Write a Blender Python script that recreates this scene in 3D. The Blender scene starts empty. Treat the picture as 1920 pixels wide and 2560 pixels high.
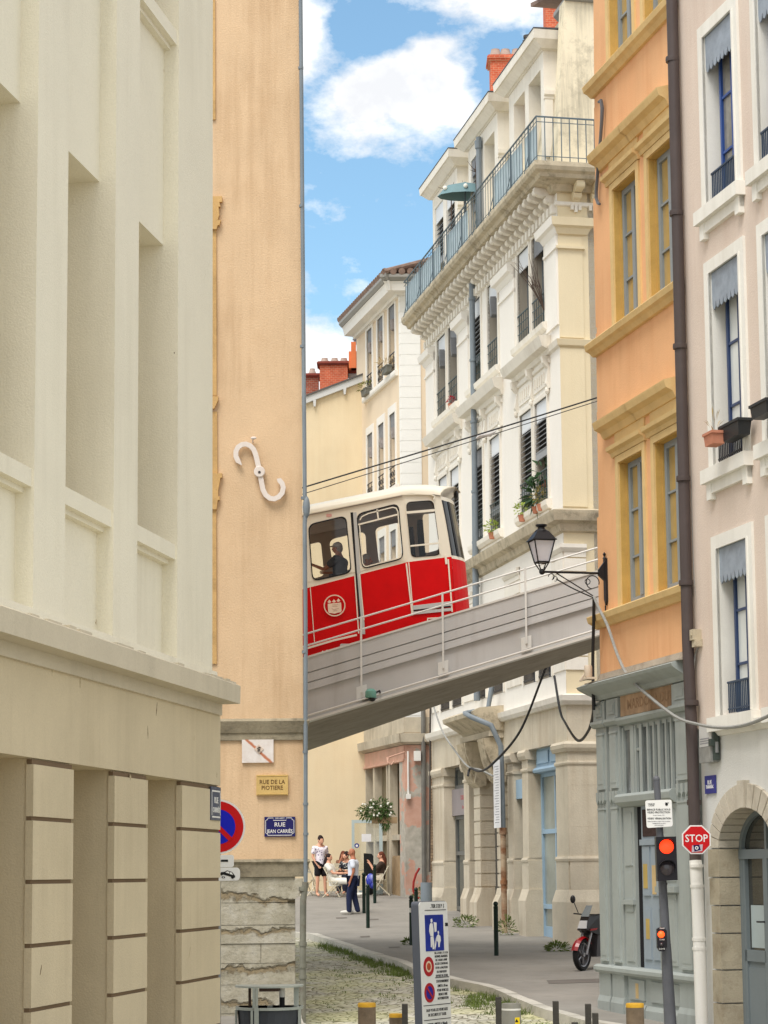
# Street in an old town with a funicular bridge: everything is built from code in this file.
SUN_E, SUN_A, SUN_S, SUN_ANG = 60, 204, 1.1, 30
SKY_S = .12; EXPO = 1.5; SKY_T = (.58, .67, .62)
CLOUD_LO, CLOUD_HI = (2.75, 2.8, 2.9, 1), (3.55, 3.58, 3.55, 1)
import bpy, bmesh, math, random
from mathutils import Vector, Matrix
random.seed(7)
SC = bpy.context.scene
COL = SC.collection
ORG = {}
# ---------------------------------------------------------------- camera
F_ = 5475.0; PITCH = math.radians(7.0); ROLL = math.radians(0.5)
CX_ = 960.0; CY_ = 2187 - F_*math.tan(PITCH)
cR, sR, cP, sP = math.cos(ROLL), math.sin(ROLL), math.cos(PITCH), math.sin(PITCH)
def ray(px, py):
    x = (px-CX_)/F_; y = -(py-CY_)/F_
    x, y = (x*cR+y*sR), (-x*sR+y*cR)
    return Vector((x, cP-y*sP, sP+y*cP))
def atY(px, py, Y):
    r = ray(px, py); return r*(Y/r.y)
cam_d = bpy.data.cameras.new('camera'); cam = bpy.data.objects.new('camera', cam_d); COL.objects.link(cam)
right = Vector((cR, sR*sP, -sR*cP)); upv = Vector((sR, -cR*sP, cR*cP)); fwd = Vector((0, cP, sP))
cam.matrix_world = Matrix(((right.x, upv.x, -fwd.x, 0), (right.y, upv.y, -fwd.y, 0), (right.z, upv.z, -fwd.z, 0), (0, 0, 0, 1)))
cam_d.sensor_fit = 'VERTICAL'; cam_d.sensor_height = 36.0; cam_d.lens = 36.0*F_/2560.0
cam_d.shift_y = (CY_-1280)/2560.0
cam_d.clip_end = 3000
SC.camera = cam

# ---------------------------------------------------------------- frames
class Fr:
    def __init__(s, px, py, Y, ang, side):
        o = atY(px, py, Y); s.set((o.x, o.y), ang, side)
    def set(s, O, ang, side):
        s.O = O; a = math.radians(ang)
        s.d = (math.sin(a), math.cos(a)); s.n = (s.d[1]*side, -s.d[0]*side)
        s.sg = 1 if (-s.n[1]*s.d[0]+s.n[0]*s.d[1]) > 0 else -1
        return s
    def P(s, u, v, z):
        return Vector((s.O[0]+u*s.d[0]+v*s.n[0], s.O[1]+u*s.d[1]+v*s.n[1], z))
    def px(s, px, py, v=0):
        r = ray(px, py); ox, oy = s.O[0]+v*s.n[0], s.O[1]+v*s.n[1]
        t = (ox*s.n[0]+oy*s.n[1])/(r.x*s.n[0]+r.y*s.n[1]); p = r*t
        return ((p.x-ox)*s.d[0]+(p.y-oy)*s.d[1], p.z)
def frame(O, ang, side):
    f = Fr.__new__(Fr); return f.set(O, ang, side)
WD = frame((0, 0), 90, -1)      # u = x, v = y
# ---------------------------------------------------------------- mesh builder
class MB:
    def __init__(s): s.v = []; s.f = []; s.sm = False
    def poly(s, pts):
        i = len(s.v); s.v += [Vector(p) for p in pts]; s.f.append(list(range(i, i+len(pts)))); return s
    def hexa(s, a, b):           # two matching loops -> closed prism
        i = len(s.v); n = len(a); s.v += [Vector(p) for p in a]+[Vector(p) for p in b]
        s.f.append(list(range(i, i+n))[::-1]); s.f.append(list(range(i+n, i+2*n)))
        for k in range(n): s.f.append([i+k, i+(k+1) % n, i+n+(k+1) % n, i+n+k])
        return s
    def box(s, F, u0, u1, v0, v1, z0, z1):
        return s.hexa([F.P(u0, v0, z0), F.P(u1, v0, z0), F.P(u1, v1, z0), F.P(u0, v1, z0)],
                      [F.P(u0, v0, z1), F.P(u1, v0, z1), F.P(u1, v1, z1), F.P(u0, v1, z1)])
    def prof(s, F, u0, u1, pts, m0=0, m1=0):      # (v,z) profile swept along u, mitred ends
        return s.hexa([F.P(u0+m0*v, v, z) for v, z in pts], [F.P(u1+m1*v, v, z) for v, z in pts])
    def plan(s, F, pts, z0, z1):
        return s.hexa([F.P(u, v, z0) for u, v in pts], [F.P(u, v, z1) for u, v in pts])
    def face(s, F, pts, v0, v1):                   # (u,z) outline with thickness
        return s.hexa([F.P(u, v0, z) for u, z in pts], [F.P(u, v1, z) for u, z in pts])
    def tube(s, pts, r, n=8, cap=True):
        pts = [Vector(p) for p in pts]; rs = r if isinstance(r, (list, tuple)) else [r]*len(pts)
        i0 = len(s.v); N = len(pts); ref = None
        for k in range(N):
            t = (pts[min(k+1, N-1)]-pts[max(k-1, 0)]).normalized()
            if ref is None:
                ref = Vector((0, 0, 1)) if abs(t.z) < .9 else Vector((1, 0, 0))
            a = t.cross(ref)
            if a.length < 1e-5: a = t.orthogonal()
            a.normalize(); b = a.cross(t).normalized(); ref = b
            for j in range(n):
                w = 2*math.pi*j/n; s.v.append(pts[k]+(a*math.cos(w)+b*math.sin(w))*rs[k])
        for k in range(N-1):
            for j in range(n):
                s.f.append([i0+k*n+j, i0+k*n+(j+1) % n, i0+(k+1)*n+(j+1) % n, i0+(k+1)*n+j])
        if cap:
            s.f.append([i0+j for j in range(n)]); s.f.append([i0+(N-1)*n+j for j in range(n)][::-1])
        return s
    def lathe(s, c, pr, n=16, axis=(0, 0, 1)):     # pr: (r, h) along axis
        ax = Vector(axis).normalized(); a = ax.orthogonal().normalized(); b = ax.cross(a); c = Vector(c)
        i0 = len(s.v)
        for r, h in pr:
            for j in range(n):
                w = 2*math.pi*j/n; s.v.append(c+ax*h+(a*math.cos(w)+b*math.sin(w))*max(r, 1e-4))
        for k in range(len(pr)-1):
            for j in range(n):
                s.f.append([i0+k*n+j, i0+k*n+(j+1) % n, i0+(k+1)*n+(j+1) % n, i0+(k+1)*n+j])
        s.f.append([i0+j for j in range(n)][::-1]); s.f.append([i0+(len(pr)-1)*n+j for j in range(n)])
        return s
    def ell(s, c, rad, R=None, n=12, m=8, t0=0, t1=math.pi):
        i0 = len(s.v); c = Vector(c)
        for k in range(m+1):
            th = t0+(t1-t0)*k/m
            for j in range(n):
                w = 2*math.pi*j/n
                p = Vector((rad[0]*math.sin(th)*math.cos(w), rad[1]*math.sin(th)*math.sin(w), rad[2]*math.cos(th)))
                s.v.append(c+(R @ p if R else p))
        for k in range(m):
            for j in range(n):
                s.f.append([i0+k*n+j, i0+k*n+(j+1) % n, i0+(k+1)*n+(j+1) % n, i0+(k+1)*n+j])
        return s
    def leaf(s, p, d, w, l, side=None):
        d = Vector(d).normalized(); sd = side or d.cross(Vector((random.uniform(-1, 1), random.uniform(-1, 1), random.uniform(-1, 1))))
        if sd.length < 1e-4: sd = d.orthogonal()
        sd.normalize(); p = Vector(p); dr = Vector((0, 0, -.25*l))
        s.poly([p, p+d*l*.5+sd*w, p+d*l+dr, p+d*l*.5-sd*w]); return s
    def build(s, name, mat, parent=None, label=None, smooth=False, fix=True):
        o0 = ORG.get(parent.name, Vector((0, 0, 0))) if parent else Vector((0, 0, 0))
        me = bpy.data.meshes.new(name)
        me.from_pydata([v-o0 for v in s.v], [], s.f)
        if fix:
            bm = bmesh.new(); bm.from_mesh(me); bmesh.ops.recalc_face_normals(bm, faces=bm.faces); bm.to_mesh(me); bm.free()
        if smooth or s.sm:
            for p in me.polygons: p.use_smooth = True
            try: me.set_sharp_from_angle(angle=math.radians(40))
            except Exception: pass
        ob = bpy.data.objects.new(name, me); COL.objects.link(ob)
        if mat: me.materials.append(mat)
        if parent: ob.parent = parent
        ORG[ob.name] = o0
        if label: ob['label'] = label
        return ob
def T(name, label, cat, loc=(0, 0, 0), group=None):
    o = bpy.data.objects.new(name, None); COL.objects.link(o); o.location = loc; o.empty_display_size = .2
    ORG[o.name] = Vector(loc); o['label'] = label; o['category'] = cat
    if group: o['group'] = group
    return o
def tag(o, label, cat, group=None):
    o['label'] = label; o['category'] = cat
    if group: o['group'] = group
    return o
def single(mb, name, mat, label, cat, loc, group=None, smooth=False):
    loc = Vector(loc); mb.v = [v-loc for v in mb.v]
    o = mb.build(name, mat, None, smooth=smooth); o.location = loc; ORG[o.name] = loc
    return tag(o, label, cat, group)
def structure(o): o['kind'] = 'structure'; return o
def dup(o, loc=None, parent=None):
    c = o.copy(); COL.objects.link(c)
    if parent: c.parent = parent
    if loc is not None: c.location = loc; ORG[c.name] = Vector(loc)
    else: ORG[c.name] = ORG.get(parent.name, Vector((0, 0, 0))) if parent else ORG.get(o.name)
    for ch in [x for x in COL.objects if x.parent == o]: dup(ch, None, c)
    return c
def circ(n, r, cx=0, cy=0, a0=0, a1=2*math.pi, ry=None):
    return [(cx+r*math.cos(a0+(a1-a0)*k/n), cy+(ry or r)*math.sin(a0+(a1-a0)*k/n)) for k in range(n)]
def arc(n, r, cx, cy, a0, a1, ry=None):
    return [(cx+r*math.cos(a0+(a1-a0)*k/n), cy+(ry or r)*math.sin(a0+(a1-a0)*k/n)) for k in range(n+1)]
def rrect(x0, x1, y0, y1, r, n=4):
    p = []
    for cx, cy, a in ((x1-r, y1-r, 0), (x0+r, y1-r, 90), (x0+r, y0+r, 180), (x1-r, y0+r, 270)):
        p += [(cx+r*math.cos(math.radians(a+90*k/n)), cy+r*math.sin(math.radians(a+90*k/n))) for k in range(n+1)]
    return p
def rpoly(pts, r, n=4):           # round the corners of a polygon
    out = []; N = len(pts)
    for i in range(N):
        p = Vector(pts[i]+(0,)); a = Vector(pts[i-1]+(0,)); b = Vector(pts[(i+1) % N]+(0,))
        rr = min(r, (a-p).length*.45, (b-p).length*.45)
        s = p+(a-p).normalized()*rr; e = p+(b-p).normalized()*rr
        for k in range(n+1):
            t = k/n; q = s*(1-t)**2+p*2*t*(1-t)+e*t*t; out.append((q.x, q.y))
    return out
def plate(outs, th, mapf):        # flat plate with holes (even-odd) from 2D loops -> MB through mapf(x,y,depth)
    cu = bpy.data.curves.new('t', 'CURVE'); cu.dimensions = '2D'; cu.fill_mode = 'BOTH'; cu.extrude = .5
    xs = [p[0] for o in outs for p in o]; ys = [p[1] for o in outs for p in o]
    mx, my = sum(xs)/len(xs), sum(ys)/len(ys)
    for o in outs:
        sp = cu.splines.new('POLY'); sp.points.add(len(o)-1)
        for q, p in zip(sp.points, o): q.co = (p[0]-mx, p[1]-my, 0, 1)
        sp.use_cyclic_u = True
    ob = bpy.data.objects.new('t', cu); COL.objects.link(ob)
    dg = bpy.context.evaluated_depsgraph_get(); me = bpy.data.meshes.new_from_object(ob.evaluated_get(dg))
    m = MB(); m.v = [Vector(mapf(v.co.x+mx, v.co.y+my, (v.co.z+.5)*th)) for v in me.vertices]
    m.f = [list(p.vertices) for p in me.polygons]
    bpy.data.objects.remove(ob); bpy.data.curves.remove(cu); bpy.data.meshes.remove(me)
    return m
def text(F, s, u, z, size, v, mat, parent, sx=1.0, align='CENTER', name='lettering', th=.003, sh=0):
    cu = bpy.data.curves.new('t', 'FONT'); cu.body = s; cu.size = size; cu.align_x = align; cu.align_y = 'CENTER'; cu.extrude = th/2; cu.resolution_u = 2; cu.offset = size*.012
    ob = bpy.data.objects.new('t', cu); COL.objects.link(ob)
    dg = bpy.context.evaluated_depsgraph_get(); me = bpy.data.meshes.new_from_object(ob.evaluated_get(dg))
    m = MB(); m.v = [F.P(u+F.sg*q.co.x*sx, v+q.co.z+th/2, z+q.co.y) for q in me.vertices]; m.f = [list(p.vertices) for p in me.polygons]
    bpy.data.objects.remove(ob); bpy.data.curves.remove(cu); bpy.data.meshes.remove(me)
    return m.build(name, mat, parent)
# ---------------------------------------------------------------- materials
def S(r, g, b, k=1.0):
    def f(c):
        c /= 255.; return (c/12.92 if c <= .04045 else ((c+.055)/1.055)**2.4)*k
    return (f(r), f(g), f(b), 1)
def nmat(name):
    m = bpy.data.materials.new(name); m.use_nodes = True; nt = m.node_tree; nt.nodes.clear()
    o = nt.nodes.new('ShaderNodeOutputMaterial'); b = nt.nodes.new('ShaderNodeBsdfPrincipled'); nt.links.new(b.outputs[0], o.inputs[0])
    return m, nt, b
def N(nt, t, **k):
    n = nt.nodes.new(t)
    for a, v in k.items():
        if a.startswith('i_'):
            key = a[2:]; key = int(key) if key.isdigit() else key
            n.inputs[key].default_value = v
        else: setattr(n, a, v)
    return n
def mixc(nt, fac, a, b, bt='MIX'):
    n = nt.nodes.new('ShaderNodeMix'); n.data_type = 'RGBA'; n.blend_type = bt
    for i, x in ((0, fac), (6, a), (7, b)):
        if hasattr(x, 'links') or isinstance(x, bpy.types.NodeSocket): nt.links.new(x, n.inputs[i])
        else: n.inputs[i].default_value = x
    return n.outputs[2]
def ramp(nt, src, stops):
    r = nt.nodes.new('ShaderNodeValToRGB'); nt.links.new(src, r.inputs[0]); e = r.color_ramp.elements
    while len(e) < len(stops): e.new(.5)
    for q, (p, c) in zip(e, stops): q.position = p; q.color = c if isinstance(c, tuple) else (c, c, c, 1)
    return r.outputs[0]
def noise(nt, co, sc, det=5, rough=.55, scl=None, off=None):
    if scl or off:
        m = N(nt, 'ShaderNodeMapping'); nt.links.new(co, m.inputs[0])
        if scl: m.inputs[3].default_value = scl
        if off: m.inputs[1].default_value = off
        co = m.outputs[0]
    n = N(nt, 'ShaderNodeTexNoise'); n.inputs['Scale'].default_value = sc; n.inputs['Detail'].default_value = det; n.inputs['Roughness'].default_value = rough
    nt.links.new(co, n.inputs[0]); return n.outputs[0]
MC = {}
def mat(name, col, var=.10, sc=1.3, rough=.88, bump=.15, bsc=45, streak=0., stain=(.10, .085, .06, 1), metal=0, spec=.3, fine=.06, dirt=0., dirtcol=None):
    if name in MC: return MC[name]
    m, nt, b = nmat(name); MC[name] = m
    co = N(nt, 'ShaderNodeTexCoord').outputs['Object']
    lo = tuple(c*(1-var) for c in col[:3])+(1,); hi = tuple(min(1, c*(1+var)) for c in col[:3])+(1,)
    n1 = noise(nt, co, sc, 6, .6)
    c = ramp(nt, n1, [(.3, lo), (.7, hi)])
    if fine:
        n2 = noise(nt, co, bsc*1.2, 3, .7)
        f = ramp(nt, n2, [(.25, 1-fine), (.75, 1+0*fine)])
        c = mixc(nt, 1.0, c, f, 'MULTIPLY')
    if streak:
        n3 = noise(nt, co, 1.0, 6, .65, (5, 5, .35)); n4 = noise(nt, co, .5, 3, .5, None, (9, 3, 5))
        mlt = N(nt, 'ShaderNodeMath', operation='MULTIPLY'); nt.links.new(n3, mlt.inputs[0]); nt.links.new(n4, mlt.inputs[1])
        k = ramp(nt, mlt.outputs[0], [(.24, 0.), (.42, streak)])
        c = mixc(nt, k, c, stain)
    if dirt:
        n5 = noise(nt, co, 2.6, 8, .75, None, (2, 7, 1)); k = ramp(nt, n5, [(.50, 0.), (.68, dirt)])
        c = mixc(nt, k, c, dirtcol or stain)
    nt.links.new(c, b.inputs['Base Color'])
    b.inputs['Roughness'].default_value = rough; b.inputs['Metallic'].default_value = metal; b.inputs['Specular IOR Level'].default_value = spec
    if bump:
        nb = noise(nt, co, bsc, 4, .6); bp = N(nt, 'ShaderNodeBump'); bp.inputs['Strength'].default_value = bump; bp.inputs['Distance'].default_value = .02
        nt.links.new(nb, bp.inputs['Height']); nt.links.new(bp.outputs[0], b.inputs['Normal'])
    return m
def glassy(name, col, rough=.06, var=.3, sc=.8, spec=.6):
    if name in MC: return MC[name]
    return mat(name, col, var=var, sc=sc, rough=rough, bump=0, fine=0, spec=spec)
def clear(name, tint=(.9, .95, .95, 1), a=.12):
    if name in MC: return MC[name]
    m = bpy.data.materials.new(name); m.use_nodes = True; nt = m.node_tree; nt.nodes.clear(); MC[name] = m
    o = nt.nodes.new('ShaderNodeOutputMaterial'); t = nt.nodes.new('ShaderNodeBsdfTransparent'); t.inputs[0].default_value = tint
    g = nt.nodes.new('ShaderNodeBsdfGlossy'); g.inputs['Roughness'].default_value = .03
    fr = nt.nodes.new('ShaderNodeFresnel'); fr.inputs[0].default_value = 1.45
    ad = N(nt, 'ShaderNodeMath', operation='ADD'); ad.inputs[1].default_value = a; nt.links.new(fr.outputs[0], ad.inputs[0])
    mx = nt.nodes.new('ShaderNodeMixShader'); nt.links.new(ad.outputs[0], mx.inputs[0]); nt.links.new(t.outputs[0], mx.inputs[1]); nt.links.new(g.outputs[0], mx.inputs[2]); nt.links.new(mx.outputs[0], o.inputs[0])
    return m
def emit(name, col, st):
    m, nt, b = nmat(name); b.inputs['Base Color'].default_value = col; b.inputs['Emission Color'].default_value = col; b.inputs['Emission Strength'].default_value = st
    return m
def brick(name, c1, c2, mortar, scale, bw=.5, rh=.25, msz=.02, bump=.4, rough=.9, rotx=True, var=.2):
    if name in MC: return MC[name]
    m, nt, b = nmat(name); MC[name] = m
    co = N(nt, 'ShaderNodeTexCoord').outputs['Object']
    # wall mapping: (x+y, z)
    sep = N(nt, 'ShaderNodeSeparateXYZ'); nt.links.new(co, sep.inputs[0])
    ad = N(nt, 'ShaderNodeMath', operation='ADD'); nt.links.new(sep.outputs[0], ad.inputs[0]); nt.links.new(sep.outputs[1], ad.inputs[1])
    nz = noise(nt, co, 1.6, 5, .6); ns = N(nt, 'ShaderNodeMath', operation='MULTIPLY_ADD'); nt.links.new(nz, ns.inputs[0]); ns.inputs[1].default_value = var; nt.links.new(sep.outputs[2], ns.inputs[2])
    cb = N(nt, 'ShaderNodeCombineXYZ'); nt.links.new(ad.outputs[0], cb.inputs[0]); nt.links.new(ns.outputs[0], cb.inputs[1])
    br = N(nt, 'ShaderNodeTexBrick'); nt.links.new(cb.outputs[0], br.inputs[0])
    br.inputs['Color1'].default_value = c1; br.inputs['Color2'].default_value = c2; br.inputs['Mortar'].default_value = mortar
    br.inputs['Scale'].default_value = scale; br.inputs['Brick Width'].default_value = bw; br.inputs['Row Height'].default_value = rh; br.inputs['Mortar Size'].default_value = msz; br.inputs['Mortar Smooth'].default_value = .3
    n2 = noise(nt, co, 3.5, 7, .7); f = ramp(nt, n2, [(.25, .72), (.75, 1.12)])
    c = mixc(nt, 1., br.outputs[0], f, 'MULTIPLY'); nt.links.new(c, b.inputs['Base Color']); b.inputs['Roughness'].default_value = rough; b.inputs['Specular IOR Level'].default_value = .2
    bp = N(nt, 'ShaderNodeBump'); bp.inputs['Strength'].default_value = bump; bp.inputs['Distance'].default_value = .02; bp.invert = True
    n3 = noise(nt, co, 14, 6, .7); sm = N(nt, 'ShaderNodeMath', operation='MULTIPLY_ADD'); nt.links.new(n3, sm.inputs[0]); sm.inputs[1].default_value = -.7; nt.links.new(br.outputs[1], sm.inputs[2])
    nt.links.new(sm.outputs[0], bp.inputs['Height']); nt.links.new(bp.outputs[0], b.inputs['Normal'])
    return m
# ---------------------------------------------------------------- building pieces
def outward(ob, F):
    n = Vector((F.n[0], F.n[1], 0))
    for p in ob.data.polygons:
        if p.normal.dot(n) < -.9: p.flip()
    return ob
def wall(m, F, u0, u1, z0, z1, ops, v=0., dep=.2, back=.5, rv=None):
    us = sorted({u0, u1, *[o[0] for o in ops], *[o[1] for o in ops]}); zs = sorted({z0, z1, *[o[2] for o in ops], *[o[3] for o in ops]})
    us = [u for u in us if u0 <= u <= u1]; zs = [z for z in zs if z0 <= z <= z1]
    for a, b in zip(us, us[1:]):
        run = None
        for c, d in zip(zs, zs[1:]):
            op = any(o[0] <= (a+b)/2 <= o[1] and o[2] <= (c+d)/2 <= o[3] for o in ops)
            if not op:
                if run is None: run = c
                end = d
            if op and run is not None:
                m.poly([F.P(a, v, run), F.P(b, v, run), F.P(b, v, end), F.P(a, v, end)]); run = None
        if run is not None: m.poly([F.P(a, v, run), F.P(b, v, run), F.P(b, v, end), F.P(a, v, end)])
    for o in ops:
        a, b, c, d = o[:4]; w = v-(o[4] if len(o) > 4 else dep); keep = m
        if rv is not None: m = MB(); rv.append(m)
        m.poly([F.P(a, v, c), F.P(a, w, c), F.P(a, w, d), F.P(a, v, d)]); m.poly([F.P(b, v, c), F.P(b, v, d), F.P(b, w, d), F.P(b, w, c)])
        m.poly([F.P(a, v, d), F.P(a, w, d), F.P(b, w, d), F.P(b, v, d)]); m.poly([F.P(a, v, c), F.P(b, v, c), F.P(b, w, c), F.P(a, w, c)]); m = keep
    if back: m.box(F, u0, u1, v-6, v-back, z0, z1)
    return m
def window(F, u0, u1, z0, z1, v, par, fm, pm, bars=(), stile=True, fw=.06, th=.06, name='window', label=None):
    m = MB(); m.box(F, u0, u0+fw, v-th, v, z0, z1); m.box(F, u1-fw, u1, v-th, v, z0, z1)
    m.box(F, u0+fw, u1-fw, v-th, v, z0, z0+fw*1.3); m.box(F, u0+fw, u1-fw, v-th, v, z1-fw, z1)
    if stile:
        c = (u0+u1)/2; m.box(F, c-fw*.7, c+fw*.7, v-th, v+.012, z0+fw*1.3, z1-fw)
    segs = [(u0+fw, (u0+u1)/2-fw*.7), ((u0+u1)/2+fw*.7, u1-fw)] if stile else [(u0+fw, u1-fw)]
    for f in bars:
        z = z0+(z1-z0)*f
        for a, b in segs: m.box(F, a, b, v-th, v-.008, z-.016, z+.016)
    w = m.build(name, fm, par, label)
    g = MB().box(F, u0+.01, u1-.01, v-th-.012, v-th*.55, z0+.01, z1-.01); g.build('pane', pm, w)
    return w
def valance(F, u0, u1, z1, h, v, par, mt, nteeth=6, drop=.08, curve=True):
    pts = [(u0, z1), (u1, z1)]
    n = nteeth; w = (u1-u0)/n; lo = z1-h
    for k in range(n):
        a = u1-k*w
        pts += [(a, lo), (a-w*.25, lo-drop*.75), (a-w*.5, lo-drop), (a-w*.75, lo-drop*.75)]
    pts += [(u0, lo)]
    m = MB()
    # split in strips so the outline stays simple
    m.box(F, u0, u1, v-.015, v, lo, z1)
    for k in range(n):
        a = u1-k*w
        m.face(F, [(a-.004, lo), (a-w+.004, lo), (a-w*.82, lo-drop*.7), (a-w*.5, lo-drop), (a-w*.18, lo-drop*.7)], v-.0149, v-.0001)
    return m.build('valance', mt, par)
def railing(F, u0, u1, z0, z1, v, par, mt, step=.12, style=0):
    m = MB(); t = .012
    m.box(F, u0, u1, v-t, v+t, z1-.025, z1); m.box(F, u0, u1, v-.008, v+.008, z0+.04, z0+.06)
    k = u0+step/2
    while k < u1:
        m.box(F, k-.007, k+.007, v-.007, v+.007, z0, z1-.025); k += step
    if style == 1:
        for z in (z0+(z1-z0)*.36, z0+(z1-z0)*.68): m.box(F, u0, u1, v-.0065, v+.0065, z-.008, z+.008)
    if style == 2:
        n = max(1, int((u1-u0)/.2)); w = (u1-u0)/n
        for i in range(n):
            c = u0+(i+.5)*w; cz = (z0+z1)/2
            for rr, cc in ((.075, cz+.08), (.06, cz-.13)):
                p = [F.P(c+rr*math.cos(a*math.pi/6), v, cc+rr*math.sin(a*math.pi/6)) for a in range(13)]
                m.tube(p, .011, 4, False)
    return m.build('railing', mt, par)
def shutter(F, u0, u1, z0, z1, v, par, mt, step=.12, out=.06):
    m = MB(); z = z0
    while z < z1:
        m.hexa([F.P(u0, v, z), F.P(u1, v, z), F.P(u1, v+out, z-.05), F.P(u0, v+out, z-.05)],
               [F.P(u0, v, z+.014), F.P(u1, v, z+.014), F.P(u1, v+out, z-.036), F.P(u0, v+out, z-.036)]); z += step
    m.box(F, u0, u1, v+out*.2, v+out*.9, z0-.22, z0-.02)
    sh = m.build('shutter', mt, par)
    MB().box(F, u0+.005, u1-.005, v-.02, v+.004, z0-.03, z1).build('blind_shade_sheet', mat('blind_shade', S(52, 50, 48), bump=0), par)  # added dark sheet stands in for the shade between the slats
    return sh
def plantmesh(c, r, n, lw=.03, ll=.1, up=.3, flat=1.0, seed=0):
    rnd = random.Random(seed); m = MB(); c = Vector(c)
    for _ in range(n):
        d = Vector((rnd.gauss(0, 1), rnd.gauss(0, 1), rnd.gauss(0, 1)*flat)).normalized()
        p = c+Vector((d.x*r[0], d.y*r[1], d.z*r[2]))*rnd.uniform(.2, 1)**.6
        m.leaf(p, d+Vector((0, 0, up)), lw*rnd.uniform(.6, 1.3), ll*rnd.uniform(.6, 1.3), Vector((rnd.uniform(-1, 1), rnd.uniform(-1, 1), rnd.uniform(-.5, .5))))
    return m
# ground height (metres below the eye)
GP = [(-20, -2.05), (28, -2.05), (32.5, -1.99), (40, -1.74), (44, -1.62), (50, -1.45), (55, -1.28), (58, -1.06), (62, -.70), (66, -.5), (80, -.3), (140, .5)]
def gz(Y):
    for (a, b), (c, d) in zip(GP, GP[1:]):
        if a <= Y <= c: return b+(d-b)*(Y-a)/(c-a)
    return GP[-1][1]
def gp(px, py, dz=0):
    r = ray(px, py); lo, hi = 15., 100.
    for _ in range(50):
        m = (lo+hi)/2; p = r*(m/r.y)
        if p.z > gz(m)+dz: lo = m
        else: hi = m
    return r*(lo/r.y)
# ================================================================ ground
K = .92
M_road_m, nt, b = nmat('cobble')
co = N(nt, 'ShaderNodeTexCoord').outputs['Object']
mp = N(nt, 'ShaderNodeMapping'); nt.links.new(co, mp.inputs[0]); mp.inputs[3].default_value = (6.4, 5.0, 0.0); mp.inputs[2].default_value = (0, 0, .5)
wn = noise(nt, co, 2.2, 3)
v1 = N(nt, 'ShaderNodeTexVoronoi', feature='DISTANCE_TO_EDGE'); v1.inputs['Scale'].default_value = 1.0; v1.inputs['Randomness'].default_value = .75
v2 = N(nt, 'ShaderNodeTexVoronoi', feature='F1'); v2.inputs['Scale'].default_value = 1.0; v2.inputs['Randomness'].default_value = .75
nt.links.new(mp.outputs[0], v1.inputs['Vector']); nt.links.new(mp.outputs[0], v2.inputs['Vector'])
j = ramp(nt, v1.outputs['Distance'], [(.015, 0.), (.075, 1.)])
sepc = N(nt, 'ShaderNodeSeparateColor'); nt.links.new(v2.outputs['Color'], sepc.inputs[0])
stc = ramp(nt, sepc.outputs[0], [(0., S(172, 169, 154)), (.5, S(194, 191, 174)), (1., S(208, 205, 192))])
moss = ramp(nt, noise(nt, co, .55, 5, .65), [(.44, 0.), (.62, .75)])
stc = mixc(nt, moss, stc, S(204, 202, 156))
jc = mixc(nt, moss, S(112, 106, 88), S(122, 124, 76))
c = mixc(nt, j, jc, stc); nt.links.new(c, b.inputs['Base Color']); b.inputs['Roughness'].default_value = .9; b.inputs['Specular IOR Level'].default_value = .25
bp = N(nt, 'ShaderNodeBump'); bp.inputs['Strength'].default_value = .9; bp.inputs['Distance'].default_value = .04
nt.links.new(ramp(nt, v1.outputs['Distance'], [(0., 0.), (.3, 1.)]), bp.inputs['Height']); nt.links.new(bp.outputs[0], b.inputs['Normal'])
M_road = M_road_m
M_pave = mat('pavement', S(146, 142, 135), var=.12, sc=.7, bump=.25, bsc=70, fine=.14, dirt=.3, dirtcol=S(108, 104, 97))
M_kerb = mat('kerbstone', S(196, 192, 182), var=.1, sc=2, bump=.3, bsc=30, fine=.12, dirt=.35, dirtcol=S(120, 118, 105))
ys = [-20, 0, 15, 22] + [24+.5*k for k in range(100)] + [80, 100, 140]
def rows(xl, xr, dz, y0=-99, y1=999, nx=8):
    m = MB(); Y = [y for y in ys if y0 <= y <= y1]
    for a, c2 in zip(Y, Y[1:]):
        for k in range(nx):
            p = []
            for y, t in ((a, k/nx), (a, (k+1)/nx), (c2, (k+1)/nx), (c2, k/nx)):
                x0, x1 = xl(y), xr(y); p.append((x0+(x1-x0)*t, y, gz(y)+dz))
            m.poly(p)
    bm_v = m; return bm_v
KL = [gp(*p) for p in ((767, 2332), (838, 2355), (915, 2381), (993, 2402), (1038, 2424), (1134, 2450), (1221, 2467), (1275, 2489), (1340, 2517), (1400, 2535), (1463, 2553))]
KL = sorted([(p.y, p.x) for p in KL])
KT = [(-20, 4.2), (24, 3.6), (KL[0][0]-1.2, KL[0][1]+.45)]+KL+[(55, -4.5), (60, -60), (141, -61)]
def lerp(tab, y):
    for (a, b2), (c2, d) in zip(tab, tab[1:]):
        if a <= y <= c2: return b2+(d-b2)*(y-a)/(c2-a)
    return tab[-1][1]
xk = lambda y: lerp(KT, y)
structure(rows(lambda y: -90, lambda y: 90, -.13, nx=12).build('road', M_road))
structure(rows(xk, lambda y: 90, 0., nx=10).build('pavement', M_pave))
xl_ = [(-20, -.95), (29.4, -.95), (30.6, -1.2), (33, -1.3)]
structure(rows(lambda y: -60, lambda y: lerp(xl_, y), 0., y1=33).build('pavement', M_pave))
m = MB(); m2 = []
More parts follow.
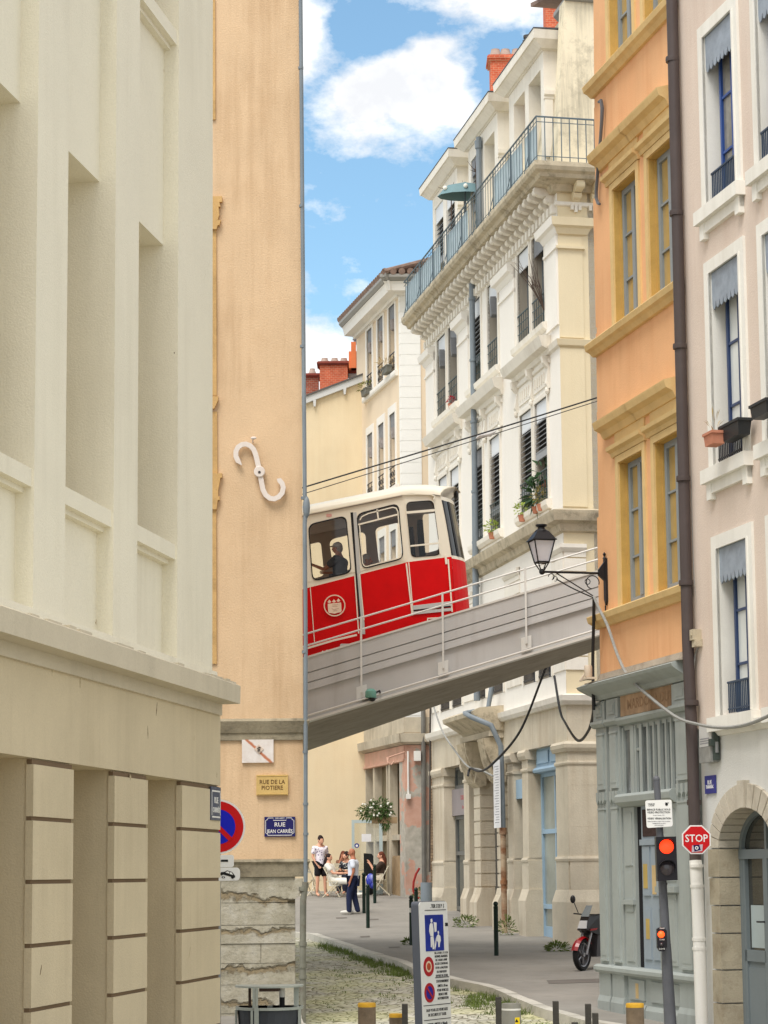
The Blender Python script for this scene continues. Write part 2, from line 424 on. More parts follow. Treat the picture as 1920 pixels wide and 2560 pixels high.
def kerbrun(tab, y0, y1, side, step=.95):
    y = y0; rnd = random.Random(3)
    while y < y1:
        e = min(y+step, y1); xa, xb = lerp(tab, y), lerp(tab, e)
        g = .012; dx = (xb-xa); j1 = rnd.uniform(-.008, .008)
        a = [(xa-.02*side, y+g), (xb-.02*side, e-g), (xb+.17*side, e-g), (xa+.17*side, y+g)]
        m.hexa([(x, yy, gz(yy)-.16) for x, yy in a], [(x, yy, gz(yy)+.012+j1) for x, yy in a]); y = e
kerbrun(KT, 20, 54, 1); kerbrun(xl_, 20, 32, -1)
structure(m.build('kerb', M_kerb))
# patched asphalt strip and utility covers on the pavement
M_drain = mat('drain_dark', S(112, 106, 100), bump=.2)
a = [gp(*p) for p in ((1366, 2451), (1500, 2447), (1503, 2456), (1372, 2460))]
structure(MB().poly([p+Vector((0, 0, .005)) for p in a]).build('pavement_patch', M_drain))
for i, (x, y, w) in enumerate(((853, 2294, 14), (930, 2298, 16), (912, 2341, 12), (985, 2368, 14))):
    a = [gp(x-w, y), gp(x+w, y-1), gp(x+w+1, y+2), gp(x-w+2, y+3)]
    structure(MB().poly([p+Vector((0, 0, .005+.001*i)) for p in a]).build('pavement_patch', M_drain))
# grass growing along the kerb
M_grass = mat('grass', S(104, 122, 58), var=.35, sc=4, bump=0, fine=.2, rough=.8)
rnd = random.Random(11); m = MB()
def tuft(x, y, h, n, dz=-.13):
    for _ in range(n):
        ax, ay = x+rnd.gauss(0, .05), y+rnd.gauss(0, .06); z = gz(ay)+dz
        d = Vector((rnd.gauss(0, .45), rnd.gauss(0, .45), 1)); hh = h*rnd.uniform(.5, 1.25); w = rnd.uniform(.004, .009)
        s = Vector((rnd.uniform(-1, 1), rnd.uniform(-1, 1), 0)).normalized()*w; p = Vector((ax, ay, z))
        m.poly([p-s, p+s, p+d*hh*.6+s*.6+Vector((0, 0, 0)), p+d*hh])
for (y0, y1, dens, wid, h) in ((29.5, 31.2, 9, .35, .10), (33.2, 36.2, 20, .8, .12), (36.2, 39.5, 4, .3, .07), (39.6, 45.8, 15, .45, .10), (45.8, 50, 12, .4, .12)):
    for _ in range(int((y1-y0)*dens)):
        y = rnd.uniform(y0, y1); tuft(xk(y)-.03-abs(rnd.gauss(0, wid*.5)), y, h*rnd.uniform(.6, 1.2), 16)
for _ in range(120):
    y = rnd.uniform(29, 44); tuft(rnd.uniform(-1.1, xk(y)), y, .045, 7)
for _ in range(14): tuft(-1.0+rnd.gauss(0, .12), rnd.uniform(29.3, 31), .12, 14)
g = m.build('grass', M_grass, fix=False); g['kind'] = 'stuff'; tag(g, 'tufts of green grass growing along the kerb and between the cobbles', 'grass')

# ================================================================ cream building on the left
L = Fr(551, 1900, 22, 180+10.4, -1)
M_cl = mat('cream_lower', S(210, 195, 164), var=.07, sc=.9, bump=.28, bsc=60, fine=.13, streak=.2, stain=S(140, 120, 90))
M_cu = mat('cream_upper', S(238, 231, 210), var=.03, sc=.8, bump=.30, bsc=60, fine=.10, streak=.14, stain=S(168, 158, 130))
M_cc = mat('cream_cornice', S(206, 195, 172), var=.06, sc=1.2, bump=.3, bsc=40, fine=.1, streak=.2, stain=S(130, 120, 100))
M_dirtline = mat('rust_dark', S(70, 52, 40), bump=.1)
r = T('cream_building', 'cream rendered modernist block with pillars below and deep blank recesses above at the left edge', 'building', L.P(0, 0, -2.05))
m = MB(); m.box(L, 0, 8.5, -1.0, 0, .90, 1.72); m.box(L, 0, 8.5, -6, -1.1, -2.3, 10.39); m.box(L, .02, 8.5, -1.1, -.95, -2.3, 10.38)
m.build('wall', M_cl, r)
zj = [.87]+[.447-.475*k for k in range(0, 7)]
for a, b2 in ((0, 1.41), (2.53, 3.51), (4.59, 5.54), (6.62, 7.6)):
    m = MB(); m.box(L, a+.012, b2-.012, -.94, -.035, -2.3, .9)
    for z1, z0 in zip(zj, zj[1:]):
        m.box(L, a, b2, -.06, 0, max(z0, -2.3)+.014, z1-.018)
    pl_ = m.build('pillar', M_cl, r)
    m = MB()
    for z1 in zj: m.box(L, a+.004, b2-.004, -.055, -.016, z1-.024, z1+.02)
    m.build('joint', mat('joint_brown', S(116, 96, 74), var=.1, bump=.1), pl_)
m = MB()
m.prof(L, .06, 8.5, [(-.3, 1.60), (.035, 1.60), (.035, 1.712), (.22, 1.712), (.225, 1.89), (.20, 1.905), (-.3, 1.925)])
m.build('cornice', M_cc, r)
m = MB(); m.prof(L, .05, 8.5, [(-.35, 1.926), (-.01, 1.926), (-.02, 2.04), (-.35, 2.05)]); m.build('plinth', M_cu, r)
m = MB()   # crack along the cornice top
rr = random.Random(4); u = .1
while u < 6:
    w = rr.uniform(.1, .5)
    if rr.random() < .6: MB().box(L, u, u+w, -.015, .19, 1.907, 1.907+rr.uniform(.012, .03)).build('flaking_edge', M_cc, r)
    u += w+rr.uniform(0, .2)
pil = [(0, 1.30), (2.61, 3.32), (4.61, 5.36), (6.66, 7.5)]
for a, b2 in pil:
    MB().box(L, a, b2, -.95, -.085, 2.045, 10.4).build('pilaster', M_cu, r)
for a, b2 in ((1.30, 2.61), (3.32, 4.61), (5.36, 6.66)):
    for z0, z1 in ((2.045, 3.01), (6.11, 8.13), (9.9, 10.4)): MB().box(L, a, b2, -.94, -.235, z0, z1).build('spandrel', M_cu, r)
    for z in (3.01, 8.13):
        m = MB(); m.box(L, a, b2, -.5, -.105, z, z+.145); m.box(L, a, b2, -.5, -.17, z-.045, z); m.build('ledge', M_cu, r)
M_scuff = mat('scuff_brown', S(112, 94, 72), var=.3, sc=20, bump=0)
def scuff(px, y0, y1, v, w, mt=M_scuff, sl=0):
    (ua, za), (ub, zb) = L.px(px, y0, v), L.px(px+sl, y1, v); n = 7; rr = random.Random(int(px+y0)); le, ri = [], []
    for k in range(n+1):
        t = k/n; u, z = ua+(ub-ua)*t, za+(zb-za)*t; q = w*math.sin(math.pi*min(.98, max(.02, t)))**.6*rr.uniform(.5, 1.2); le.append((u-q, z)); ri.append((u+q*rr.uniform(.5, 1), z))
    m = MB(); m.face(L, le+ri[::-1], v-.004, v+.0012); return m.build('scuff', mt, r)
M_sc2 = mat('scuff_pale', S(176, 160, 130), var=.2, sc=20, bump=0); M_sc3 = mat('scuff_rust', S(176, 156, 124), var=.3, sc=20, bump=0)
for a in ((393, 1756, 1790, 0, .012, M_scuff, -3), (369, 1814, 1847, 0, .01, M_scuff, 1), (485, 1838, 1852, 0, .009, M_sc2), (104, 2412, 2438, 0, .012, M_scuff, -4), (476, 2368, 2396, 0, .010, M_sc2, -4), (326, 1936, 1950, 0, .02, M_sc2), (542, 1930, 1944, 0, .015, M_sc2), (412, 165, 196, -.235, .05, M_sc3), (411, 1522, 1546, -.235, .04, M_sc3), (410, 1570, 1628, -.235, .045, M_sc3), (242, 1548, 1566, -.235, .05, M_sc3), (436, 880, 884, -.085, .01, M_scuff), (200, 1690, 1720, 0, .02, M_sc2), (130, 1640, 1690, 0, .015, M_sc2)): scuff(*a)
# small enamel plate on the corner pillar
M_enam = mat('enamel_grey', S(62, 68, 92), var=.15, rough=.35, bump=0, spec=.5, dirt=.4, dirtcol=S(140, 140, 140))
M_white = mat('white_paint', S(232, 230, 224), var=.03, rough=.5, bump=0)
pl = T('street_plate', 'worn grey blue enamel street plate on the corner pillar of the cream building', 'street plate', L.P(.21, .0, .7))
MB().box(L, .03, .40, 0, .012, .55, .88).build('plate', M_enam, pl)
m = MB()
for (a, b2, c2, d) in ((.06, .37, .83, .845), (.06, .37, .575, .59), (.05, .062, .6, .83), (.368, .38, .6, .83)): m.box(L, a, b2, .012, .0145, c2, d)
m.build('border', M_white, pl); text(L, 'RUE', .21, .745, .085, .012, M_white, pl); text(L, 'CARRIÈS', .21, .65, .07, .012, M_white, pl)

# ================================================================ tan building with the S anchor
A = Fr(757, 1600, 32, 90, 1)
M_tan = mat('tan_render', S(220, 190, 154), var=.07, sc=1.0, bump=.35, bsc=38, fine=.12, streak=.5, stain=S(168, 134, 98), dirt=.22, dirtcol=S(192, 158, 120))
M_tanst = mat('tan_stone', S(160, 150, 128), var=.18, sc=3, bump=.5, bsc=22, fine=.2, dirt=.75, dirtcol=S(80, 74, 60))
M_rubble = None
r = T('tan_building', 'narrow tan rendered house end with weathered stone base behind the cream building', 'building', A.P(-1, 0, -2))
zA = lambda py, Y=32: atY(700, py, Y).z
def axz(px, py): return A.px(px, py)
m = MB(); zc = zA(1850); zb = zA(2149)
m.plan(A, [(-5, 0), (0, 0), (-.9, -7), (-5, -7)], zc, 14.2)
m.plan(A, [(-5, -.02), (-.005, -.02), (-.9, -7), (-5, -7)], zb, zc)
m.build('wall', M_tan, r)
m = MB(); zt = zA(1800); z1 = zA(1832)
m.prof(A, -4, .02, [(-.1, zt+.03), (.06, zt+.02), (.10, zt-.02), (.09, zt-.05), (.05, z1+.03), (.04, z1), (-.1, z1)], 0, .8)
m.prof(A, -4, -.01, [(-.1, z1), (.02, z1), (.015, zc), (-.1, zc)], 0, .5)
m.build('cornice', M_tanst, r)
m = MB(); z2 = zA(2192)
m.prof(A, -4, .03, [(-.1, zb+.02), (.07, zb), (.09, zb-.03), (.06, zb-.07), (.05, zb-.13), (.03, z2), (-.1, z2)], 0, .8)
m.build('base_cornice', M_tanst, r)
M_rub, nt, b = nmat('rubble_stone')
co = N(nt, 'ShaderNodeTexCoord').outputs['Object']
sp = N(nt, 'ShaderNodeSeparateXYZ'); nt.links.new(co, sp.inputs[0])
nz = noise(nt, co, 1.5, 5, .6); wz = N(nt, 'ShaderNodeMath', operation='MULTIPLY_ADD'); nt.links.new(nz, wz.inputs[0]); wz.inputs[1].default_value = .75; nt.links.new(sp.outputs[2], wz.inputs[2])
fr = N(nt, 'ShaderNodeMath', operation='PINGPONG'); nt.links.new(wz.outputs[0], fr.inputs[0]); fr.inputs[1].default_value = .26
nn = noise(nt, co, 7, 7, .75); ad = N(nt, 'ShaderNodeMath', operation='MULTIPLY_ADD'); nt.links.new(nn, ad.inputs[0]); ad.inputs[1].default_value = .12; nt.links.new(fr.outputs[0], ad.inputs[2])
stone = ramp(nt, ad.outputs[0], [(.075, 0.), (.12, 1.)])
sc_ = ramp(nt, noise(nt, co, 2.4, 8, .7), [(.3, S(146, 140, 122)), (.5, S(180, 174, 156)), (.7, S(198, 194, 182))])
mc_ = ramp(nt, noise(nt, co, 4, 6, .7, None, (4, 2, 9)), [(.3, S(132, 120, 98)), (.7, S(166, 150, 120))])
c = mixc(nt, stone, mc_, sc_)
ck = ramp(nt, noise(nt, co, 1.7, 9, .8, (1, 1, 3.2), (5, 5, 2)), [(.495, 1.), (.503, .35), (.511, 1.)]); c = mixc(nt, 1., c, ck, 'MULTIPLY')
nt.links.new(c, b.inputs['Base Color']); b.inputs['Roughness'].default_value = .92; b.inputs['Specular IOR Level'].default_value = .2
bp = N(nt, 'ShaderNodeBump'); bp.inputs['Strength'].default_value = .9; bp.inputs['Distance'].default_value = .05
hh = N(nt, 'ShaderNodeMath', operation='MULTIPLY_ADD'); nt.links.new(nn, hh.inputs[0]); hh.inputs[1].default_value = .6; nt.links.new(stone, hh.inputs[2])
nt.links.new(hh.outputs[0], bp.inputs['Height']); nt.links.new(bp.outputs[0], b.inputs['Normal'])
# irregular blocks of the base
m = MB(); rr = random.Random(9); z = -2.3
ub = A.px(738, 2300)[0]
m.plan(A, [(-5, -.03), (ub, -.03), (-.9, -7), (-5, -7)], -2.3, z2)
while z < z2-.05:
    h = min(rr.uniform(.26, .42), z2-z); u = -3.2
    while u < ub-.02:
        w = rr.uniform(.9, 2.2); e = min(u+w, ub) if ub-(u+w) > .4 else ub
        d = rr.uniform(-.01, .015)
        pts = [(u+.003, z+.004), (e-.003, z+rr.uniform(.002, .008)), (e-rr.uniform(.002, .006), z+h-rr.uniform(.002, .008)), (u+rr.uniform(.002, .006), z+h-.004)]
        m.face(A, pts, -.06, d); u = e
    z += h
m.build('stone_base', M_rub, r)
# broken stone corbel at the top of the base
pts = [A.px(*p) for p in ((738, 2196), (757, 2196), (757, 2222), (748, 2240), (738, 2247), (718, 2253), (728, 2230))]
MB().face(A, pts, -.05, .06).build('broken_corbel', M_rub, r)
# window surround profiles at the left edge of the tan wall
M_ochst = mat('ochre_stone', S(206, 168, 112), var=.1, sc=3, bump=.3, fine=.15, dirt=.4, dirtcol=S(120, 95, 60))
m = MB()
for y0, y1, w0, w1 in ((494, 508, 556, 556), (508, 520, 549, 552), (520, 540, 547, 549), (540, 553, 549, 545), (553, 566, 553, 549), (566, 576, 545, 542), (993, 1003, 546, 546), (1003, 1024, 546, 536), (1185, 1196, 556, 556), (1196, 1228, 552, 546), (1228, 1243, 546, 546), (1243, 1252, 550, 550), (1252, 1275, 545, 542)):
    pa = [A.px(*p) for p in ((520, y0), (w0, y0), (w1, y1), (520, y1))]
    m.face(A, pa, 0, .07)
    m.build('capital', M_ochst, r); m = MB()
for y0, y1, w in ((0, 300, 538), (576, 990, 541), (1030, 1185, 543), (1275, 1660, 541)):
    pa = [A.px(*p) for p in ((520, y0), (w, y0), (w+1, y1), (520, y1))]; MB().face(A, pa, 0, .03).build('window_surround', M_ochst, r)
# drainpipe on the corner
M_zinc = mat('zinc_bluegrey', S(122, 132, 140), var=.12, sc=2, rough=.5, bump=.05, metal=.0, spec=.5, streak=.25, stain=S(90, 96, 98))
M_zincd = mat('castiron_pipe', S(128, 128, 116), var=.2, sc=3, rough=.7, bump=.15, dirt=.6, dirtcol=S(92, 62, 46))
def pa(px, py, Y): return atY(px, py, Y)
m = MB(); Yp = 31.93
m.tube([pa(751, -60, Yp), pa(757, 640, Yp), pa(762, 1236, Yp), pa(765, 1262, Yp-.02), pa(764, 1284, Yp), pa(762, 1310, Yp), pa(764, 1600, Yp), pa(764, 2205, Yp)], .032, 10)
for y in (170, 515, 866, 1245, 1630, 1880, 2010, 2085): m.lathe(pa(751+13*y/2000., y, Yp), [(.04, -.02), (.04, .02)], 10)
m.ell(pa(766, 1268, Yp-.01), (.055, .05, .17)); m.build('drainpipe', M_zinc, r, smooth=True)
m = MB(); m.tube([pa(764, 2205, Yp), pa(758, 2250, Yp), pa(757, 2410, Yp), pa(757, 2640, Yp)], .048, 10)
for y in (2222, 2360, 2415, 2442): m.lathe(pa(757, y, Yp), [(.058, -.03), (.06, 0), (.058, .03)], 10)
m.build('drainpipe_base', M_zincd, r, smooth=True)
# S shaped wall anchor
M_anch = mat('anchor_iron', S(226, 216, 208), var=.05, rough=.6, bump=.05, dirt=.25, dirtcol=S(180, 150, 130))
b5 = lambda x, y: (560+x/8.295, 1060+y/8.295)
cl = [b5(*p) for p in ((375, 870), (300, 790), (255, 690), (255, 590), (300, 500), (380, 447), (460, 437), (550, 470), (620, 545), (660, 640), (690, 760), (715, 870), (740, 1000), (765, 1120), (790, 1260), (815, 1380), (870, 1490), (960, 1560), (1050, 1572), (1140, 1530), (1210, 1450), (1235, 1340), (1210, 1250), (1150, 1180), (1105, 1160))]
an = T('wall_anchor', 'white painted S shaped iron wall anchor on the tan wall', 'wall anchor', A.P(-.75, .05, zA(1182)))
cs = [A.px(*p) for p in cl]; W_ = .5*105/8.295/5475*32
le, ri = [], []
for k, p in enumerate(cs):
    a_ = cs[max(0, k-1)]; b_ = cs[min(len(cs)-1, k+1)]; dx, dz = b_[0]-a_[0], b_[1]-a_[1]; l = math.hypot(dx, dz); w = W_*(.12 if k in (0, len(cs)-1) else 1)
    le.append((p[0]-dz/l*w, p[1]+dx/l*w)); ri.append((p[0]+dz/l*w, p[1]-dx/l*w))
m = MB()
for k in range(len(cs)-1): m.face(A, [le[k], le[k+1], ri[k+1], ri[k]], .05, .085)
m.build('hook', M_anch, an)
c = A.px(*b5(742, 1010)); m = MB(); m.lathe(A.P(c[0], .045, c[1]), [(.082, 0), (.082, .055), (.075, .06)], 20, (A.n[0], A.n[1], 0)); m.build('boss', M_anch, an)
m = MB(); m.lathe(A.P(c[0], -.02, c[1]-.012), [(.022, 0), (.022, .13)], 6, (A.n[0], A.n[1], 0)); m.build('bolt', mat('iron_dark', S(70, 64, 62), rough=.6, bump=.1), an)
c = A.px(*b5(620, 310)); m = MB(); m.tube([A.P(c[0]-.02, -.02, c[1]-.06), A.P(c[0]-.01, .06, c[1]-.02)], .012, 6); m.ell(A.P(c[0], .07, c[1]), (.045, .02, .022)); m.build('hook_pin', M_anch, an)
# three plaques
b3 = lambda x, y: (540+x/6.146, 1760+y/6.146)
def rect(F, x0, y0, x1, y1):
    a_ = F.px(x0, y0); c_ = F.px(x1, y1); return min(a_[0], c_[0]), max(a_[0], c_[0]), min(a_[1], c_[1]), max(a_[1], c_[1])
M_marb, nt, b = nmat('rusty_marble'); co = N(nt, 'ShaderNodeTexCoord').outputs['Object']
sp = N(nt, 'ShaderNodeSeparateXYZ'); nt.links.new(co, sp.inputs[0]); dg_ = N(nt, 'ShaderNodeMath', operation='MULTIPLY_ADD'); nt.links.new(sp.outputs[0], dg_.inputs[0]); dg_.inputs[1].default_value = .95; nt.links.new(sp.outputs[2], dg_.inputs[2])
nz = noise(nt, co, 8, 6, .7); a2_ = N(nt, 'ShaderNodeMath', operation='MULTIPLY_ADD'); nt.links.new(nz, a2_.inputs[0]); a2_.inputs[1].default_value = .06; nt.links.new(dg_.outputs[0], a2_.inputs[2])
st_ = ramp(nt, a2_.outputs[0], [(-.0, 0.), (.008, 0.), (.03, .95), (.06, .9), (.085, 0.)])
c = mixc(nt, st_, ramp(nt, nz, [(.3, S(214, 204, 196)), (.7, S(232, 226, 222))]), S(186, 104, 56)); nt.links.new(c, b.inputs['Base Color']); b.inputs['Roughness'].default_value = .5
u0, u1, z0, z1 = rect(A, *b3(400, 550), *b3(885, 900))
pl = T('marble_plaque', 'white marble plaque streaked with rust under the tan wall cornice', 'plaque', A.P((u0+u1)/2, 0, (z0+z1)/2))
MB().box(A, u0, u1, -.03, .02, z0, z1).build('slab', M_marb, pl)
m = MB(); cx, cz = A.px(*b3(660, 695)); m.face(A, [(cx, cz+.07), (cx+.07, cz), (cx, cz-.07), (cx-.07, cz)], .02, .032)
m.build('diamond', mat('marble_light', S(214, 196, 180), bump=.1), pl); m = MB(); m.tube([A.P(cx+.022, .035, cz+.02), A.P(cx, .045, cz+.03), A.P(cx-.02, .045, cz+.01), A.P(cx+.015, .045, cz-.012), A.P(cx-.018, .04, cz-.03)], .009, 6); m.build('scroll', mat('iron_dark', S(70, 64, 62)), pl)
M_gold = mat('gold_stone', S(208, 176, 112), var=.1, sc=4, bump=.15, streak=.5, stain=S(120, 90, 50))
M_ink = mat('faded_brown', S(104, 76, 44), var=.3, sc=20, bump=0)
u0, u1, z0, z1 = rect(A, *b3(622, 1092), *b3(1108, 1400))
pl = T('stone_street_sign', 'carved ochre stone street name plaque between the marble plaque and the blue plate', 'street sign', A.P((u0+u1)/2, 0, (z0+z1)/2))
MB().box(A, u0, u1, -.03, .03, z0, z1).build('slab', M_gold, pl)
m = MB(); m.box(A, u0+.012, u1-.012, .03, .036, z0+.012, z0+.02); m.box(A, u0+.012, u1-.012, .03, .036, z1-.02, z1-.012); m.build('border', M_gold, pl)
text(A, 'RUE DE LA', (u0+u1)/2, z1-.105, .085, .03, M_ink, pl, .92); text(A, 'PIOTIERE', (u0+u1)/2, z1-.19, .085, .03, M_ink, pl, .92)
M_blue = mat('enamel_blue', S(16, 18, 92), var=.08, rough=.3, bump=0, spec=.5)
u0, u1, z0, z1 = rect(A, *b3(744, 1735), *b3(1218, 2035))
pl = T('street_plate', 'deep blue enamel plate with white lettering on the tan wall', 'street plate', A.P((u0+u1)/2, 0, (z0+z1)/2))
MB().box(A, u0, u1, -.03, .012, z0, z1).build('plate', M_blue, pl)
i = .018; q = .035
out = [(u0+i+q, z0+i), (u1-i-q, z0+i), (u1-i-q*.7, z0+i+q*.7), (u1-i, z0+i+q), (u1-i, z1-i-q), (u1-i-q*.7, z1-i-q*.7), (u1-i-q, z1-i), (u1-.13, z1-i), (u1-.13, z1-i-.035), (u0+.13, z1-i-.035), (u0+.13, z1-i), (u0+i+q, z1-i), (u0+i+q*.7, z1-i-q*.7), (u0+i, z1-i-q), (u0+i, z0+i+q), (u0+i+q*.7, z0+i+q*.7)]
m = MB(); m.tube([A.P(a_, .013, b_) for a_, b_ in out+out[:1]], .0045, 4, False); m.build('border', M_white, pl)
cu = (u0+u1)/2
text(A, '5ME ARRT', cu, z1-.022, .028, .012, M_white, pl, 1.1); text(A, 'RUE', cu, z1-.115, .085, .012, M_white, pl, 1.05); text(A, 'JEAN CARRIÈS', cu, z0+.075, .073, .012, M_white, pl, .82)
# ================================================================ yellow gable house
M_yel = mat('yellow_render', S(226, 208, 174), var=.06, sc=.6, bump=.25, bsc=30, fine=.07, streak=.16, stain=S(196, 160, 108))
M_brk = brick('red_brick', S(196, 92, 64), S(214, 112, 80), S(210, 160, 132), 3.6, .5, .22, .018, .35, var=.02)
M_brkd = brick('old_brick', S(150, 78, 60), S(172, 96, 74), S(170, 150, 135), 3.6, .5, .22, .02, .4, var=.05)
M_terr = mat('terracotta', S(228, 128, 80), var=.08, sc=3, bump=.1)
M_pot = mat('chimney_pot_clay', S(180, 160, 148), var=.15, sc=4, bump=.2)
M_greyb = mat('grey_board', S(204, 204, 202), var=.04, rough=.7, bump=.05)
M_capst = mat('cap_stone', S(150, 132, 118), var=.15, sc=4, bump=.2)
Yy = 67.6; G = Fr(780, 1400, Yy, 90, 1)
b6 = lambda x, y: (760+x/6.9125, 820+y/6.9125)
r = T('yellow_building', 'plain yellow rendered gable wall with brick chimneys behind the bridge', 'building', G.P(0, 0, -.5))
tl = G.px(*b6(30, 1300)); tr = G.px(*b6(1015, 925)); sl = (tr[1]-tl[1])/(tr[0]-tl[0])
uL = tl[0]-4; uR = G.px(905, 1400)[0]+.06
zl = tl[1]-4*sl; zr = tl[1]+(uR-tl[0])*sl
MB().face(G, [(uL, -3), (uR, -3), (uR, zr), (uL, zl)], -9, 0).build('wall', M_yel, r)
m = MB(); hb = .19
m.face(G, [(uL, zl-.02), (uR+.02, zr-.02), (uR+.02, zr+hb), (uL, zl+hb)], .01, .12); m.build('verge_board', M_greyb, r)
m = MB(); m.face(G, [(uL, zl+hb), (uR+.02, zr+hb), (uR+.02, zr+hb+.05), (uL, zl+hb+.05)], -9, .16); m.build('roof', mat('slate_dark', S(96, 92, 90), bump=.3), r)
for x, y in ((185, 1320), (705, 1110)):
    u, z = G.px(*b6(x, y)); m = MB(); m.face(G, [(u-.05, z+.12), (u+.05, z+.12), (u+.03, z-.09), (u-.03, z-.09)], .005, .13); m.build('purlin_end', M_greyb, r)
def chim(F, par, x0, x1, ytop, ybot, capy, pots, mt, Yc, w=.6, potm=None, cap=None):
    q = lambda px, py: F.px(px, py, -(Yc-F.O[1]))
    v = -(Yc-F.O[1]); u0, zt = q(x0, ytop); u1 = q(x1, ytop)[0]; zb_ = q(x0, ybot)[1]; zc_ = q(x0, capy)[1]
    m = MB(); m.box(F, u0, u1, v-w, v, zb_, zc_); ch = m.build('chimney', mt, par)
    m = MB(); h = zt-zc_; m.box(F, u0-.05, u1+.05, v-w-.05, v+.05, zc_, zc_+h*.35); m.box(F, u0-.09, u1+.09, v-w-.09, v+.09, zc_+h*.35, zc_+h*.75); m.box(F, u0-.06, u1+.06, v-w-.06, v+.06, zc_+h*.75, zt)
    m.build('cap', cap or mt, ch)
    for pxp, pt, pr in pots:
        uu, zz = q(pxp, pt); m = MB(); m.lathe(F.P(uu, v-w*.5, 0), [(pr*1.25, zt), (pr*1.2, zt+.08), (pr*.92, zz-.08), (pr*.8, zz-.02), (pr*.82, zz), (pr*.6, zz), (pr*.55, zz-.1)], 12)
        m.build('chimney_pot', potm or M_pot, ch, smooth=True)
    return ch
M_capr = mat('cap_red', S(140, 70, 58), var=.15, sc=4, bump=.2)
chim(G, r, 799, 869, 904, 1000, 913, [(811, 891, .13), (836, 891, .13), (859, 891, .13)], M_brk, 70, cap=M_capr)
chim(G, r, 764, 796, 934, 1010, 943, [(780, 917, .11)], M_brkd, 70.6, cap=M_capr)
chim(G, r, 871, 909, 922, 970, 934, [], M_greyb, 70.3, cap=M_capr)
q = lambda x, y: atY(x, y, 70)
m = MB(); zb_ = q(885, 922).z; zt_ = q(885, 880).z
a, b_, c = q(873, 880).x, q(893, 880).x, q(877, 880).x
m.box(WD, q(872, 900).x, q(893, 900).x, 69.9, 70.3, zb_, q(885, 880).z); m.box(WD, q(878, 900).x, q(890, 900).x, 69.86, 70.25, zb_, q(885, 857).z)
fl = m.build('flue', M_terr, r)
m = MB(); p = q(888, 857); m.lathe(p+Vector((0, .15, 0)), [(.05, -.02), (.05, .12), (.09, .13), (.09, .16), (.04, .2)], 10); m.lathe(p+Vector((0, .15, 0)), [(.09, .26), (.02, .29)], 10); m.tube([p+Vector((0, .15, .1)), p+Vector((0, .15, .27))], .015, 5); m.build('cowl', M_zinc, fl)

# ================================================================ beige house with white quoins (far middle)
Mf = Fr(1003, 1000, 63, -14.6, -1); Qf = Fr(1003, 1000, 63, 90, 1)
M_bei = mat('beige_render', S(230, 212, 186), var=.05, sc=.8, bump=.2, fine=.06, streak=.12, stain=S(200, 168, 130))
M_whi = mat('white_stone', S(240, 240, 236), var=.03, sc=1.5, bump=.18, bsc=35, fine=.05)
M_trim = mat('white_trim', S(236, 233, 226), var=.03, sc=2, bump=.05, fine=.04, streak=.1, stain=S(190, 180, 160))
M_curt = glassy('curtain_pale', S(206, 206, 204), rough=.25, var=.1)
M_dark = glassy('glass_dark', S(58, 62, 66), rough=.05, var=.3)
M_iron = mat('wrought_iron', S(44, 44, 48), var=.1, rough=.5, bump=0)
M_val = mat('valance_grey', S(128, 130, 134), var=.12, sc=8, rough=.6, bump=.1)
M_tile = mat('roof_tile', S(134, 112, 100), var=.25, sc=6, bump=.3)
M_gut = mat('gutter_zinc', S(150, 148, 142), var=.1, rough=.5, bump=.05)
r = T('beige_house', 'tall beige house with white quoins and iron window guards left of the balconied building', 'building', Mf.P(2, 0, -.8))
wa = [(.59, 1.31, 14.80, 16.90), (1.98, 2.66, 14.80, 16.88), (3.35, 4.01, 14.80, 16.85)]
wb = [(.66, 1.33, 11.38, 13.62), (1.99, 2.68, 11.38, 13.58), (3.37, 4.05, 11.38, 13.55)]
wc = [(.66, 1.33, 7.9, 10.1), (1.99, 2.68, 7.9, 10.1), (3.37, 4.05, 7.9, 10.1)]
m = MB(); wall(m, Mf, .0, 5.4, 4.47, 17.6, wa+wb+wc, dep=.35, back=.6); outward(m.build('wall', M_bei, r), Mf)
for k, ops in enumerate((wa, wb, wc)):
    for i, (a, b_, c, d) in enumerate(ops):
        m = MB(); e = .13
        m.box(Mf, a-e, a, -.05, .03, c-.02, d+.24); m.box(Mf, b_, b_+e, -.05, .03, c-.02, d+.24); m.box(Mf, a, b_, -.05, .03, d, d+.24)
        s = m.build('window_surround', M_trim, r)
        w = window(Mf, a, b_, c, d, -.24, r, M_trim, M_curt, (.3, .65), True, .05)
        valance(Mf, a, b_, d, .42, -.02, w, M_val, 6, .05)
        if k < 2:
            m = MB(); m.lathe(Mf.P((a+b_)/2, -.14, 0), [(.18, d-.75), (.2, d-.6), (.2, d-.44)], 8); m.build('rolled_blind', mat('blind_stripe', S(150, 142, 138), var=.3, sc=9), w)
        railing(Mf, a+.01, b_-.01, c+.03, c+.62, .02, w, M_iron, .34, 2)
for z0 in (14.62, 11.2, 7.72):
    MB().prof(Mf, .3, 4.3, [(-.05, z0), (.10, z0), (.12, z0+.06), (.12, z0+.16), (-.05, z0+.18)]).build('sill', M_trim, r)
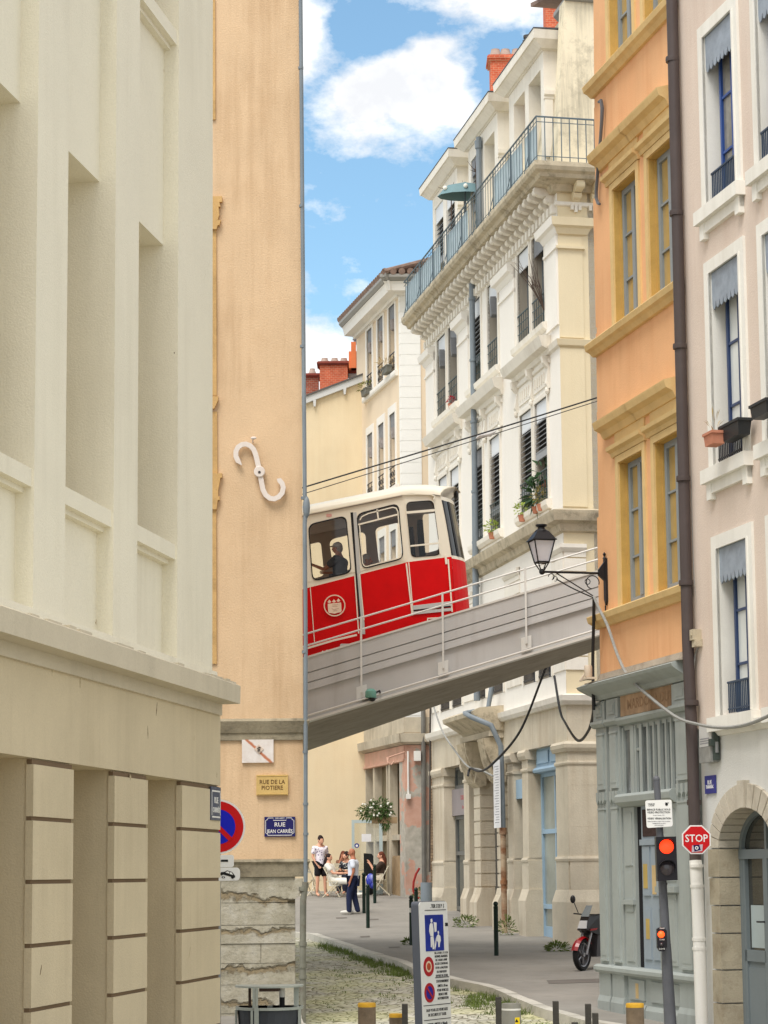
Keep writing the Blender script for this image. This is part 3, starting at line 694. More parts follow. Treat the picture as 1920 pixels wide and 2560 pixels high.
# quoins: frontal strip on the end wall
m = MB(); m.plan(Qf, [(.0, 0), (.95, 0), (.95, -6), (.6, -6)], 3.9, 17.6); m.build('end_wall', M_bei, r)
m = MB(); z = 4.55; k = 0
while z < 17.4:
    d = .012; m.plan(Qf, [(-.0, .03), (.58, .03), (.58, -.05), (-.0, -.05)], z, z+.308)
    m.box(Mf, -.02, .13, -.05, .025, z, z+.308); z += .322; k += 1
m.box(Qf, .0, .575, -.05, .018, 4.5, 17.4); m.build('quoins', M_whi, r)
m = MB(); pr_ = [(-.1, 16.93), (.12, 16.93), (.16, 16.99), (.42, 17.0), (.46, 17.2), (.5, 17.26), (-.1, 17.3)]
m.prof(Mf, .0, 5.3, pr_, -1, 0); m.prof(Qf, 0, .9, pr_, -1.0, 0); m.build('eaves', M_trim, r)
m = MB(); pr_ = [(.36, 17.27), (.52, 17.27), (.60, 17.36), (.60, 17.45), (.36, 17.47)]
m.prof(Mf, .0, 5.3, pr_, -1, 0); m.prof(Qf, 0, .9, pr_, -1.0, 0); m.build('gutter', M_gut, r)
m = MB()
for i in range(26):
    u = -.5+i*.23; a = Mf.P(u, .62, 17.50); b_ = Mf.P(u+1.2, -4, 19.2); m.tube([a, b_], .085, 8)
for i in range(5):
    u = -.45+i*.25; m.tube([Qf.P(u, .62, 17.52), Qf.P(u, -3, 17.95)], .1, 8)
m.hexa([Mf.P(-.6, .55, 17.44), Mf.P(5.4, .55, 17.44), Mf.P(5.4, -4, 19.1)], [Mf.P(-.6, .55, 17.47), Mf.P(5.4, .55, 17.47), Mf.P(5.4, -4, 19.16)])
m.build('roof', M_tile, r, smooth=True)
# ground floor shop of the same house
M_pink = mat('pink_plaster', S(206, 164, 144), var=.12, sc=2.5, bump=.3, dirt=.35, dirtcol=S(190, 170, 148), streak=.25, stain=S(160, 120, 96))
M_patch, nt, b = nmat('patched_plaster'); co = N(nt, 'ShaderNodeTexCoord').outputs['Object']
k1 = ramp(nt, noise(nt, co, 1.6, 4, .55, None, (3.2, 1, 7)), [(.47, 0.), (.49, 1.)])
c = mixc(nt, k1, ramp(nt, noise(nt, co, 5, 5), [(.3, S(194, 150, 130)), (.7, S(204, 166, 148))]), ramp(nt, noise(nt, co, 6, 6), [(.3, S(160, 156, 144)), (.7, S(190, 184, 172))]))
nt.links.new(c, b.inputs['Base Color']); b.inputs['Roughness'].default_value = .9
M_stn = mat('grey_stone', S(196, 186, 166), var=.12, sc=3, bump=.35, fine=.12, streak=.4, stain=S(110, 100, 84))
M_wood = mat('weathered_wood', S(168, 144, 112), var=.2, sc=3, bump=.2, streak=.3, stain=S(100, 78, 56))
M_sh_g = glassy('shop_glass', S(150, 138, 112), rough=.2, var=.25)
m = MB(); pr_ = [(-.2, 3.70), (.05, 3.72), (.20, 3.78), (.22, 4.02), (-.2, 4.06)]
m.prof(Mf, 0, 5.2, pr_, -1, 0); m.prof(Qf, 0, .9, pr_, -1., 0); m.build('shop_cornice', M_stn, r)
m = MB(); m.box(Mf, .0, 5.3, -.3, .02, 4.06, 4.50); m.plan(Qf, [(0, .02), (.9, .02), (.9, -.3), (0, -.3)], 4.06, 4.5); m.build('stone_band', M_stn, r)
m = MB(); m.box(Mf, .1, 5.3, -.3, .0, 3.26, 3.70); m.prof(Mf, .05, 5.3, [(-.02, 3.22), (.04, 3.24), (.04, 3.30), (-.02, 3.31)]); m.build('fascia', M_pink, r)
m = MB(); m.plan(Qf, [(.0, -.0), (.95, -.0), (.95, -.5), (.15, -.5)], -1.3, 3.70); m.box(Mf, 0, .62, -.5, .0, -1.3, 3.26); m.build('corner_pier', M_patch, r)
m = MB()
for a, b_ in ((1.75, 1.95), (2.1, 2.2), (3.6, 3.8), (4.7, 4.85)): m.box(Mf, a, b_, -.25, -.02, -1.2, 3.26)
m.box(Mf, 4.85, 5.3, -.3, -.03, -1.2, 3.26); m.box(Mf, .62, 4.85, -.3, -.05, 1.0, 1.16); m.build('shop_frame', M_stn, r)
m = MB(); m.box(Mf, .62, 4.85, -.36, -.3, -1.2, 3.26); m.build('shop_window', M_sh_g, r)
m = MB(); m.box(Mf, .75, 1.7, -.28, -.06, -1.2, .55)
for i in range(4): m.box(Mf, .75+i*.24, .93+i*.24, -.06, -.03, -1.1, .5)
m.build('shop_shutter', M_wood, r)
M_pipeD = mat('pipe_grey', S(118, 116, 110), var=.15, sc=3, rough=.6, bump=.1, dirt=.3, dirtcol=S(80, 70, 60))
m = MB(); Yq = 62.85
m.tube([atY(1058, 1770, Yq), atY(1059, 2000, Yq), atY(1060, 2190, Yq), atY(1062, 2290, Yq)], .065, 8); m.build('drainpipe', M_pipeD, r, smooth=True)
m = MB(); m.box(Mf, .0, .3, 0, 0, 0, 0) if False else None
a = atY(1020, 1878, 62.93); b_ = atY(1021, 1985, 62.93)
m.tube([a, b_], .03, 6); m.box(WD, b_.x-.07, b_.x+.07, 62.85, 62.95, b_.z-.14, b_.z); m.build('conduit', M_white, r)
m = MB(); a = atY(1043, 1887, 62.9); m.box(WD, a.x-.1, a.x+.1, 62.7, 62.95, a.z-.18, a.z+.1); m.build('alarm_box', M_white, r)
m = MB(); a = [atY(*p, 62.9) for p in ((970, 1903), (973, 1893), (1012, 1880))]; m.tube(a, .025, 6); m.build('conduit', M_pink, r); m = MB(); m.tube([atY(968, 1893, 62.6), atY(970, 1907, 62.5), atY(978, 1912, 62.5), atY(985, 1903, 62.6)], .02, 5); m.build('pipe_bracket', M_pink, r)

# ================================================================ white balconied building
W = Fr(1404, 1100, 47.5, -11.7, -1); R_ = Fr(1404, 1100, 47.5, 78.3, 1)
M_ww = mat('white_render', S(238, 234, 226), var=.025, sc=.8, bump=.22, bsc=35, fine=.05, streak=.07, stain=S(190, 178, 160))
M_cr = mat('cream_render', S(224, 210, 178), var=.035, sc=.8, bump=.2, bsc=35, fine=.05, streak=.1, stain=S(190, 166, 120))
M_ws = mat('moulded_stone', S(234, 229, 218), var=.05, sc=2, bump=.2, fine=.06, streak=.22, stain=S(150, 132, 104))
M_wd = mat('stained_stone', S(196, 184, 160), var=.14, sc=3, bump=.35, fine=.12, dirt=.7, dirtcol=S(98, 90, 76), streak=.3, stain=S(84, 76, 62))
M_gfs = mat('golden_stone', S(208, 198, 178), var=.10, sc=1.4, bump=.3, bsc=24, fine=.1, streak=.35, stain=S(150, 124, 88))
M_gate = mat('stained_gable', S(238, 226, 198), var=.05, sc=.8, bump=.3, dirt=.55, dirtcol=S(150, 142, 122), streak=.6, stain=S(96, 92, 80))
M_greyw = mat('grey_paint', S(120, 128, 134), var=.08, rough=.6, bump=.05)
M_slat = mat('shutter_slat', S(150, 152, 154), var=.1, rough=.6, bump=.05)
M_valw = mat('valance_white', S(222, 226, 230), var=.05, rough=.5, bump=.05)
M_railg = mat('rail_bluegreen', S(92, 106, 114), var=.15, rough=.55, bump=.05)
M_railw = mat('rail_greygreen', S(72, 86, 86), var=.1, rough=.5, bump=0)
M_in = mat('reveal_shaded', S(176, 168, 154), var=.08, bump=0, streak=.2, stain=S(130, 122, 110))  # white stone reveals, their shade is put into a darker grey
r = T('balconied_building', 'white five storey building with a roof balcony and dormers behind the bridge', 'building', W.P(0, 0, -1.5))
WB = r
pairs = [((1.06, 2.10), (2.36, 3.40)), ((5.28, 6.27), (6.98, 8.02)), ((9.50, 10.53), (10.85, 11.90))]
fa, fb, fc = [], [], []
for pr2 in pairs:
    for a, b_ in pr2:
        fa.append((a, b_, 12.38, 14.62)); fb.append((a, b_, 8.33, 10.72)); fc.append((a, b_, 4.35, 6.25))
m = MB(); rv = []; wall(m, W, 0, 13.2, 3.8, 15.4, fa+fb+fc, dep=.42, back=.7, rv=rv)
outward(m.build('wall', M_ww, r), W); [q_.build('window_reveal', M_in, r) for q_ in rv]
m = MB(); m.box(R_, .004, 3.2, -.25, -.0, 3.8, 15.4); m.box(R_, .8, 3.2, -5, -.26, 3.8, 15.4); m.build('side_wall', M_cr, r)
for k, fl in enumerate((fa, fb, fc)):
    for i, (a, b_, c, d) in enumerate(fl):
        e = .1
        m = MB(); m.box(W, a-e, a, -.03, .035, c, d+e); m.box(W, b_, b_+e, -.03, .035, c, d+e); m.box(W, a, b_, -.03, .035, d, d+e)
        m.build('architrave', M_ws, r)
        w = window(W, a, b_, c, d, -.22, r, M_greyw, M_dark, (.3, .62), True, .055)
        if k < 2:
            valance(W, a+.01, b_-.01, d, .40, -.03, w, M_valw if (i+k) % 4 else M_val, 9, .05)
            railing(W, a+.01, b_-.01, c+.03, c+.74, .03, w, M_railw, .19, 1)
        else:
            shutter(W, a+.03, b_-.03, c+.55, d, -.2, w, M_slat, .09)
            railing(W, a+.01, b_-.01, c+.03, c+.5, .03, w, M_iron, .1, 0)
        if (k, i) in ((1, 0),): shutter(W, a+.04, b_-.04, 9.6, 10.3, -.08, w, M_slat, .11, .1)
        elif (k, i) in ((1, 1), (1, 2), (1, 3)): shutter(W, a+.04, b_-.04, 9.0 if i != 3 else 8.7, 10.34, -.1, w, M_slat, .125, .1)
        elif (k, i) in ((1, 4), (1, 5)): shutter(W, a+.04, b_-.04, 8.7, 10.3, -.1, w, M_slat, .125, .1)
        elif (k, i) == (0, 3): shutter(W, a+.04, b_-.04, 13.2, 14.2, -.1, w, M_slat, .125, .1)
        elif (k, i) in ((0, 2), (0, 4), (0, 5)):
            m = MB(); m.lathe(W.P((a+b_)/2, -.12, 0), [(.24, d-.85), (.27, d-.7), (.27, d-.4)], 4); m.build('rolled_blind', M_val, w)
# pilasters, capitals, hoods, panels
for a, b_ in ((-.02, .92), (3.62, 4.98), (8.25, 9.28), (12.2, 13.2)):
    e0 = -1 if a < 0 else 0
    m = MB(); m.box(W, max(a, 0), b_, 0, .05, 12.1, 14.4); m.prof(W, a, b_+.04, [(0, 14.14), (.06, 14.16), (.12, 14.28), (.20, 14.32), (.22, 14.5), (0, 14.56)], e0, 1)
    m.prof(W, a, b_+.02, [(0, 13.80), (.09, 13.82), (.09, 13.88), (0, 13.9)], e0, 0); m.build('pilaster', M_ww, r)
for (a0, b0), (a1, b1) in pairs:
    m = MB(); m.prof(W, a0-.22, b1+.22, [(0, 12.16), (.05, 12.18), (.14, 12.24), (.16, 12.36), (0, 12.40)]); m.box(W, a0-.12, b1+.12, 0, .05, 12.02, 12.16); m.build('sill', M_ws, r)
    m = MB(); m.prof(W, a0-.36, b1+.36, [(0, 11.58), (.06, 11.6), (.10, 11.70), (.26, 11.74), (.32, 11.90), (.34, 11.96), (0, 12.03)], -.6, .6)
    m.prof(W, a0-.3, b1+.3, [(0, 11.4), (.05, 11.42), (.05, 11.5), (0, 11.52)]); m.build('hood', M_ws, r)
    for a, b_ in ((a0, b0), (a1, b1)):
        m = MB(); m.box(W, a-.02, b_+.02, 0, .03, 10.95, 11.36)
        for q_ in range(5):
            uu = a+.14+q_*(b_-a-.28)/4; m.box(W, uu-.022, uu+.022, .028, .055, 11.05, 11.27)
        m.build('frieze_panel', M_ws, r)
    for u in (a0-.17, (b0+a1)/2, b1+.17):
        m = MB(); m.prof(W, u-.07, u+.07, [(0, 10.85), (.05, 10.82), (.10, 10.95), (.07, 11.1), (.05, 11.3), (.16, 11.42), (.18, 11.57), (0, 11.58)]); m.ell(W.P(u, .05, 10.8), (.06, .06, .09), n=8, m=5); m.build('console', M_ws, r)
    m = MB(); m.prof(W, a0-.2, b1+.2, [(0, 8.1), (.08, 8.12), (.13, 8.2), (.14, 8.31), (0, 8.34)]); m.box(W, a0-.08, b1+.08, 0, .04, 7.9, 8.1); m.build('sill', M_ws, r)
m = MB(); m.prof(R_, 0, 3, [(0, 11.58), (.07, 11.62), (.10, 11.75), (0, 11.78)], -1, 0); m.prof(R_, 0, .62, [(0, 14.14), (.06, 14.16), (.12, 14.28), (.20, 14.32), (.22, 14.5), (0, 14.56)], -1, 1)
m.prof(R_, 0, .6, [(0, 13.80), (.09, 13.82), (.09, 13.88), (0, 13.9)], -1, 0); m.box(R_, .0, .56, 0, .025, 11.8, 14.1); m.box(R_, .0, .56, 0, .025, 8.0, 11.55); m.build('side_mouldings', M_cr, r)
m = MB(); m.prof(W, -.0, .75, [(0, 11.58), (.07, 11.62), (.10, 11.75), (0, 11.78)], -1, 0); m.build('string_course', M_ws, r)
# string course above the bridge
sp_ = [(0, 7.42), (.08, 7.45), (.12, 7.6), (.26, 7.66), (.30, 7.82), (.31, 7.88), (0, 7.96)]
m = MB(); m.prof(W, 0, 13.2, sp_, -1, 0); m.prof(R_, 0, 3, sp_, -1, 0); m.build('string_course', M_wd, r)
sp2 = [(0, 6.98), (.05, 7.0), (.10, 7.08), (.10, 7.16), (0, 7.18)]
for a, b_ in ((0, .9), (3.65, 5.0), (8.2, 9.3), (12.2, 13.2)):
    m = MB(); m.prof(W, a, b_, sp2, -1 if a == 0 else 0, 0)
    if a == 0: m.prof(R_, 0, .5, sp2, -1, 0)
    z = 4.4
    while z < 6.9:
        m.box(W, a+.0, b_, 0, .03, z, z+.28)
        if a == 0: m.box(R_, 0, .5, 0, .03, z, z+.28)
        z += .31
    m.build('rusticated_pilaster', M_ws, r)
# roof balcony
sl_ = [(-.1, 15.12), (.12, 15.12), (.2, 15.25), (.52, 15.30), (.56, 15.38), (.66, 15.42), (.70, 15.50), (.70, 15.60), (-.1, 15.62)]
m = MB(); m.prof(W, 0, 13.35, sl_, -1, 0); m.prof(R_, 0, 3, sl_, -1, 0); bal = m.build('balcony_slab', M_wd, r)
def console(F, u):
    m = MB(); pts = [(0, 14.93), (.04, 14.90), (.10, 14.93), (.15, 15.02), (.16, 15.10), (.24, 15.08), (.36, 15.10), (.44, 15.18), (.46, 15.28), (0, 15.29)]
    m.prof(F, u-.085, u+.085, pts); m.lathe(F.P(u-.095, .13, 15.03), [(.085, 0), (.085, .19)], 10, F.d+(0,)); m.lathe(F.P(u-.095, .40, 15.19), [(.08, 0), (.08, .19)], 10, F.d+(0,))
    return m
k0 = console(W, .3).build('console', M_ws, bal); 
k0.data.polygons.foreach_set('use_smooth', [False]*len(k0.data.polygons))
for i in range(1, 31):
    c = k0.copy(); COL.objects.link(c); c.parent = bal; d = i*.425; c.location = (W.d[0]*d, W.d[1]*d, 0); ORG[c.name] = ORG[bal.name]
for u in (.42, .85, 1.3): console(R_, u).build('console', M_cr, bal)
m = MB(); m.prof(W, 0, 13.2, [(0, 14.80), (.05, 14.82), (.05, 14.90), (0, 14.92)], -1, 0); u = .12
while u < 13.2: m.box(W, u-.075, u+.075, .0, .12, 14.66, 14.85); u += .30
for u in (.42, .85, 1.3):
    for k in (-1, 0, 1): m.box(R_, u+k*.09-.035, u+k*.09+.035, 0, .07, 14.72-(.05 if k == 0 else 0), 14.85)
m.prof(R_, 0, 3, [(0, 14.80), (.05, 14.82), (.05, 14.90), (0, 14.92)], -1, 0); m.build('dentils', M_ws, bal)
v = .63; m = MB()
m.tube([R_.P(3, v, 16.62), R_.P(-v, v, 16.62), W.P(13.25, v, 16.62), W.P(13.25, 0, 16.62)], .022, 6)
for z in (15.72, 16.5): m.tube([R_.P(3, v, z), R_.P(-v, v, z), W.P(13.25, v, z)], .010, 4)
u = -v
while u < 13.26: m.box(W, u-.006, u+.006, v-.006, v+.006, 15.6, 16.6); u += .24
u = -v
while u < 3: m.box(R_, u-.009, u+.009, v-.009, v+.009, 15.6, 16.6); u += .19
for u in (0, 1.6, 3.2, 4.8, 6.4, 8, 9.6, 11.2, 12.8): m.tube([W.P(u, v, 15.62), W.P(u, v, 16.62)], .018, 6); m.tube([W.P(u, v, 16.0), W.P(u, v+.12, 15.5)], .01, 4)
m.build('balcony_railing', M_railg, r)
M_scr = mat('screen_teal', S(184, 202, 210), var=.12, sc=4, rough=.7, bump=.1)
_nt = M_scr.node_tree; _o = [n for n in _nt.nodes if n.type == 'OUTPUT_MATERIAL'][0]; _b = [n for n in _nt.nodes if n.type == 'BSDF_PRINCIPLED'][0]
_t = _nt.nodes.new('ShaderNodeBsdfTransparent'); _m = _nt.nodes.new('ShaderNodeMixShader'); _m.inputs[0].default_value = .8; _nt.links.new(_t.outputs[0], _m.inputs[1]); _nt.links.new(_b.outputs[0], _m.inputs[2]); _nt.links.new(_m.outputs[0], _o.inputs[0])
for a, b_ in ((-.5, .5), (.72, 3.25), (5.9, 8.2), (8.9, 13.2)):
    m = MB(); m.box(W, a, b_, v-.05, v-.035, 15.68, 16.48); m.build('balcony_screen', M_scr, r)
# attic and dormers
m = MB(); m.hexa([W.P(.02, .0, 15.6), W.P(13.2, 0, 15.6), W.P(13.2, -4, 15.6), W.P(.02, -4, 15.6)], [W.P(.32, -.55, 19.7), W.P(13.0, -.55, 19.7), W.P(13, -4, 19.7), W.P(.32, -4, 19.7)])
at = m.build('attic', M_gate, r)
m = MB(); m.face(R_, [(.0, 15.6), (3.5, 15.6), (3.5, 19.62), (.26, 19.62)], -.4, .012); m.build('gable_wall', M_gate, r)
m = MB(); gpz = [(-.3, 19.6), (.10, 19.6), (.2, 19.7), (.2, 19.8), (-.3, 19.84)]
m.prof(R_, .3, 3.5, gpz, -1, 0); m.prof(Fr(1404, 1100, 47.5, -11.7, -1).set((W.P(.3, -.55, 0).x, W.P(.3, -.55, 0).y), -11.7, -1), 0, .9, gpz, -1, 0); m.build('gutter', M_gut, r)
m = MB()
for i in range(8): m.tube([R_.P(.3+i*.28, .2, 19.88), R_.P(.4+i*.28, -3, 21.0)], .10, 8)
m.hexa([R_.P(.2, .2, 19.8), R_.P(3.5, .2, 19.8), R_.P(3.5, -4, 21.1), R_.P(.6, -4, 21.1)], [R_.P(.2, .2, 19.85), R_.P(3.5, .2, 19.85), R_.P(3.5, -4, 21.2), R_.P(.6, -4, 21.2)])
m.build('roof', M_tile, r, smooth=True)
M_dwin = [mat('wood_red', S(150, 82, 70), rough=.6), M_greyw, M_greyw]
for j, (d0, d1, ws) in enumerate(((.80, 3.86, ((1.05, 2.08), (2.42, 3.42))), (4.96, 7.98, ((5.28, 6.33), (6.72, 7.72))), (9.24, 12.15, ((9.55, 10.52), (10.88, 11.88))))):
    m = MB(); ops = [(a, b_, 15.75, 18.36) for a, b_ in ws]; wall(m, W, d0, d1, 15.62, 18.8, ops, v=.03, dep=.42, back=0)
    for u in (d0, d1): m.poly([W.P(u, .03, 15.62), W.P(u, .03, 18.8), W.P(u, -2.2, 18.8), W.P(u, -2.2, 15.62)])
    m.box(W, d0+.01, d1-.01, -2.2, -.5, 15.62, 18.8)
    dm = m.build('dormer', M_ws, r)
    m = MB(); pr_ = [(-2.5, 18.75), (.06, 18.72), (.10, 18.80), (.22, 18.86), (.28, 18.98), (.33, 19.06), (.33, 19.10), (-2.5, 19.14)]
    m.prof(W, d0-.02, d1+.02, pr_, 0, 0)
    m.hexa([W.P(d0-.28, .33, 18.9), W.P(d1+.28, .33, 18.9), W.P(d1+.28, -2.5, 18.9), W.P(d0-.28, -2.5, 18.9)], [W.P(d0-.33, .34, 19.10), W.P(d1+.33, .34, 19.10), W.P(d1+.33, -2.5, 19.10), W.P(d0-.33, -2.5, 19.10)])
    m.hexa([W.P(d0-.12, .12, 18.74), W.P(d1+.12, .12, 18.74), W.P(d1+.12, -2.5, 18.74), W.P(d0-.12, -2.5, 18.74)], [W.P(d0-.27, .29, 18.9), W.P(d1+.27, .29, 18.9), W.P(d1+.27, -2.5, 18.9), W.P(d0-.27, -2.5, 18.9)])
    m.build('dormer_cornice', M_ws, dm)
    m = MB(); m.hexa([W.P(d0-.34, .35, 19.11), W.P(d1+.34, .35, 19.11), W.P(d1+.34, -2.5, 19.15), W.P(d0-.34, -2.5, 19.15)], [W.P(d0-.34, .35, 19.13), W.P(d1+.34, .35, 19.13), W.P(d1+.34, -2.5, 19.25), W.P(d0-.34, -2.5, 19.25)]); m.build('dormer_roof', mat('zinc_dark', S(84, 84, 88), rough=.5), dm)
    m = MB()
    nn_ = frame((W.P(d0, 0, 0).x, W.P(d0, 0, 0).y), 78.3, 1)
    m.prof(nn_, -.04, .20, [(0, 17.55), (.05, 17.57), (.05, 17.62), (.09, 17.66), (.09, 17.76), (0, 17.78)]); m.box(nn_, -.02, .17, 0, .05, 16.2, 17.55); m.build('dormer_bracket', M_ws, dm)
    for i, (a, b_, c, d) in enumerate(ops):
        w = window(W, a, b_, c, d, -.30, dm, M_dwin[0] if (j, i) == (0, 1) else M_greyw, M_curt if (i+j) % 2 else M_dark, (.45,), True, .06)
        ORG[w.name] = ORG[r.name]
        if j == 2:
            valance(W, a, b_, d, .42, .0, dm, M_valw, 8, .04); shutter(W, a+.05, b_-.05, 16.9, 17.9, -.1, dm, M_slat, .125, .1)
        if (j, i) == (1, 1): shutter(W, a+.05, b_-.05, 17.2, 17.9, -.1, dm, M_slat, .125, .1); valance(W, a, b_, d, .4, 0, dm, M_val, 8, .04)
m = MB()   # zinc rain pipe on the facade and on the dormer
m.tube([W.P(7.35, .14, 15.0), W.P(7.33, .14, 9.5)], .075, 10); m.tube([W.P(7.33, .14, 9.5), W.P(7.33, .16, 6), W.P(7.33, .16, 4.3)], .085, 10)
for z in (14.6, 13, 11.4, 9.6, 8.3, 7.2): m.lathe(W.P(7.34, .14, z), [(.095, -.03), (.095, .03)], 10)
m.tube([W.P(6.5, .12, 18.6), W.P(6.5, .14, 15.6)], .07, 8); m.lathe(W.P(6.5, .13, 18.4), [(.09, -.1), (.1, .1)], 8)
m.build('drainpipe', M_zinc, r, smooth=True)
# chimneys of this building
v_ = lambda Y: -(Y-47.5)
RF = frame((W.O[0], 47.5), 90, 1)
chim(RF, r, 1226, 1300, 138, 300, 152, [(1240, 113, .15), (1265, 113, .15), (1293, 113, .15)], M_brk, 57.5, .7)
chim(RF, r, 1362, 1500, -60, 120, -50, [], M_brk, 54, .8)
m = MB(); p = atY(1319, 112, 49.5); m.lathe(p, [(.10, -.2), (.09, 0), (.12, .02), (.12, .1), (.07, .13), (.1, .16), (.1, .22), (.03, .25)], 10); m.build('vent_cowl', mat('cowl_dark', S(84, 80, 76)), r)
# ---------------- ground floor of the balconied building
r = WB
m = MB(); pb = [(-.1, 3.62), (.08, 3.64), (.14, 3.72), (.16, 3.84), (-.1, 3.90)]
m.prof(W, 0, 13.3, pb, -1, 0); m.prof(R_, 0, 3, pb, -1, 0); m.build('band_course', M_ws, r)
m = MB(); m.box(W, 0, 13.2, -.7, -.01, 2.84, 3.66); m.box(R_, 0, 3, -.6, -.012, 2.84, 3.66); m.build('fascia', M_gfs, r)
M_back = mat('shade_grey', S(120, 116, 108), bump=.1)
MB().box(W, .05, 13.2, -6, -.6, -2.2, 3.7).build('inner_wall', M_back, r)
def pier(a, b_, e0=0, corner=False, dep=.32, plinth=True):
    m = MB(); z0 = -2.3
    m.box(W, a, b_, -dep, .0, .32, 2.62)
    m.box(W, a-.015*(not corner), b_+.015, -dep, .025, -.36, .30)
    m.prof(W, a, b_, [(-dep, .26), (.04, .26), (.05, .31), (.03, .36), (-dep, .37)], e0, 0)
    m.prof(W, a-.05*(not corner), b_+.05, [(-dep, z0), (.12, z0), (.12, -.62), (.05, -.42), (.03, -.36), (-dep, -.36)], e0, 0)
    m.prof(W, a-.03*(not corner), b_+.03, [(-dep, 2.34), (.02, 2.34), (.03, 2.38), (.02, 2.42), (-dep, 2.42)], e0, 0)
    m.prof(W, a-.06*(not corner), b_+.06, [(-dep, 2.60), (.05, 2.62), (.09, 2.70), (.10, 2.78), (.06, 2.84), (-dep, 2.85)], e0, 0)
    for z in (1.05, 1.75): m.box(W, a-.001, b_+.001, -.1, .003, z-.006, z+.006) if False else None
    return m
for a, b_ in ((11.75, 13.12), (8.95, 9.5), (4.55, 5.1), (3.25, 3.78)): pier(a, b_).build('pier', M_gfs, r)
m = pier(-.0, .95, -1, True)
m.box(R_, .004, 3, -.3, .002, .32, 2.62); m.box(R_, .004, 3, -.3, .027, -.36, .30)
for q_ in ([(-.3, .26), (.04, .26), (.05, .31), (.03, .36), (-.3, .37)], [(-.3, -2.3), (.12, -2.3), (.12, -.62), (.05, -.42), (.03, -.36), (-.3, -.36)], [(-.3, 2.60), (.05, 2.62), (.09, 2.70), (.10, 2.78), (.06, 2.84), (-.3, 2.85)], [(-.3, 2.34), (.02, 2.34), (.03, 2.38), (.02, 2.42), (-.3, 2.42)]):
    m.prof(R_, 0, 3, q_, -1, 0)
for z in (1.0, 1.9): m.box(R_, 0, 3, 0, .004, z, z+.012); 
m.build('corner_pier', M_gfs, r)
# portal: two rusticated jambs, carved niche sides and a heavy hood
for a, b_ in ((7.62, 8.25), (5.62, 5.98)):
    m = MB(); z = .3
    m.box(W, a+.02, b_-.02, -.32, .02, -.4, 2.7)
    zz = -.30
    while zz < 2.6: m.box(W, a, b_, -.33, .05, zz, zz+.29); zz += .325
    m.prof(W, a-.06, b_+.06, [(-.3, -2.3), (.18, -2.3), (.18, -.7), (.09, -.5), (.05, -.34), (-.3, -.34)])
    m.build('portal_jamb', M_gfs, r)
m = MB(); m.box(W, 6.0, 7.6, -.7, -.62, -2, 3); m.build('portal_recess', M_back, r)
m = MB(); m.box(W, 6.75, 7.55, -.55, -.5, -1.6, 2.6); m.build('portal_door', mat('door_brown', S(96, 84, 72), rough=.6, bump=.1, streak=.3), r)
m = MB(); hp = [(-.1, 3.42), (.2, 3.44), (.28, 3.52), (.62, 3.74), (.74, 3.80), (.76, 3.90), (.6, 3.98), (-.1, 4.05)]
m.prof(W, 5.35, 8.6, hp, 0, 0); m.build('portal_hood', M_wd, r)
m = MB(); u = 5.45
while u < 8.5: m.box(W, u, u+.05, .1, .34, 3.30, 3.43); u += .1
m.box(W, 5.4, 8.5, -.1, .12, 3.26, 3.43); m.build('hood_dentils', M_gfs, r)
for a, b_ in ((7.5, 8.3), (5.55, 6.1)):
    m = MB(); m.prof(W, a, b_, [(-.1, 2.2), (.06, 2.15), (.20, 2.26), (.16, 2.5), (.30, 2.7), (.42, 3.0), (.45, 3.26), (-.1, 3.3)])
    for k in range(3): m.tube([W.P(a+(.2+.3*k)*(b_-a), .2+.0*k, 2.3), W.P(a+(.2+.3*k)*(b_-a), .36, 2.75), W.P(a+(.2+.3*k)*(b_-a), .46, 3.25)], .06, 6)
    m.build('portal_console', M_wd, r, smooth=True)
# doors and shop windows between the piers
M_dgrey = mat('door_grey', S(116, 116, 112), var=.1, rough=.6, bump=.1, streak=.2)
M_dblue = mat('door_blue', S(158, 186, 208), var=.06, rough=.55, bump=.05, streak=.1, stain=S(130, 140, 140))
M_sgls = glassy('door_glass', S(150, 158, 152), rough=.12, var=.3)
M_dgl = glassy('door_glass_dark', S(70, 78, 78), rough=.08, var=.3)
def door(F, a, b_, z0, z1, v, par, fm, gm, panels, name='door', fw=.09):
    m = MB(); m.box(F, a, a+fw, v-.06, v, z0, z1); m.box(F, b_-fw, b_, v-.06, v, z0, z1); c = (a+b_)/2
    for z in panels[0]: m.box(F, a+fw, b_-fw, v-.06, v, z-.05, z+.05)
    for zl, zh in panels[1]: m.box(F, c-.03, c+.03, v-.06, v-.004, zl, zh)
    for zl, zh in panels[2]: m.box(F, a+fw, b_-fw, v-.055, v-.025, zl, zh)
    d = m.build(name, fm, par); MB().box(F, a+.02, b_-.02, v-.06, v-.045, z0+.02, z1-.02).build('pane', gm, d); return d
d = door(W, 9.5, 11.75, -1.7, 1.55, -.3, r, M_dgrey, M_dgl, ((-1.65, -.9, .55, 1.5), ((-1.65, 1.5),), ((-1.65, -.9),)))
m = MB(); m.box(W, 9.5, 11.75, -.34, -.22, 1.55, 2.25); sg = m.build('shop_sign', mat('sign_grey', S(150, 142, 142), bump=0), r)
M_redt = mat('red_letter', S(176, 96, 96), bump=0)
text(W, 'CORDONNERIE', 10.3, 2.0, .17, -.22, M_redt, sg, .8); text(W, 'Du vieux Lyon', 10.3, 1.75, .13, -.22, M_redt, sg, .8)
window(W, 9.5, 11.75, 2.25, 2.85, -.3, r, M_dgrey, M_dgl, (), True, .08, name='transom')
door(W, .95, 3.25, -1.7, 2.3, -.3, r, M_dblue, M_sgls, ((-1.65, -.75, .95, 2.25), ((-1.65, 2.2),), ((-1.65, -1.2),)))
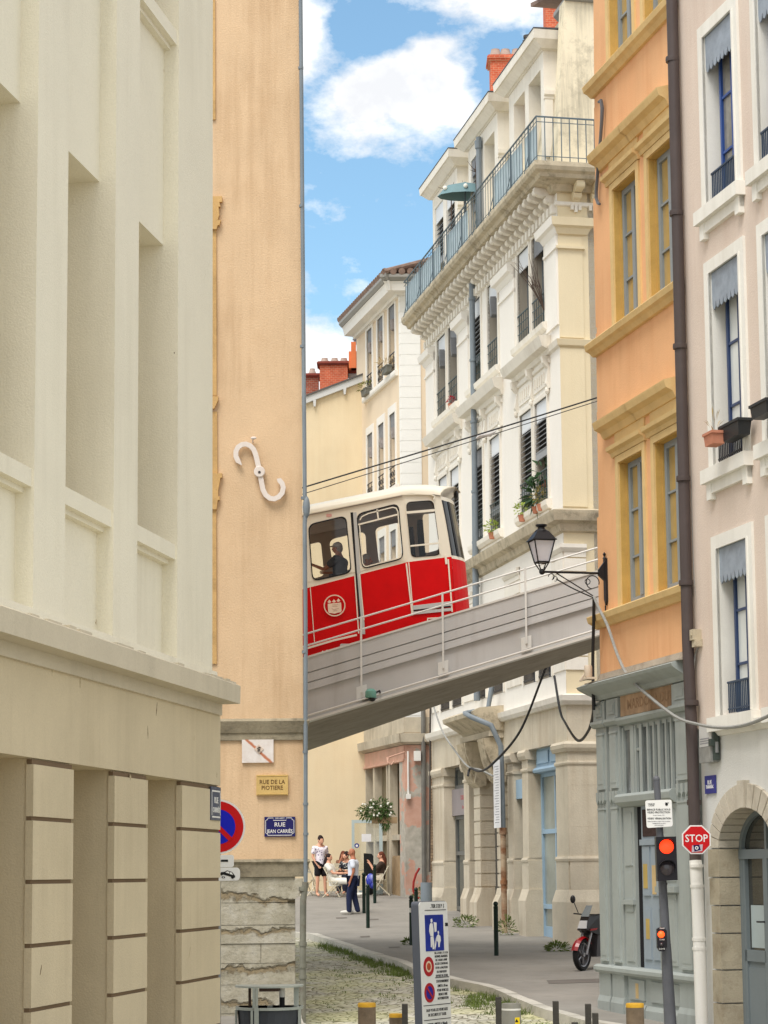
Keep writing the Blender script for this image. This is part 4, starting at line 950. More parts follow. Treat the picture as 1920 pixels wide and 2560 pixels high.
m = MB(); m.box(W, .95, 3.25, -.34, -.2, 2.3, 2.84); m.prof(W, .95, 3.25, [(-.3, 2.28), (-.12, 2.3), (-.10, 2.36), (-.16, 2.42), (-.3, 2.43)]); m.box(W, 1.1, 2.0, -.2, -.17, 2.5, 2.78); m.box(W, 2.15, 3.1, -.2, -.17, 2.5, 2.78); m.build('shutter_box', M_dblue, r)
door(W, 3.78, 4.55, -1.7, 2.0, -.3, r, M_dblue, M_dgl, ((-1.65, -.7, 1.95), ((-1.65, 1.9),), ((-1.65, -.7),)))
m = MB(); m.box(W, 3.78, 4.55, -.32, -.06, 1.75, 2.2); m.build('letter_sign', M_dblue, r)
m = MB(); m.box(W, 5.98, 6.6, -.5, -.45, -1.6, 2.6); m.build('side_panel', M_dgrey, r)
# far end: rough party wall strip and pipes
M_rough = brick('rough_stone', S(134, 112, 88), S(158, 134, 106), S(96, 82, 66), 3.0, .5, .26, .03, .9, var=.1)
m = MB(); m.box(W, 13.2, 14.0, -3, -.12, -2, 4.2); m.build('party_wall', M_rough, r)
m = MB(); Yg = 60.2
m.tube([atY(1076, 1770, Yg), atY(1074, 2180, Yg)], .03, 6); m.build('rain_pipe', mat('pipe_dark', S(70, 64, 60), rough=.6), r)
m = MB(); a = gp(1068, 2290); m.lathe(atY(1066, 2240, 59.2), [(.16, -1.0), (.16, .36)], 12); m.build('pipe_guard', M_zinc, r, smooth=True)
# rusty downpipe in front of the portal jamb
M_rust, nt, b = nmat('rusty_pipe'); co = N(nt, 'ShaderNodeTexCoord').outputs['Object']
k1 = ramp(nt, noise(nt, co, 1.1, 5, .65, (1, 1, 1.6), (3, 1, 2)), [(.40, 0.), (.60, 1.)])
c = mixc(nt, k1, S(178, 158, 132), ramp(nt, noise(nt, co, 6, 5), [(.3, S(104, 66, 42)), (.7, S(150, 104, 68))])); nt.links.new(c, b.inputs['Base Color']); b.inputs['Roughness'].default_value = .8
m = MB(); uu = W.px(1258, 2100, .25)[0]
m.tube([W.P(uu, .25, 1.05), W.P(uu, .25, -2)], .072, 10); m.lathe(W.P(uu, .25, 1.0), [(.09, -.08), (.09, .08)], 10); m.lathe(W.P(uu, .25, -.2), [(.088, -.05), (.088, .05)], 10); m.build('downpipe_rusty', M_rust, r, smooth=True)
m = MB(); u2 = W.px(1220, 1762, .3)[0]
m.tube([W.P(u2, .2, 4.5), W.P(u2, .3, 3.98), W.P(u2-.1, .9, 3.85), W.P(uu+.35, .9, 3.72), W.P(uu, .5, 3.5), W.P(uu, .27, 3.0), W.P(uu, .25, 1.05)], .066, 10); m.build('downpipe', M_zinc, r, smooth=True)
bn = T('paper_banner', 'long white paper notice hanging beside the zinc pipe on the golden stone front', 'notice', W.P(uu+.3, .3, 1.5))
m = MB(); a = W.px(1233, 1890, .34)[0]; b2 = W.px(1249, 1890, .34)[0]; m.box(W, min(a, b2), max(a, b2), .33, .345, 1.08, 2.68); m.build('sheet', mat('paper', S(226, 226, 228), bump=0, fine=.02), bn)
m = MB()
for k in range(22): m.box(W, min(a, b2)+.1, max(a, b2)-.1-(k % 3)*.06, .345, .347, 1.2+k*.063, 1.215+k*.063)
m.build('writing', mat('grey_ink', S(150, 150, 156), bump=0), bn)
# ================================================================ orange building
O = Fr(1488, 1100, 32.5, 166.5, 1)
M_or = mat('orange_render', S(234, 182, 134), var=.06, sc=1.0, bump=.25, bsc=40, fine=.07, streak=.30, stain=S(204, 132, 84))
M_oc = mat('ochre_trim', S(224, 194, 138), var=.08, sc=2, bump=.2, fine=.08, streak=.25, stain=S(170, 126, 60), dirt=.15, dirtcol=S(140, 104, 60))
M_ocr = mat('ochre_reveal', S(202, 164, 92), var=.12, sc=2.5, bump=.2, fine=.1, dirt=.2, dirtcol=S(150, 108, 50))
M_wgrey = mat('window_grey', S(142, 150, 154), var=.06, rough=.55, bump=.05)
M_yglass = glassy('pane_reflection_ochre', S(176, 150, 96), rough=.12, var=.18, sc=2)  # yellow reflection on the panes is put into their colour
M_shop = mat('shop_grey', S(164, 171, 168), var=.06, sc=1.5, rough=.6, bump=.1, streak=.25, stain=S(110, 110, 104), dirt=.12, dirtcol=S(110, 112, 108))
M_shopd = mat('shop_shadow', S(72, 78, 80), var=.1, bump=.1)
M_brown = mat('drain_brown', S(78, 68, 66), var=.12, sc=2, rough=.5, bump=.05, streak=.2)
r = T('orange_building', 'orange rendered house with ochre window frames and a grey wooden shopfront', 'building', O.P(1.8, 0, -2))
OB = r
rowsz = ((3.83, 5.94), (7.95, 10.04), (11.95, 14.1))
ops = [(a, b_, c, d, .19) for c, d in rowsz for a, b_ in ((1.05, 2.06), (2.53, 3.57))]
m = MB(); wall(m, O, 0, 3.78, 2.7, 14.6, ops, dep=.19, back=.5); m.box(O, .01, 3.78, -6, -.5, -2.2, 2.7)
lean = lambda z: max(0., z-4.0)*.036
for k_, p in enumerate(m.v):
    uu_ = (p.x-O.O[0])*O.d[0]+(p.y-O.O[1])*O.d[1]
    if uu_ < .03: m.v[k_] = p+Vector((O.d[0], O.d[1], 0))*lean(p.z)
outward(m.build('wall', M_or, r), O)
rr = random.Random(5)
m = MB()
for z0, z1, dd in ((2.75, 3.6, .02), (3.9, 5.3, .05), (5.3, 6.9, .012), (6.9, 8.1, .035), (8.2, 10.2, .09), (10.2, 11.6, .02)):
    m.box(O, -dd+lean((z0+z1)/2), .05+lean((z0+z1)/2), -.3, -.012, z0, z1)
m.build('uneven_corner', M_or, r)
for c, d in rowsz:
    for a, b_ in ((1.05, 2.06), (2.53, 3.57)):
        m = MB(); e = .115
        m.box(O, a-e, a, -.05, .03, c-.06, d); m.box(O, b_, b_+e, -.05, .03, c-.06, d); m.box(O, a-e, b_+e, -.05, .03, d, d+.10)
        m.prof(O, a-e-.12, b_+e+.04, [(-.05, d+.10), (.04, d+.11), (.06, d+.17), (.12, d+.20), (.13, d+.255), (-.05, d+.27)])
        m.box(O, a-e, b_+e, -.05, .028, d+.27, d+.45); ws = m.build('window_surround', M_oc, r)
        m = MB(); m.box(O, a+.0, a+.012, -.188, .0, c, d); m.box(O, b_-.012, b_, -.188, .0, c, d); m.box(O, a+.012, b_-.012, -.188, .0, d-.012, d); m.box(O, a+.012, a+.03, -.188, -.09, c, d); m.build('reveal', M_ocr, r)
        window(O, a+.03, b_-.012, c, d-.012, -.12, r, M_wgrey, M_yglass, (.335, .66), True, .085, .07)
    m = MB()
    for a, b_ in ((.50, 1.93), (1.90, 3.50)): m.prof(O, a, b_, [(-.05, d+.44), (.05, d+.45), (.10, d+.54), (.19, d+.58), (.215, d+.66), (.22, d+.685), (-.05, d+.76)], -.0, .0)
    m.build('hood', M_oc, r)
    m = MB(); m.prof(O, lean(c)-.02, 3.78, [(-.05, c-.23), (.05, c-.22), (.10, c-.16), (.15, c-.13), (.17, c-.05), (.16, c-.035), (-.05, c-.0)], -.35, 0); m.build('sill_course', M_oc, r)
m = MB(); up = 3.80
m.tube([O.P(3.86, .10, 14.6), O.P(3.84, .10, 8), O.P(3.83, .10, 3), O.P(3.95, .12, 1.5), O.P(3.98, .13, .15)], .078, 12)
for z in (11.0, 8.84, 7.0, 5.2, 3.8, 2.2, .9): m.lathe(O.P(3.84 if z > 2.5 else 3.93, .11, z), [(.092, -.035), (.095, 0), (.092, .035)], 12)
m.build('drainpipe', M_brown, r, smooth=True)
m = MB(); m.tube([O.P(3.98, .13, .15), O.P(4.02, .13, -.3), O.P(4.06, .13, -2.2)], .082, 12)
for z in (.08, -.18, -.86, -.98): m.lathe(O.P(4.01 if z > -.4 else 4.03, .13, z), [(.09, -.02), (.092, .02)], 12)
m.build('drainpipe_base', M_white, r, smooth=True)
# iron wall anchor (long S)
wa_ = T('wall_anchor', 'long thin grey S shaped iron anchor on the orange wall', 'wall anchor', O.P(.4, .05, 10))
pts = [O.px(*p) for p in ((1506, 256), (1512, 252), (1515, 270), (1514, 300), (1511, 345), (1507, 390), (1503, 440), (1500, 480), (1500, 496), (1504, 508), (1509, 511))]
m = MB(); m.tube([O.P(a, .06, b_) for a, b_ in pts], [.02, .028, .03, .028, .026, .026, .026, .026, .028, .026, .02], 6); m.build('rod', mat('iron_grey', S(96, 98, 102), rough=.5, bump=.1), wa_, smooth=True)
# shopfront
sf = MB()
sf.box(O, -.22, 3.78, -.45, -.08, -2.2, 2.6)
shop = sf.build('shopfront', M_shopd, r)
cp = [(-.1, 2.52), (.05, 2.54), (.10, 2.60), (.20, 2.66), (.27, 2.71), (.29, 2.75), (.1, 2.83), (-.1, 2.87)]
m = MB(); m.prof(O, -.06, 3.68, cp, -.7, .0); m.build('shop_cornice', M_shop, shop)
m = MB(); m.prof(O, .0, 3.75, [(-.1, 2.80), (.22, 2.785), (.22, 2.80), (.04, 2.85), (.02, 2.93), (-.1, 2.95)], -.4, 0); m.build('cornice_flashing', mat('lead_patch', S(176, 166, 150), var=.15, dirt=.5, dirtcol=S(120, 96, 76), bump=.5), shop)
def pilast(a, b_):
    m = MB()
    m.box(O, a, b_, -.1, .0, -1.36, 2.53)
    m.box(O, a-.02, b_+.02, -.1, .03, 2.24, 2.52); i = .1
    m.box(O, a+i, b_-i, .03, .045, 2.30, 2.47); m.box(O, a+i+.035, b_-i-.035, .045, .052, 2.34, 2.43)
    m.prof(O, a-.04, b_+.04, [(-.1, 2.12), (.04, 2.14), (.08, 2.19), (.08, 2.23), (-.1, 2.24)])
    for z0, z1 in ((1.25, 2.02), (-1.25, .92)):
        m.box(O, a+.10, b_-.10, .0, .025, z0, z1); m.box(O, a+.10+.03, b_-.10-.03, .025, .03, z0+.05, z1-.05)
        m.box(O, a+.08, b_-.08, .0, .035, z0-.03, z0); m.box(O, a+.08, b_-.08, .0, .035, z1, z1+.03)
    for k in range(3):
        c = a+(b_-a)*(.22+.28*k); m.face(O, [(c-.05, 1.18), (c+.05, 1.18), (c+.045, 1.06), (c, 1.0), (c-.045, 1.06)], 0, .04)
    m.box(O, a-.02, b_+.02, -.1, .02, -2.3, -1.40); m.prof(O, a-.03, b_+.03, [(-.1, -2.3), (.05, -2.3), (.05, -1.86), (.02, -1.78), (-.1, -1.78)])
    return m.build('pilaster', M_shop, shop)
pilast(-.24, .22); pilast(.34, .80); pilast(3.02, 3.60)
m = MB(); m.box(O, 3.6, 3.80, -.3, .01, -2.3, 2.5); m.build('end_board', M_shop, shop)
m = MB(); m.prof(O, -.24, 3.74, [(-.1, -1.46), (.05, -1.45), (.085, -1.41), (.085, -1.36), (.05, -1.33), (-.1, -1.325)], -1, .5); m.build('rail', M_shop, shop)
m = MB(); m.box(O, .80, 3.02, -.2, -.04, -2.3, -1.46)
for a, b_ in ((.95, 1.55), (1.8, 2.9)): m.box(O, a, b_, -.04, -.015, -1.78, -1.50); m.prof(O, a-.1, b_+.1, [(-.05, -2.3), (.03, -2.3), (.03, -1.9), (.0, -1.84), (-.05, -1.84)])
m.build('stall_riser', M_shop, shop)
# frieze board with ghost letters
m = MB(); m.box(O, .86, 2.98, -.1, .0, 2.24, 2.54); fb_ = m.build('name_board', mat('bare_wood', S(176, 146, 116), var=.2, sc=4, bump=.2, streak=.7, stain=S(110, 82, 56)), shop)
M_ghost = mat('ghost_letter', S(152, 122, 94), var=.25, sc=12, bump=0)
t_ = text(O, 'MARDOUA DUL', 2.05, 2.385, .20, .0, M_ghost, shop, 1.25, name='name_lettering')
m = MB(); m.prof(O, .80, 3.02, [(-.1, 2.10), (.03, 2.12), (.07, 2.18), (.07, 2.22), (-.1, 2.24)]); m.build('transom_cornice', M_shop, shop)
# transom lights
wz0, wz1 = 1.12, 2.08
m = MB(); m.box(O, .80, 3.02, -.10, -.05, wz1-.04, 2.12)
for u in (.84, 1.18, 1.36, 1.62, 1.86, 2.10, 2.34, 2.58, 2.78, 2.98): m.box(O, u-.03, u+.03, -.1, -.03, wz0, wz1)
for u in (1.27, 1.60, 2.34): m.box(O, u-.05, u+.05, -.1, -.02, wz0, wz1)
m.box(O, 1.18, 1.6, -.1, -.04, 1.72, 1.76); tl = m.build('transom_frame', M_shop, shop)
MB().box(O, .80, 3.02, -.085, -.066, wz0, wz1).build('transom_pane', glassy('transom_glass', S(96, 100, 100), rough=.15, var=.4, sc=3), shop)
m = MB(); m.prof(O, .80, 3.02, [(-.1, .92), (.02, .94), (.10, 1.0), (.11, 1.08), (.06, 1.12), (-.1, 1.14)]); m.build('sill', M_shop, shop)
# lower doors and shutters
m = MB()
for a, b_ in ((.82, 1.28),):
    m.box(O, a, b_, -.1, -.02, -1.33, .93)
    for z0, z1 in ((.1, .85), (-.55, .0), (-1.25, -.65)): m.box(O, a+.08, b_-.08, -.02, -.006, z0, z1)
    m.box(O, a, b_, -.02, .03, -.45, -.38)
m.build('shutter', M_shop, shop)
MB().box(O, 1.28, 1.50, -.085, -.07, -1.32, .95).build('door_gap', mat('gap_black', S(24, 24, 28), bump=0), shop)
m = MB(); m.box(O, 1.50, 2.24, -.1, -.045, -1.33, .93)
for a, b_ in ((1.56, 1.84), (1.92, 2.18)):
    for z0, z1 in ((-.32, .36), (-1.2, -.5)): m.box(O, a, b_, -.045, -.025, z0, z1)
m.box(O, 1.5, 2.24, -.045, -.01, .38, .46); dr = m.build('door', mat('door_greyblue', S(150, 162, 172), var=.06, rough=.6, bump=.05, streak=.2), shop)
MB().box(O, 1.57, 2.2, -.05, -.035, .5, .88).build('door_grille', mat('grille_dark', S(66, 50, 48), var=.4, sc=30), shop)
for a, b_, z0, z1, q_ in ((1.60, 1.76, -.22, -.02+.14, 1), (1.66, 1.80, -.92, -.64, 1), (1.95, 2.1, -.3, .1, 0), (1.20, 1.32, -1.76, -1.55, 0)):
    MB().box(O, a, b_, -.027 if z0 > -1.4 else -.02, -.020 if z0 > -1.4 else -.012, z0, z1).build('poster', mat('poster_ochre', S(190, 164, 96), var=.15, bump=0) if q_ else mat('poster_tan', S(196, 170, 124), var=.2, bump=0), shop)
m = MB()
for a, b_ in ((2.24, 3.02),):
    m.box(O, a, b_, -.1, -.01, -1.33, .93)
    for z0, z1 in ((-.12, .85), (-1.25, -.3)):
        m.box(O, a+.12, b_-.1, -.01, .003, z0, z1); m.box(O, a+.17, b_-.15, .003, .009, z0+.06, z1-.06)
        m.box(O, a+.3, a+.34, .003, .014, z1-.28, z1-.1); m.box(O, a+.12, a+.5, .003, .013, z1-.2, z1-.17)
    m.box(O, a+.02, b_-.02, -.01, .06, -.27, -.19)
m.build('shutter', M_shop, shop)
pt_ = T('floodlight', 'small cream outdoor floodlight on the shopfront cornice', 'floodlight', O.P(.3, .25, 2.9))
m = MB(); m.lathe(O.P(.28, .28, 2.86), [(.05, 0), (.06, .02), (.06, .16), (.05, .18)], 10); m.box(O, .14, .40, .2, .34, 2.83, 2.86); m.tube([O.P(.1, .2, 2.86), O.P(-.05, .3, 2.84), O.P(-.1, .2, 2.95)], .015, 5); m.build('body', mat('cream_plastic', S(206, 190, 170), rough=.5), pt_, smooth=True)
# ================================================================ pink building
r = T('pink_building', 'pale pink rendered house with white window frames and a stone arched doorway', 'building', O.P(5.5, 0, -2))
M_pk = mat('pink_render', S(222, 206, 192), var=.04, sc=.9, bump=.3, bsc=40, fine=.08, streak=.22, stain=S(190, 160, 142))
M_gwhite = mat('grey_white_render', S(222, 222, 218), var=.03, sc=1, bump=.35, bsc=45, fine=.06, streak=.08)
M_wst = mat('white_surround', S(236, 234, 226), var=.04, sc=2, bump=.12, fine=.05, streak=.25, stain=S(180, 170, 150))
M_dblu = mat('window_blue', S(50, 82, 150), var=.1, rough=.4, bump=.03)
M_dblu2 = mat('window_navy', S(48, 66, 104), var=.1, rough=.4, bump=.03)
M_whcurt = glassy('curtain_white', S(212, 216, 214), rough=.12, var=.1)
M_val2 = mat('valance_bluegrey', S(150, 160, 172), var=.15, sc=6, rough=.6, bump=.1, dirt=.3, dirtcol=S(110, 116, 126))
M_railb = mat('rail_blue', S(56, 72, 92), var=.1, rough=.5, bump=.03)
pr_rows = ((1.98, 4.13), (5.20, 7.77), (8.66, 10.98), (12.3, 14.6))
cols = ((4.72, 5.72), (6.47, 7.47))
ops = [(a, b_, c, d, .22) for c, d in pr_rows for a, b_ in cols]
m = MB(); wall(m, O, 3.74, 9, 1.86, 14.9, ops, v=.0, dep=.22, back=.5); outward(m.build('wall', M_pk, r), O)
# ground floor with arch
cx, cz0, ia, ib = 5.37, .30, .85, .49
aw = [(3.9, -2.3), (cx-ia-.08, -2.3), (cx-ia-.08, cz0)]+[(cx-(ia+.08)*math.cos(t), cz0+(ib+.08)*math.sin(t)) for t in [math.pi*k/24 for k in range(1, 24)]]+[(cx+ia+.08, cz0), (cx+ia+.08, -2.3), (9, -2.3), (9, 1.84), (3.9, 1.84)]
m = plate([aw], .3, lambda x, y, d: O.P(x, d-.315, y)); m.box(O, 3.9, 9, -6, -.5, -2.3, 1.84); m.build('ground_floor_wall', M_gwhite, r)
m = MB(); m.prof(O, 4.42, 9, [(-.05, 1.72), (.02, 1.73), (.06, 1.78), (.10, 1.80), (.10, 1.86), (-.05, 1.88)]); m.build('string_course', M_wst, r)
M_arst = mat('arch_stone', S(204, 196, 180), var=.1, sc=3, bump=.4, fine=.12, streak=.45, stain=S(110, 96, 76), dirt=.25, dirtcol=S(120, 104, 84))
M_arst2 = mat('jamb_stone', S(178, 168, 146), var=.12, sc=3, bump=.5, fine=.15, dirt=.5, dirtcol=S(116, 98, 74))
n = 15; m = MB(); oa, ob = 1.17, .79
for k in range(n):
    t0, t1 = math.pi*k/n+.012, math.pi*(k+1)/n-.012
    key = k == n//2; s_ = 1.05 if key else 1
    q_ = [(cx-ia*math.cos(t0), cz0+ib*math.sin(t0)), (cx-ia*math.cos(t1), cz0+ib*math.sin(t1)), (cx-oa*s_*math.cos(t1), cz0+ob*s_*math.sin(t1)), (cx-oa*s_*math.cos(t0), cz0+ob*s_*math.sin(t0))]
    m.face(O, q_, -.33, .03+(.03 if key else 0))
m.build('arch_surround', M_arst, r)
rr = random.Random(8)
for sgn in (-1, 1):
    z = cz0-.012; m = MB()
    while z > -2.3:
        h = rr.uniform(.34, .46); ex = rr.uniform(.26, .36)
        a, b_ = sorted((cx+sgn*ia, cx+sgn*(ia+ex))); m.box(O, a, b_, -.33, .03, z-h+.018, z); z -= h
    m.build('door_jamb', M_arst2, r)
m = MB(); fz = [( cx-ia*math.cos(math.pi*k/24), cz0+ib*math.sin(math.pi*k/24)) for k in range(25)]
vd = -.25
m.box(O, cx-ia, cx-ia+.09, vd-.06, vd, -2.2, cz0); m.box(O, cx+ia-.09, cx+ia, vd-.06, vd, -2.2, cz0); m.box(O, cx-ia, cx+ia, vd-.06, vd+.01, .16, .28); m.box(O, cx-.05, cx+.05, vd-.06, vd+.012, -2.2, .16)
for a, b_ in ((cx-ia+.09, cx-.05), (cx+.05, cx+ia-.09)):
    m.box(O, a, a+.07, vd-.06, vd-.005, -2.2, .16); m.box(O, b_-.07, b_, vd-.06, vd-.005, -2.2, .16); m.box(O, a, b_, vd-.06, vd-.005, -1.12, -.98); m.box(O, a, b_, vd-.05, vd-.03, -2.2, -1.1); m.box(O, a+.1, b_-.1, vd-.03, vd-.015, -1.9, -1.2)
for k in range(24): m.hexa([O.P(fz[k][0], vd-.05, fz[k][1]), O.P(fz[k+1][0], vd-.05, fz[k+1][1]), O.P(cx+(fz[k+1][0]-cx)*.9, vd-.05, cz0+(fz[k+1][1]-cz0)*.88), O.P(cx+(fz[k][0]-cx)*.9, vd-.05, cz0+(fz[k][1]-cz0)*.88)], [O.P(fz[k][0], vd, fz[k][1]), O.P(fz[k+1][0], vd, fz[k+1][1]), O.P(cx+(fz[k+1][0]-cx)*.9, vd, cz0+(fz[k+1][1]-cz0)*.88), O.P(cx+(fz[k][0]-cx)*.9, vd, cz0+(fz[k][1]-cz0)*.88)])
m.box(O, cx-.03, cx+.03, vd-.05, vd, .28, cz0+ib)
M_dg2 = mat('door_greygreen', S(120, 130, 134), var=.06, rough=.5, bump=.05, streak=.1)
d = m.build('door', M_dg2, r)
MB().box(O, cx-ia, cx+ia, vd-.08, vd-.055, -2.2, cz0+ib+.05).build('pane', glassy('door_pane', S(66, 66, 60), rough=.02, var=.4, spec=1.0), d)
for a, b_ in ((cx-ia+.22, cx-.14), (cx+.16, cx+ia-.2)): MB().box(O, a, b_, vd-.054, vd-.05, -.95, -.42).build('door_film', mat('frosted_film', S(178, 192, 194), rough=.3, bump=0), d)
m = MB(); m.tube([O.P(cx-.09, vd, -.62), O.P(cx-.09, vd+.06, -.62), O.P(cx-.19, vd+.06, -.62)], .012, 6); m.build('handle', M_iron, d)
for j, (c, dd) in enumerate(pr_rows):
    for i, (a, b_) in enumerate(cols):
        m = MB(); e = .165
        m.box(O, a-e, a, -.05, .035, c-.02, dd); m.box(O, b_, b_+e, -.05, .035, c-.02, dd); m.box(O, a-e, b_+e, -.05, .035, dd, dd+.17); m.box(O, a-e*.25, a, -.05, .018+.03, c, dd); m.box(O, b_, b_+e*.25, -.05, .018+.03, c, dd)
        m.box(O, a-.001, a+.004, -.215, 0, c, dd); m.build('window_surround', M_wst, r)
        m = MB(); zc_ = c-.02
        m.box(O, a-e-.07, b_+e+.05, -.05, .13, zc_-.18, zc_); 
        if j: m.box(O, a-e-.0, b_+e, -.05, .06, zc_-.32, zc_-.18); m.box(O, a-e, a-e+.14, -.05, .075, zc_-.40, zc_-.18); m.box(O, b_+e-.14, b_+e, -.05, .075, zc_-.40, zc_-.18)
        m.build('sill', M_wst, r)
        w = window(O, a+.10 if i == 0 else a, b_, c, dd, -.15, r, M_dblu if j == 2 else M_dblu2, M_whcurt if j != 2 else glassy('pane_grey', S(126, 124, 118), rough=.08, var=.5, sc=2), (.3, .62), True, .055)
        valance(O, a+.0, b_, dd, .40 if j > 0 else .36, -.01, w, M_val2, 8, .10)
        if j in (0, 2): railing(O, a+.12 if i == 0 else a, b_, c+.02, c+.42, .0 if j == 2 else -.03, w, M_railb, .055, 0)
        elif j == 1: railing(O, a+.12 if i == 0 else a, b_, c+.02, c+.40, .01, w, M_iron, .055, 0)
# ================================================================ railway bridge
M_brg = mat('bridge_grey', S(194, 194, 193), var=.06, sc=1.2, bump=.12, fine=.06, streak=.32, stain=S(140, 134, 126))
M_brl = mat('bridge_edge', S(216, 214, 208), var=.04, rough=.6, bump=.05)
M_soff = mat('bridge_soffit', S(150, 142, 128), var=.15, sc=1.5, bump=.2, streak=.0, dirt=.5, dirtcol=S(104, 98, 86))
M_steel = mat('rail_steel', S(222, 222, 218), var=.08, rough=.45, bump=.03)
p0, p1 = atY(903, 1606, 40), atY(1315, 1484, 40); KS = (p1.z-p0.z)/(p1.x-p0.x)
zt = lambda x: p0.z+KS*(x-p0.x)
def bx(m, x0, x1, y0, y1, a, b_):
    return m.hexa([(x0, y0, zt(x0)+a), (x1, y0, zt(x1)+a), (x1, y1, zt(x1)+a), (x0, y1, zt(x0)+a)], [(x0, y0, zt(x0)+b_), (x1, y0, zt(x1)+b_), (x1, y1, zt(x1)+b_), (x0, y1, zt(x0)+b_)])
BR = T('railway_bridge', 'sloping grey steel railway bridge crossing above the street', 'bridge', (1, 40, 3))
X0, X1 = -4.5, 8.0
yf = lambda x: 40+max(3.6, min(9.5, 6.9-.72*x))
m = MB(); bx(m, X0, X1, 40, 40.2, -1.12, 0); bx(m, X0, X1, 39.95, 40, -.265, 0.0); bx(m, X0, X1, 39.955, 40, -.445, -.285); bx(m, X0, X1, 39.94, 40, -.60, -.555); bx(m, X0, X1, 39.96, 40, -.555, -.465)
m.build('girder', M_brg, BR)
m = MB(); bx(m, X0, X1, 39.93, 40.22, 0.0, .035); bx(m, X0, X1, 39.88, 40.25, -1.17, -1.125); m.tube([(X0, 39.91, zt(X0)-1.06), (X1, 39.91, zt(X1)-1.06)], .022, 6); m.build('flange', M_brl, BR)
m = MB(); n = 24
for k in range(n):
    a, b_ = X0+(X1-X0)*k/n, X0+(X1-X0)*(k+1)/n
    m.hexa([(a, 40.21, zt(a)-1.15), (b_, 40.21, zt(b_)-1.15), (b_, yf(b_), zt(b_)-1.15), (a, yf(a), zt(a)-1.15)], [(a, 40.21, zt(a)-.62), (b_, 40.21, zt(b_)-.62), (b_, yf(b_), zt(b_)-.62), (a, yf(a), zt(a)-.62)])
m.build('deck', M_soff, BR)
m = MB()
for y in (41.75, 43.1): bx(m, X0, X1, y-.035, y+.035, -.62, -.5)
m.build('rails', mat('track_steel', S(110, 96, 88), rough=.4, metal=.6), BR)
for k, px in enumerate((697, 903, 1107, 1315, 1521)):
    x = atY(px, 1600, 40).x; m = MB(); bx(m, x-.018, x+.018, 39.89, 39.925, -.93, .47)
    bx(m, x-.095, x+.095, 39.925, 39.998, -1.03, -.80) if k != 1 else bx(m, x-.095, x+.095, 39.97, 39.998, -1.03, -.80)
    m.build('rail_post', M_steel, BR)
m = MB()
for dz in (.45, .23): m.tube([(X0, 39.93, zt(X0)+dz), (X1, 39.93, zt(X1)+dz)], .018, 6)
m.build('handrail', M_steel, BR)
m = MB()   # far side railing
for dz in (.42, .2): m.tube([(X0, 43.95, zt(X0)+dz-.2), (X1, 43.95, zt(X1)+dz-.2)], .012, 5)
x = -4.2
while x < 8: bx(m, x-.012, x+.012, 43.94, 43.96, -.7, .22); x += 1.5
m.build('far_railing', M_steel, BR)
fl = T('floodlight', 'green hooded floodlight fixed to the lower edge of the bridge girder', 'floodlight', (-.25, 39.8, 3))
c_ = atY(927, 1735, 39.72); m = MB(); m.lathe(c_, [(.095, -.07), (.105, -.055), (.10, .05), (.06, .09), (.02, .10)], 14); m.build('hood', mat('verdigris', S(116, 168, 154), var=.1, rough=.5), fl, smooth=True)
m = MB(); m.ell(c_+Vector((.02, 0, -.09)), (.07, .07, .05)); m.build('lens', mat('lens_dark', S(40, 42, 44), rough=.2, bump=0), fl, smooth=True)
m = MB(); m.tube([c_+Vector((.08, 0, .02)), c_+Vector((.16, .03, .06)), c_+Vector((.17, .24, .04))], .018, 6); m.box(WD, c_.x-.16, c_.x+.16, 39.9, 39.99, c_.z-.085, c_.z-.06); m.build('bracket', M_iron, fl)

# ================================================================ funicular car
a1 = lambda X, Y: (740+X/3.318, 1180+Y/3.318)
YS = 41.3
def yc(X): return YS+max(0, X-905)/400*.45
def cw(X, Y, d=0):
    p = a1(X, Y); q = atY(p[0], p[1], yc(X)); return Vector((q.x, q.y+d, q.z))
M_crm = mat('car_cream', S(240, 232, 212), var=.02, rough=.35, bump=0, fine=.02, spec=.5)
M_red, nt, b = nmat('car_red'); co = N(nt, 'ShaderNodeTexCoord').outputs['Object']; c = ramp(nt, noise(nt, co, 3, 5), [(.3, S(208, 0, 4)), (.7, S(222, 2, 6))]); nt.links.new(c, b.inputs['Base Color']); b.inputs['Roughness'].default_value = .5; b.inputs['Specular IOR Level'].default_value = .15
M_rub = mat('rubber_black', S(26, 26, 28), bump=0, rough=.5)
M_int = mat('car_interior', S(178, 162, 150), var=.1, bump=0, rough=.8)
M_alu = mat('aluminium', S(198, 198, 194), var=.05, rough=.4, bump=0)
M_cgl = clear('car_glass', (.93, .94, .94, 1), -.015)
CAR = T('funicular_car', 'red and cream funicular car climbing across the bridge', 'railcar', (0, 42.5, 4))
top12 = [(-600, 485), (885, 188), (925, 747), (-600, 1142)]
win1 = rpoly([(106, 440), (412, 366), (456, 832), (140, 904)], 60, 5)
win2 = rpoly([(506, 352), (846, 264), (887, 716), (552, 802)], 60, 5)
win0 = rpoly([(-420, 566), (-10, 468), (30, 930), (-390, 1030)], 60, 5)
sec3 = [(885, 188), (1140, 190), (1200, 200), (1250, 440), (1290, 702), (925, 747)]
win3 = rpoly([(914, 252), (1138, 236), (1198, 688), (958, 708)], 45, 5)
plate([top12, win0, win1, win2], .035, cw).build('side_upper', M_crm, CAR, smooth=False)
plate([sec3, win3], .035, cw).build('cab_side_upper', M_crm, CAR)
plate([[(-600, 1142), (925, 747), (970, 1340), (-600, 1810)]], .04, cw).build('side_lower', M_red, CAR)
plate([[(925, 747), (1290, 702), (1325, 1240), (970, 1340)]], .04, cw).build('cab_side_lower', M_red, CAR)
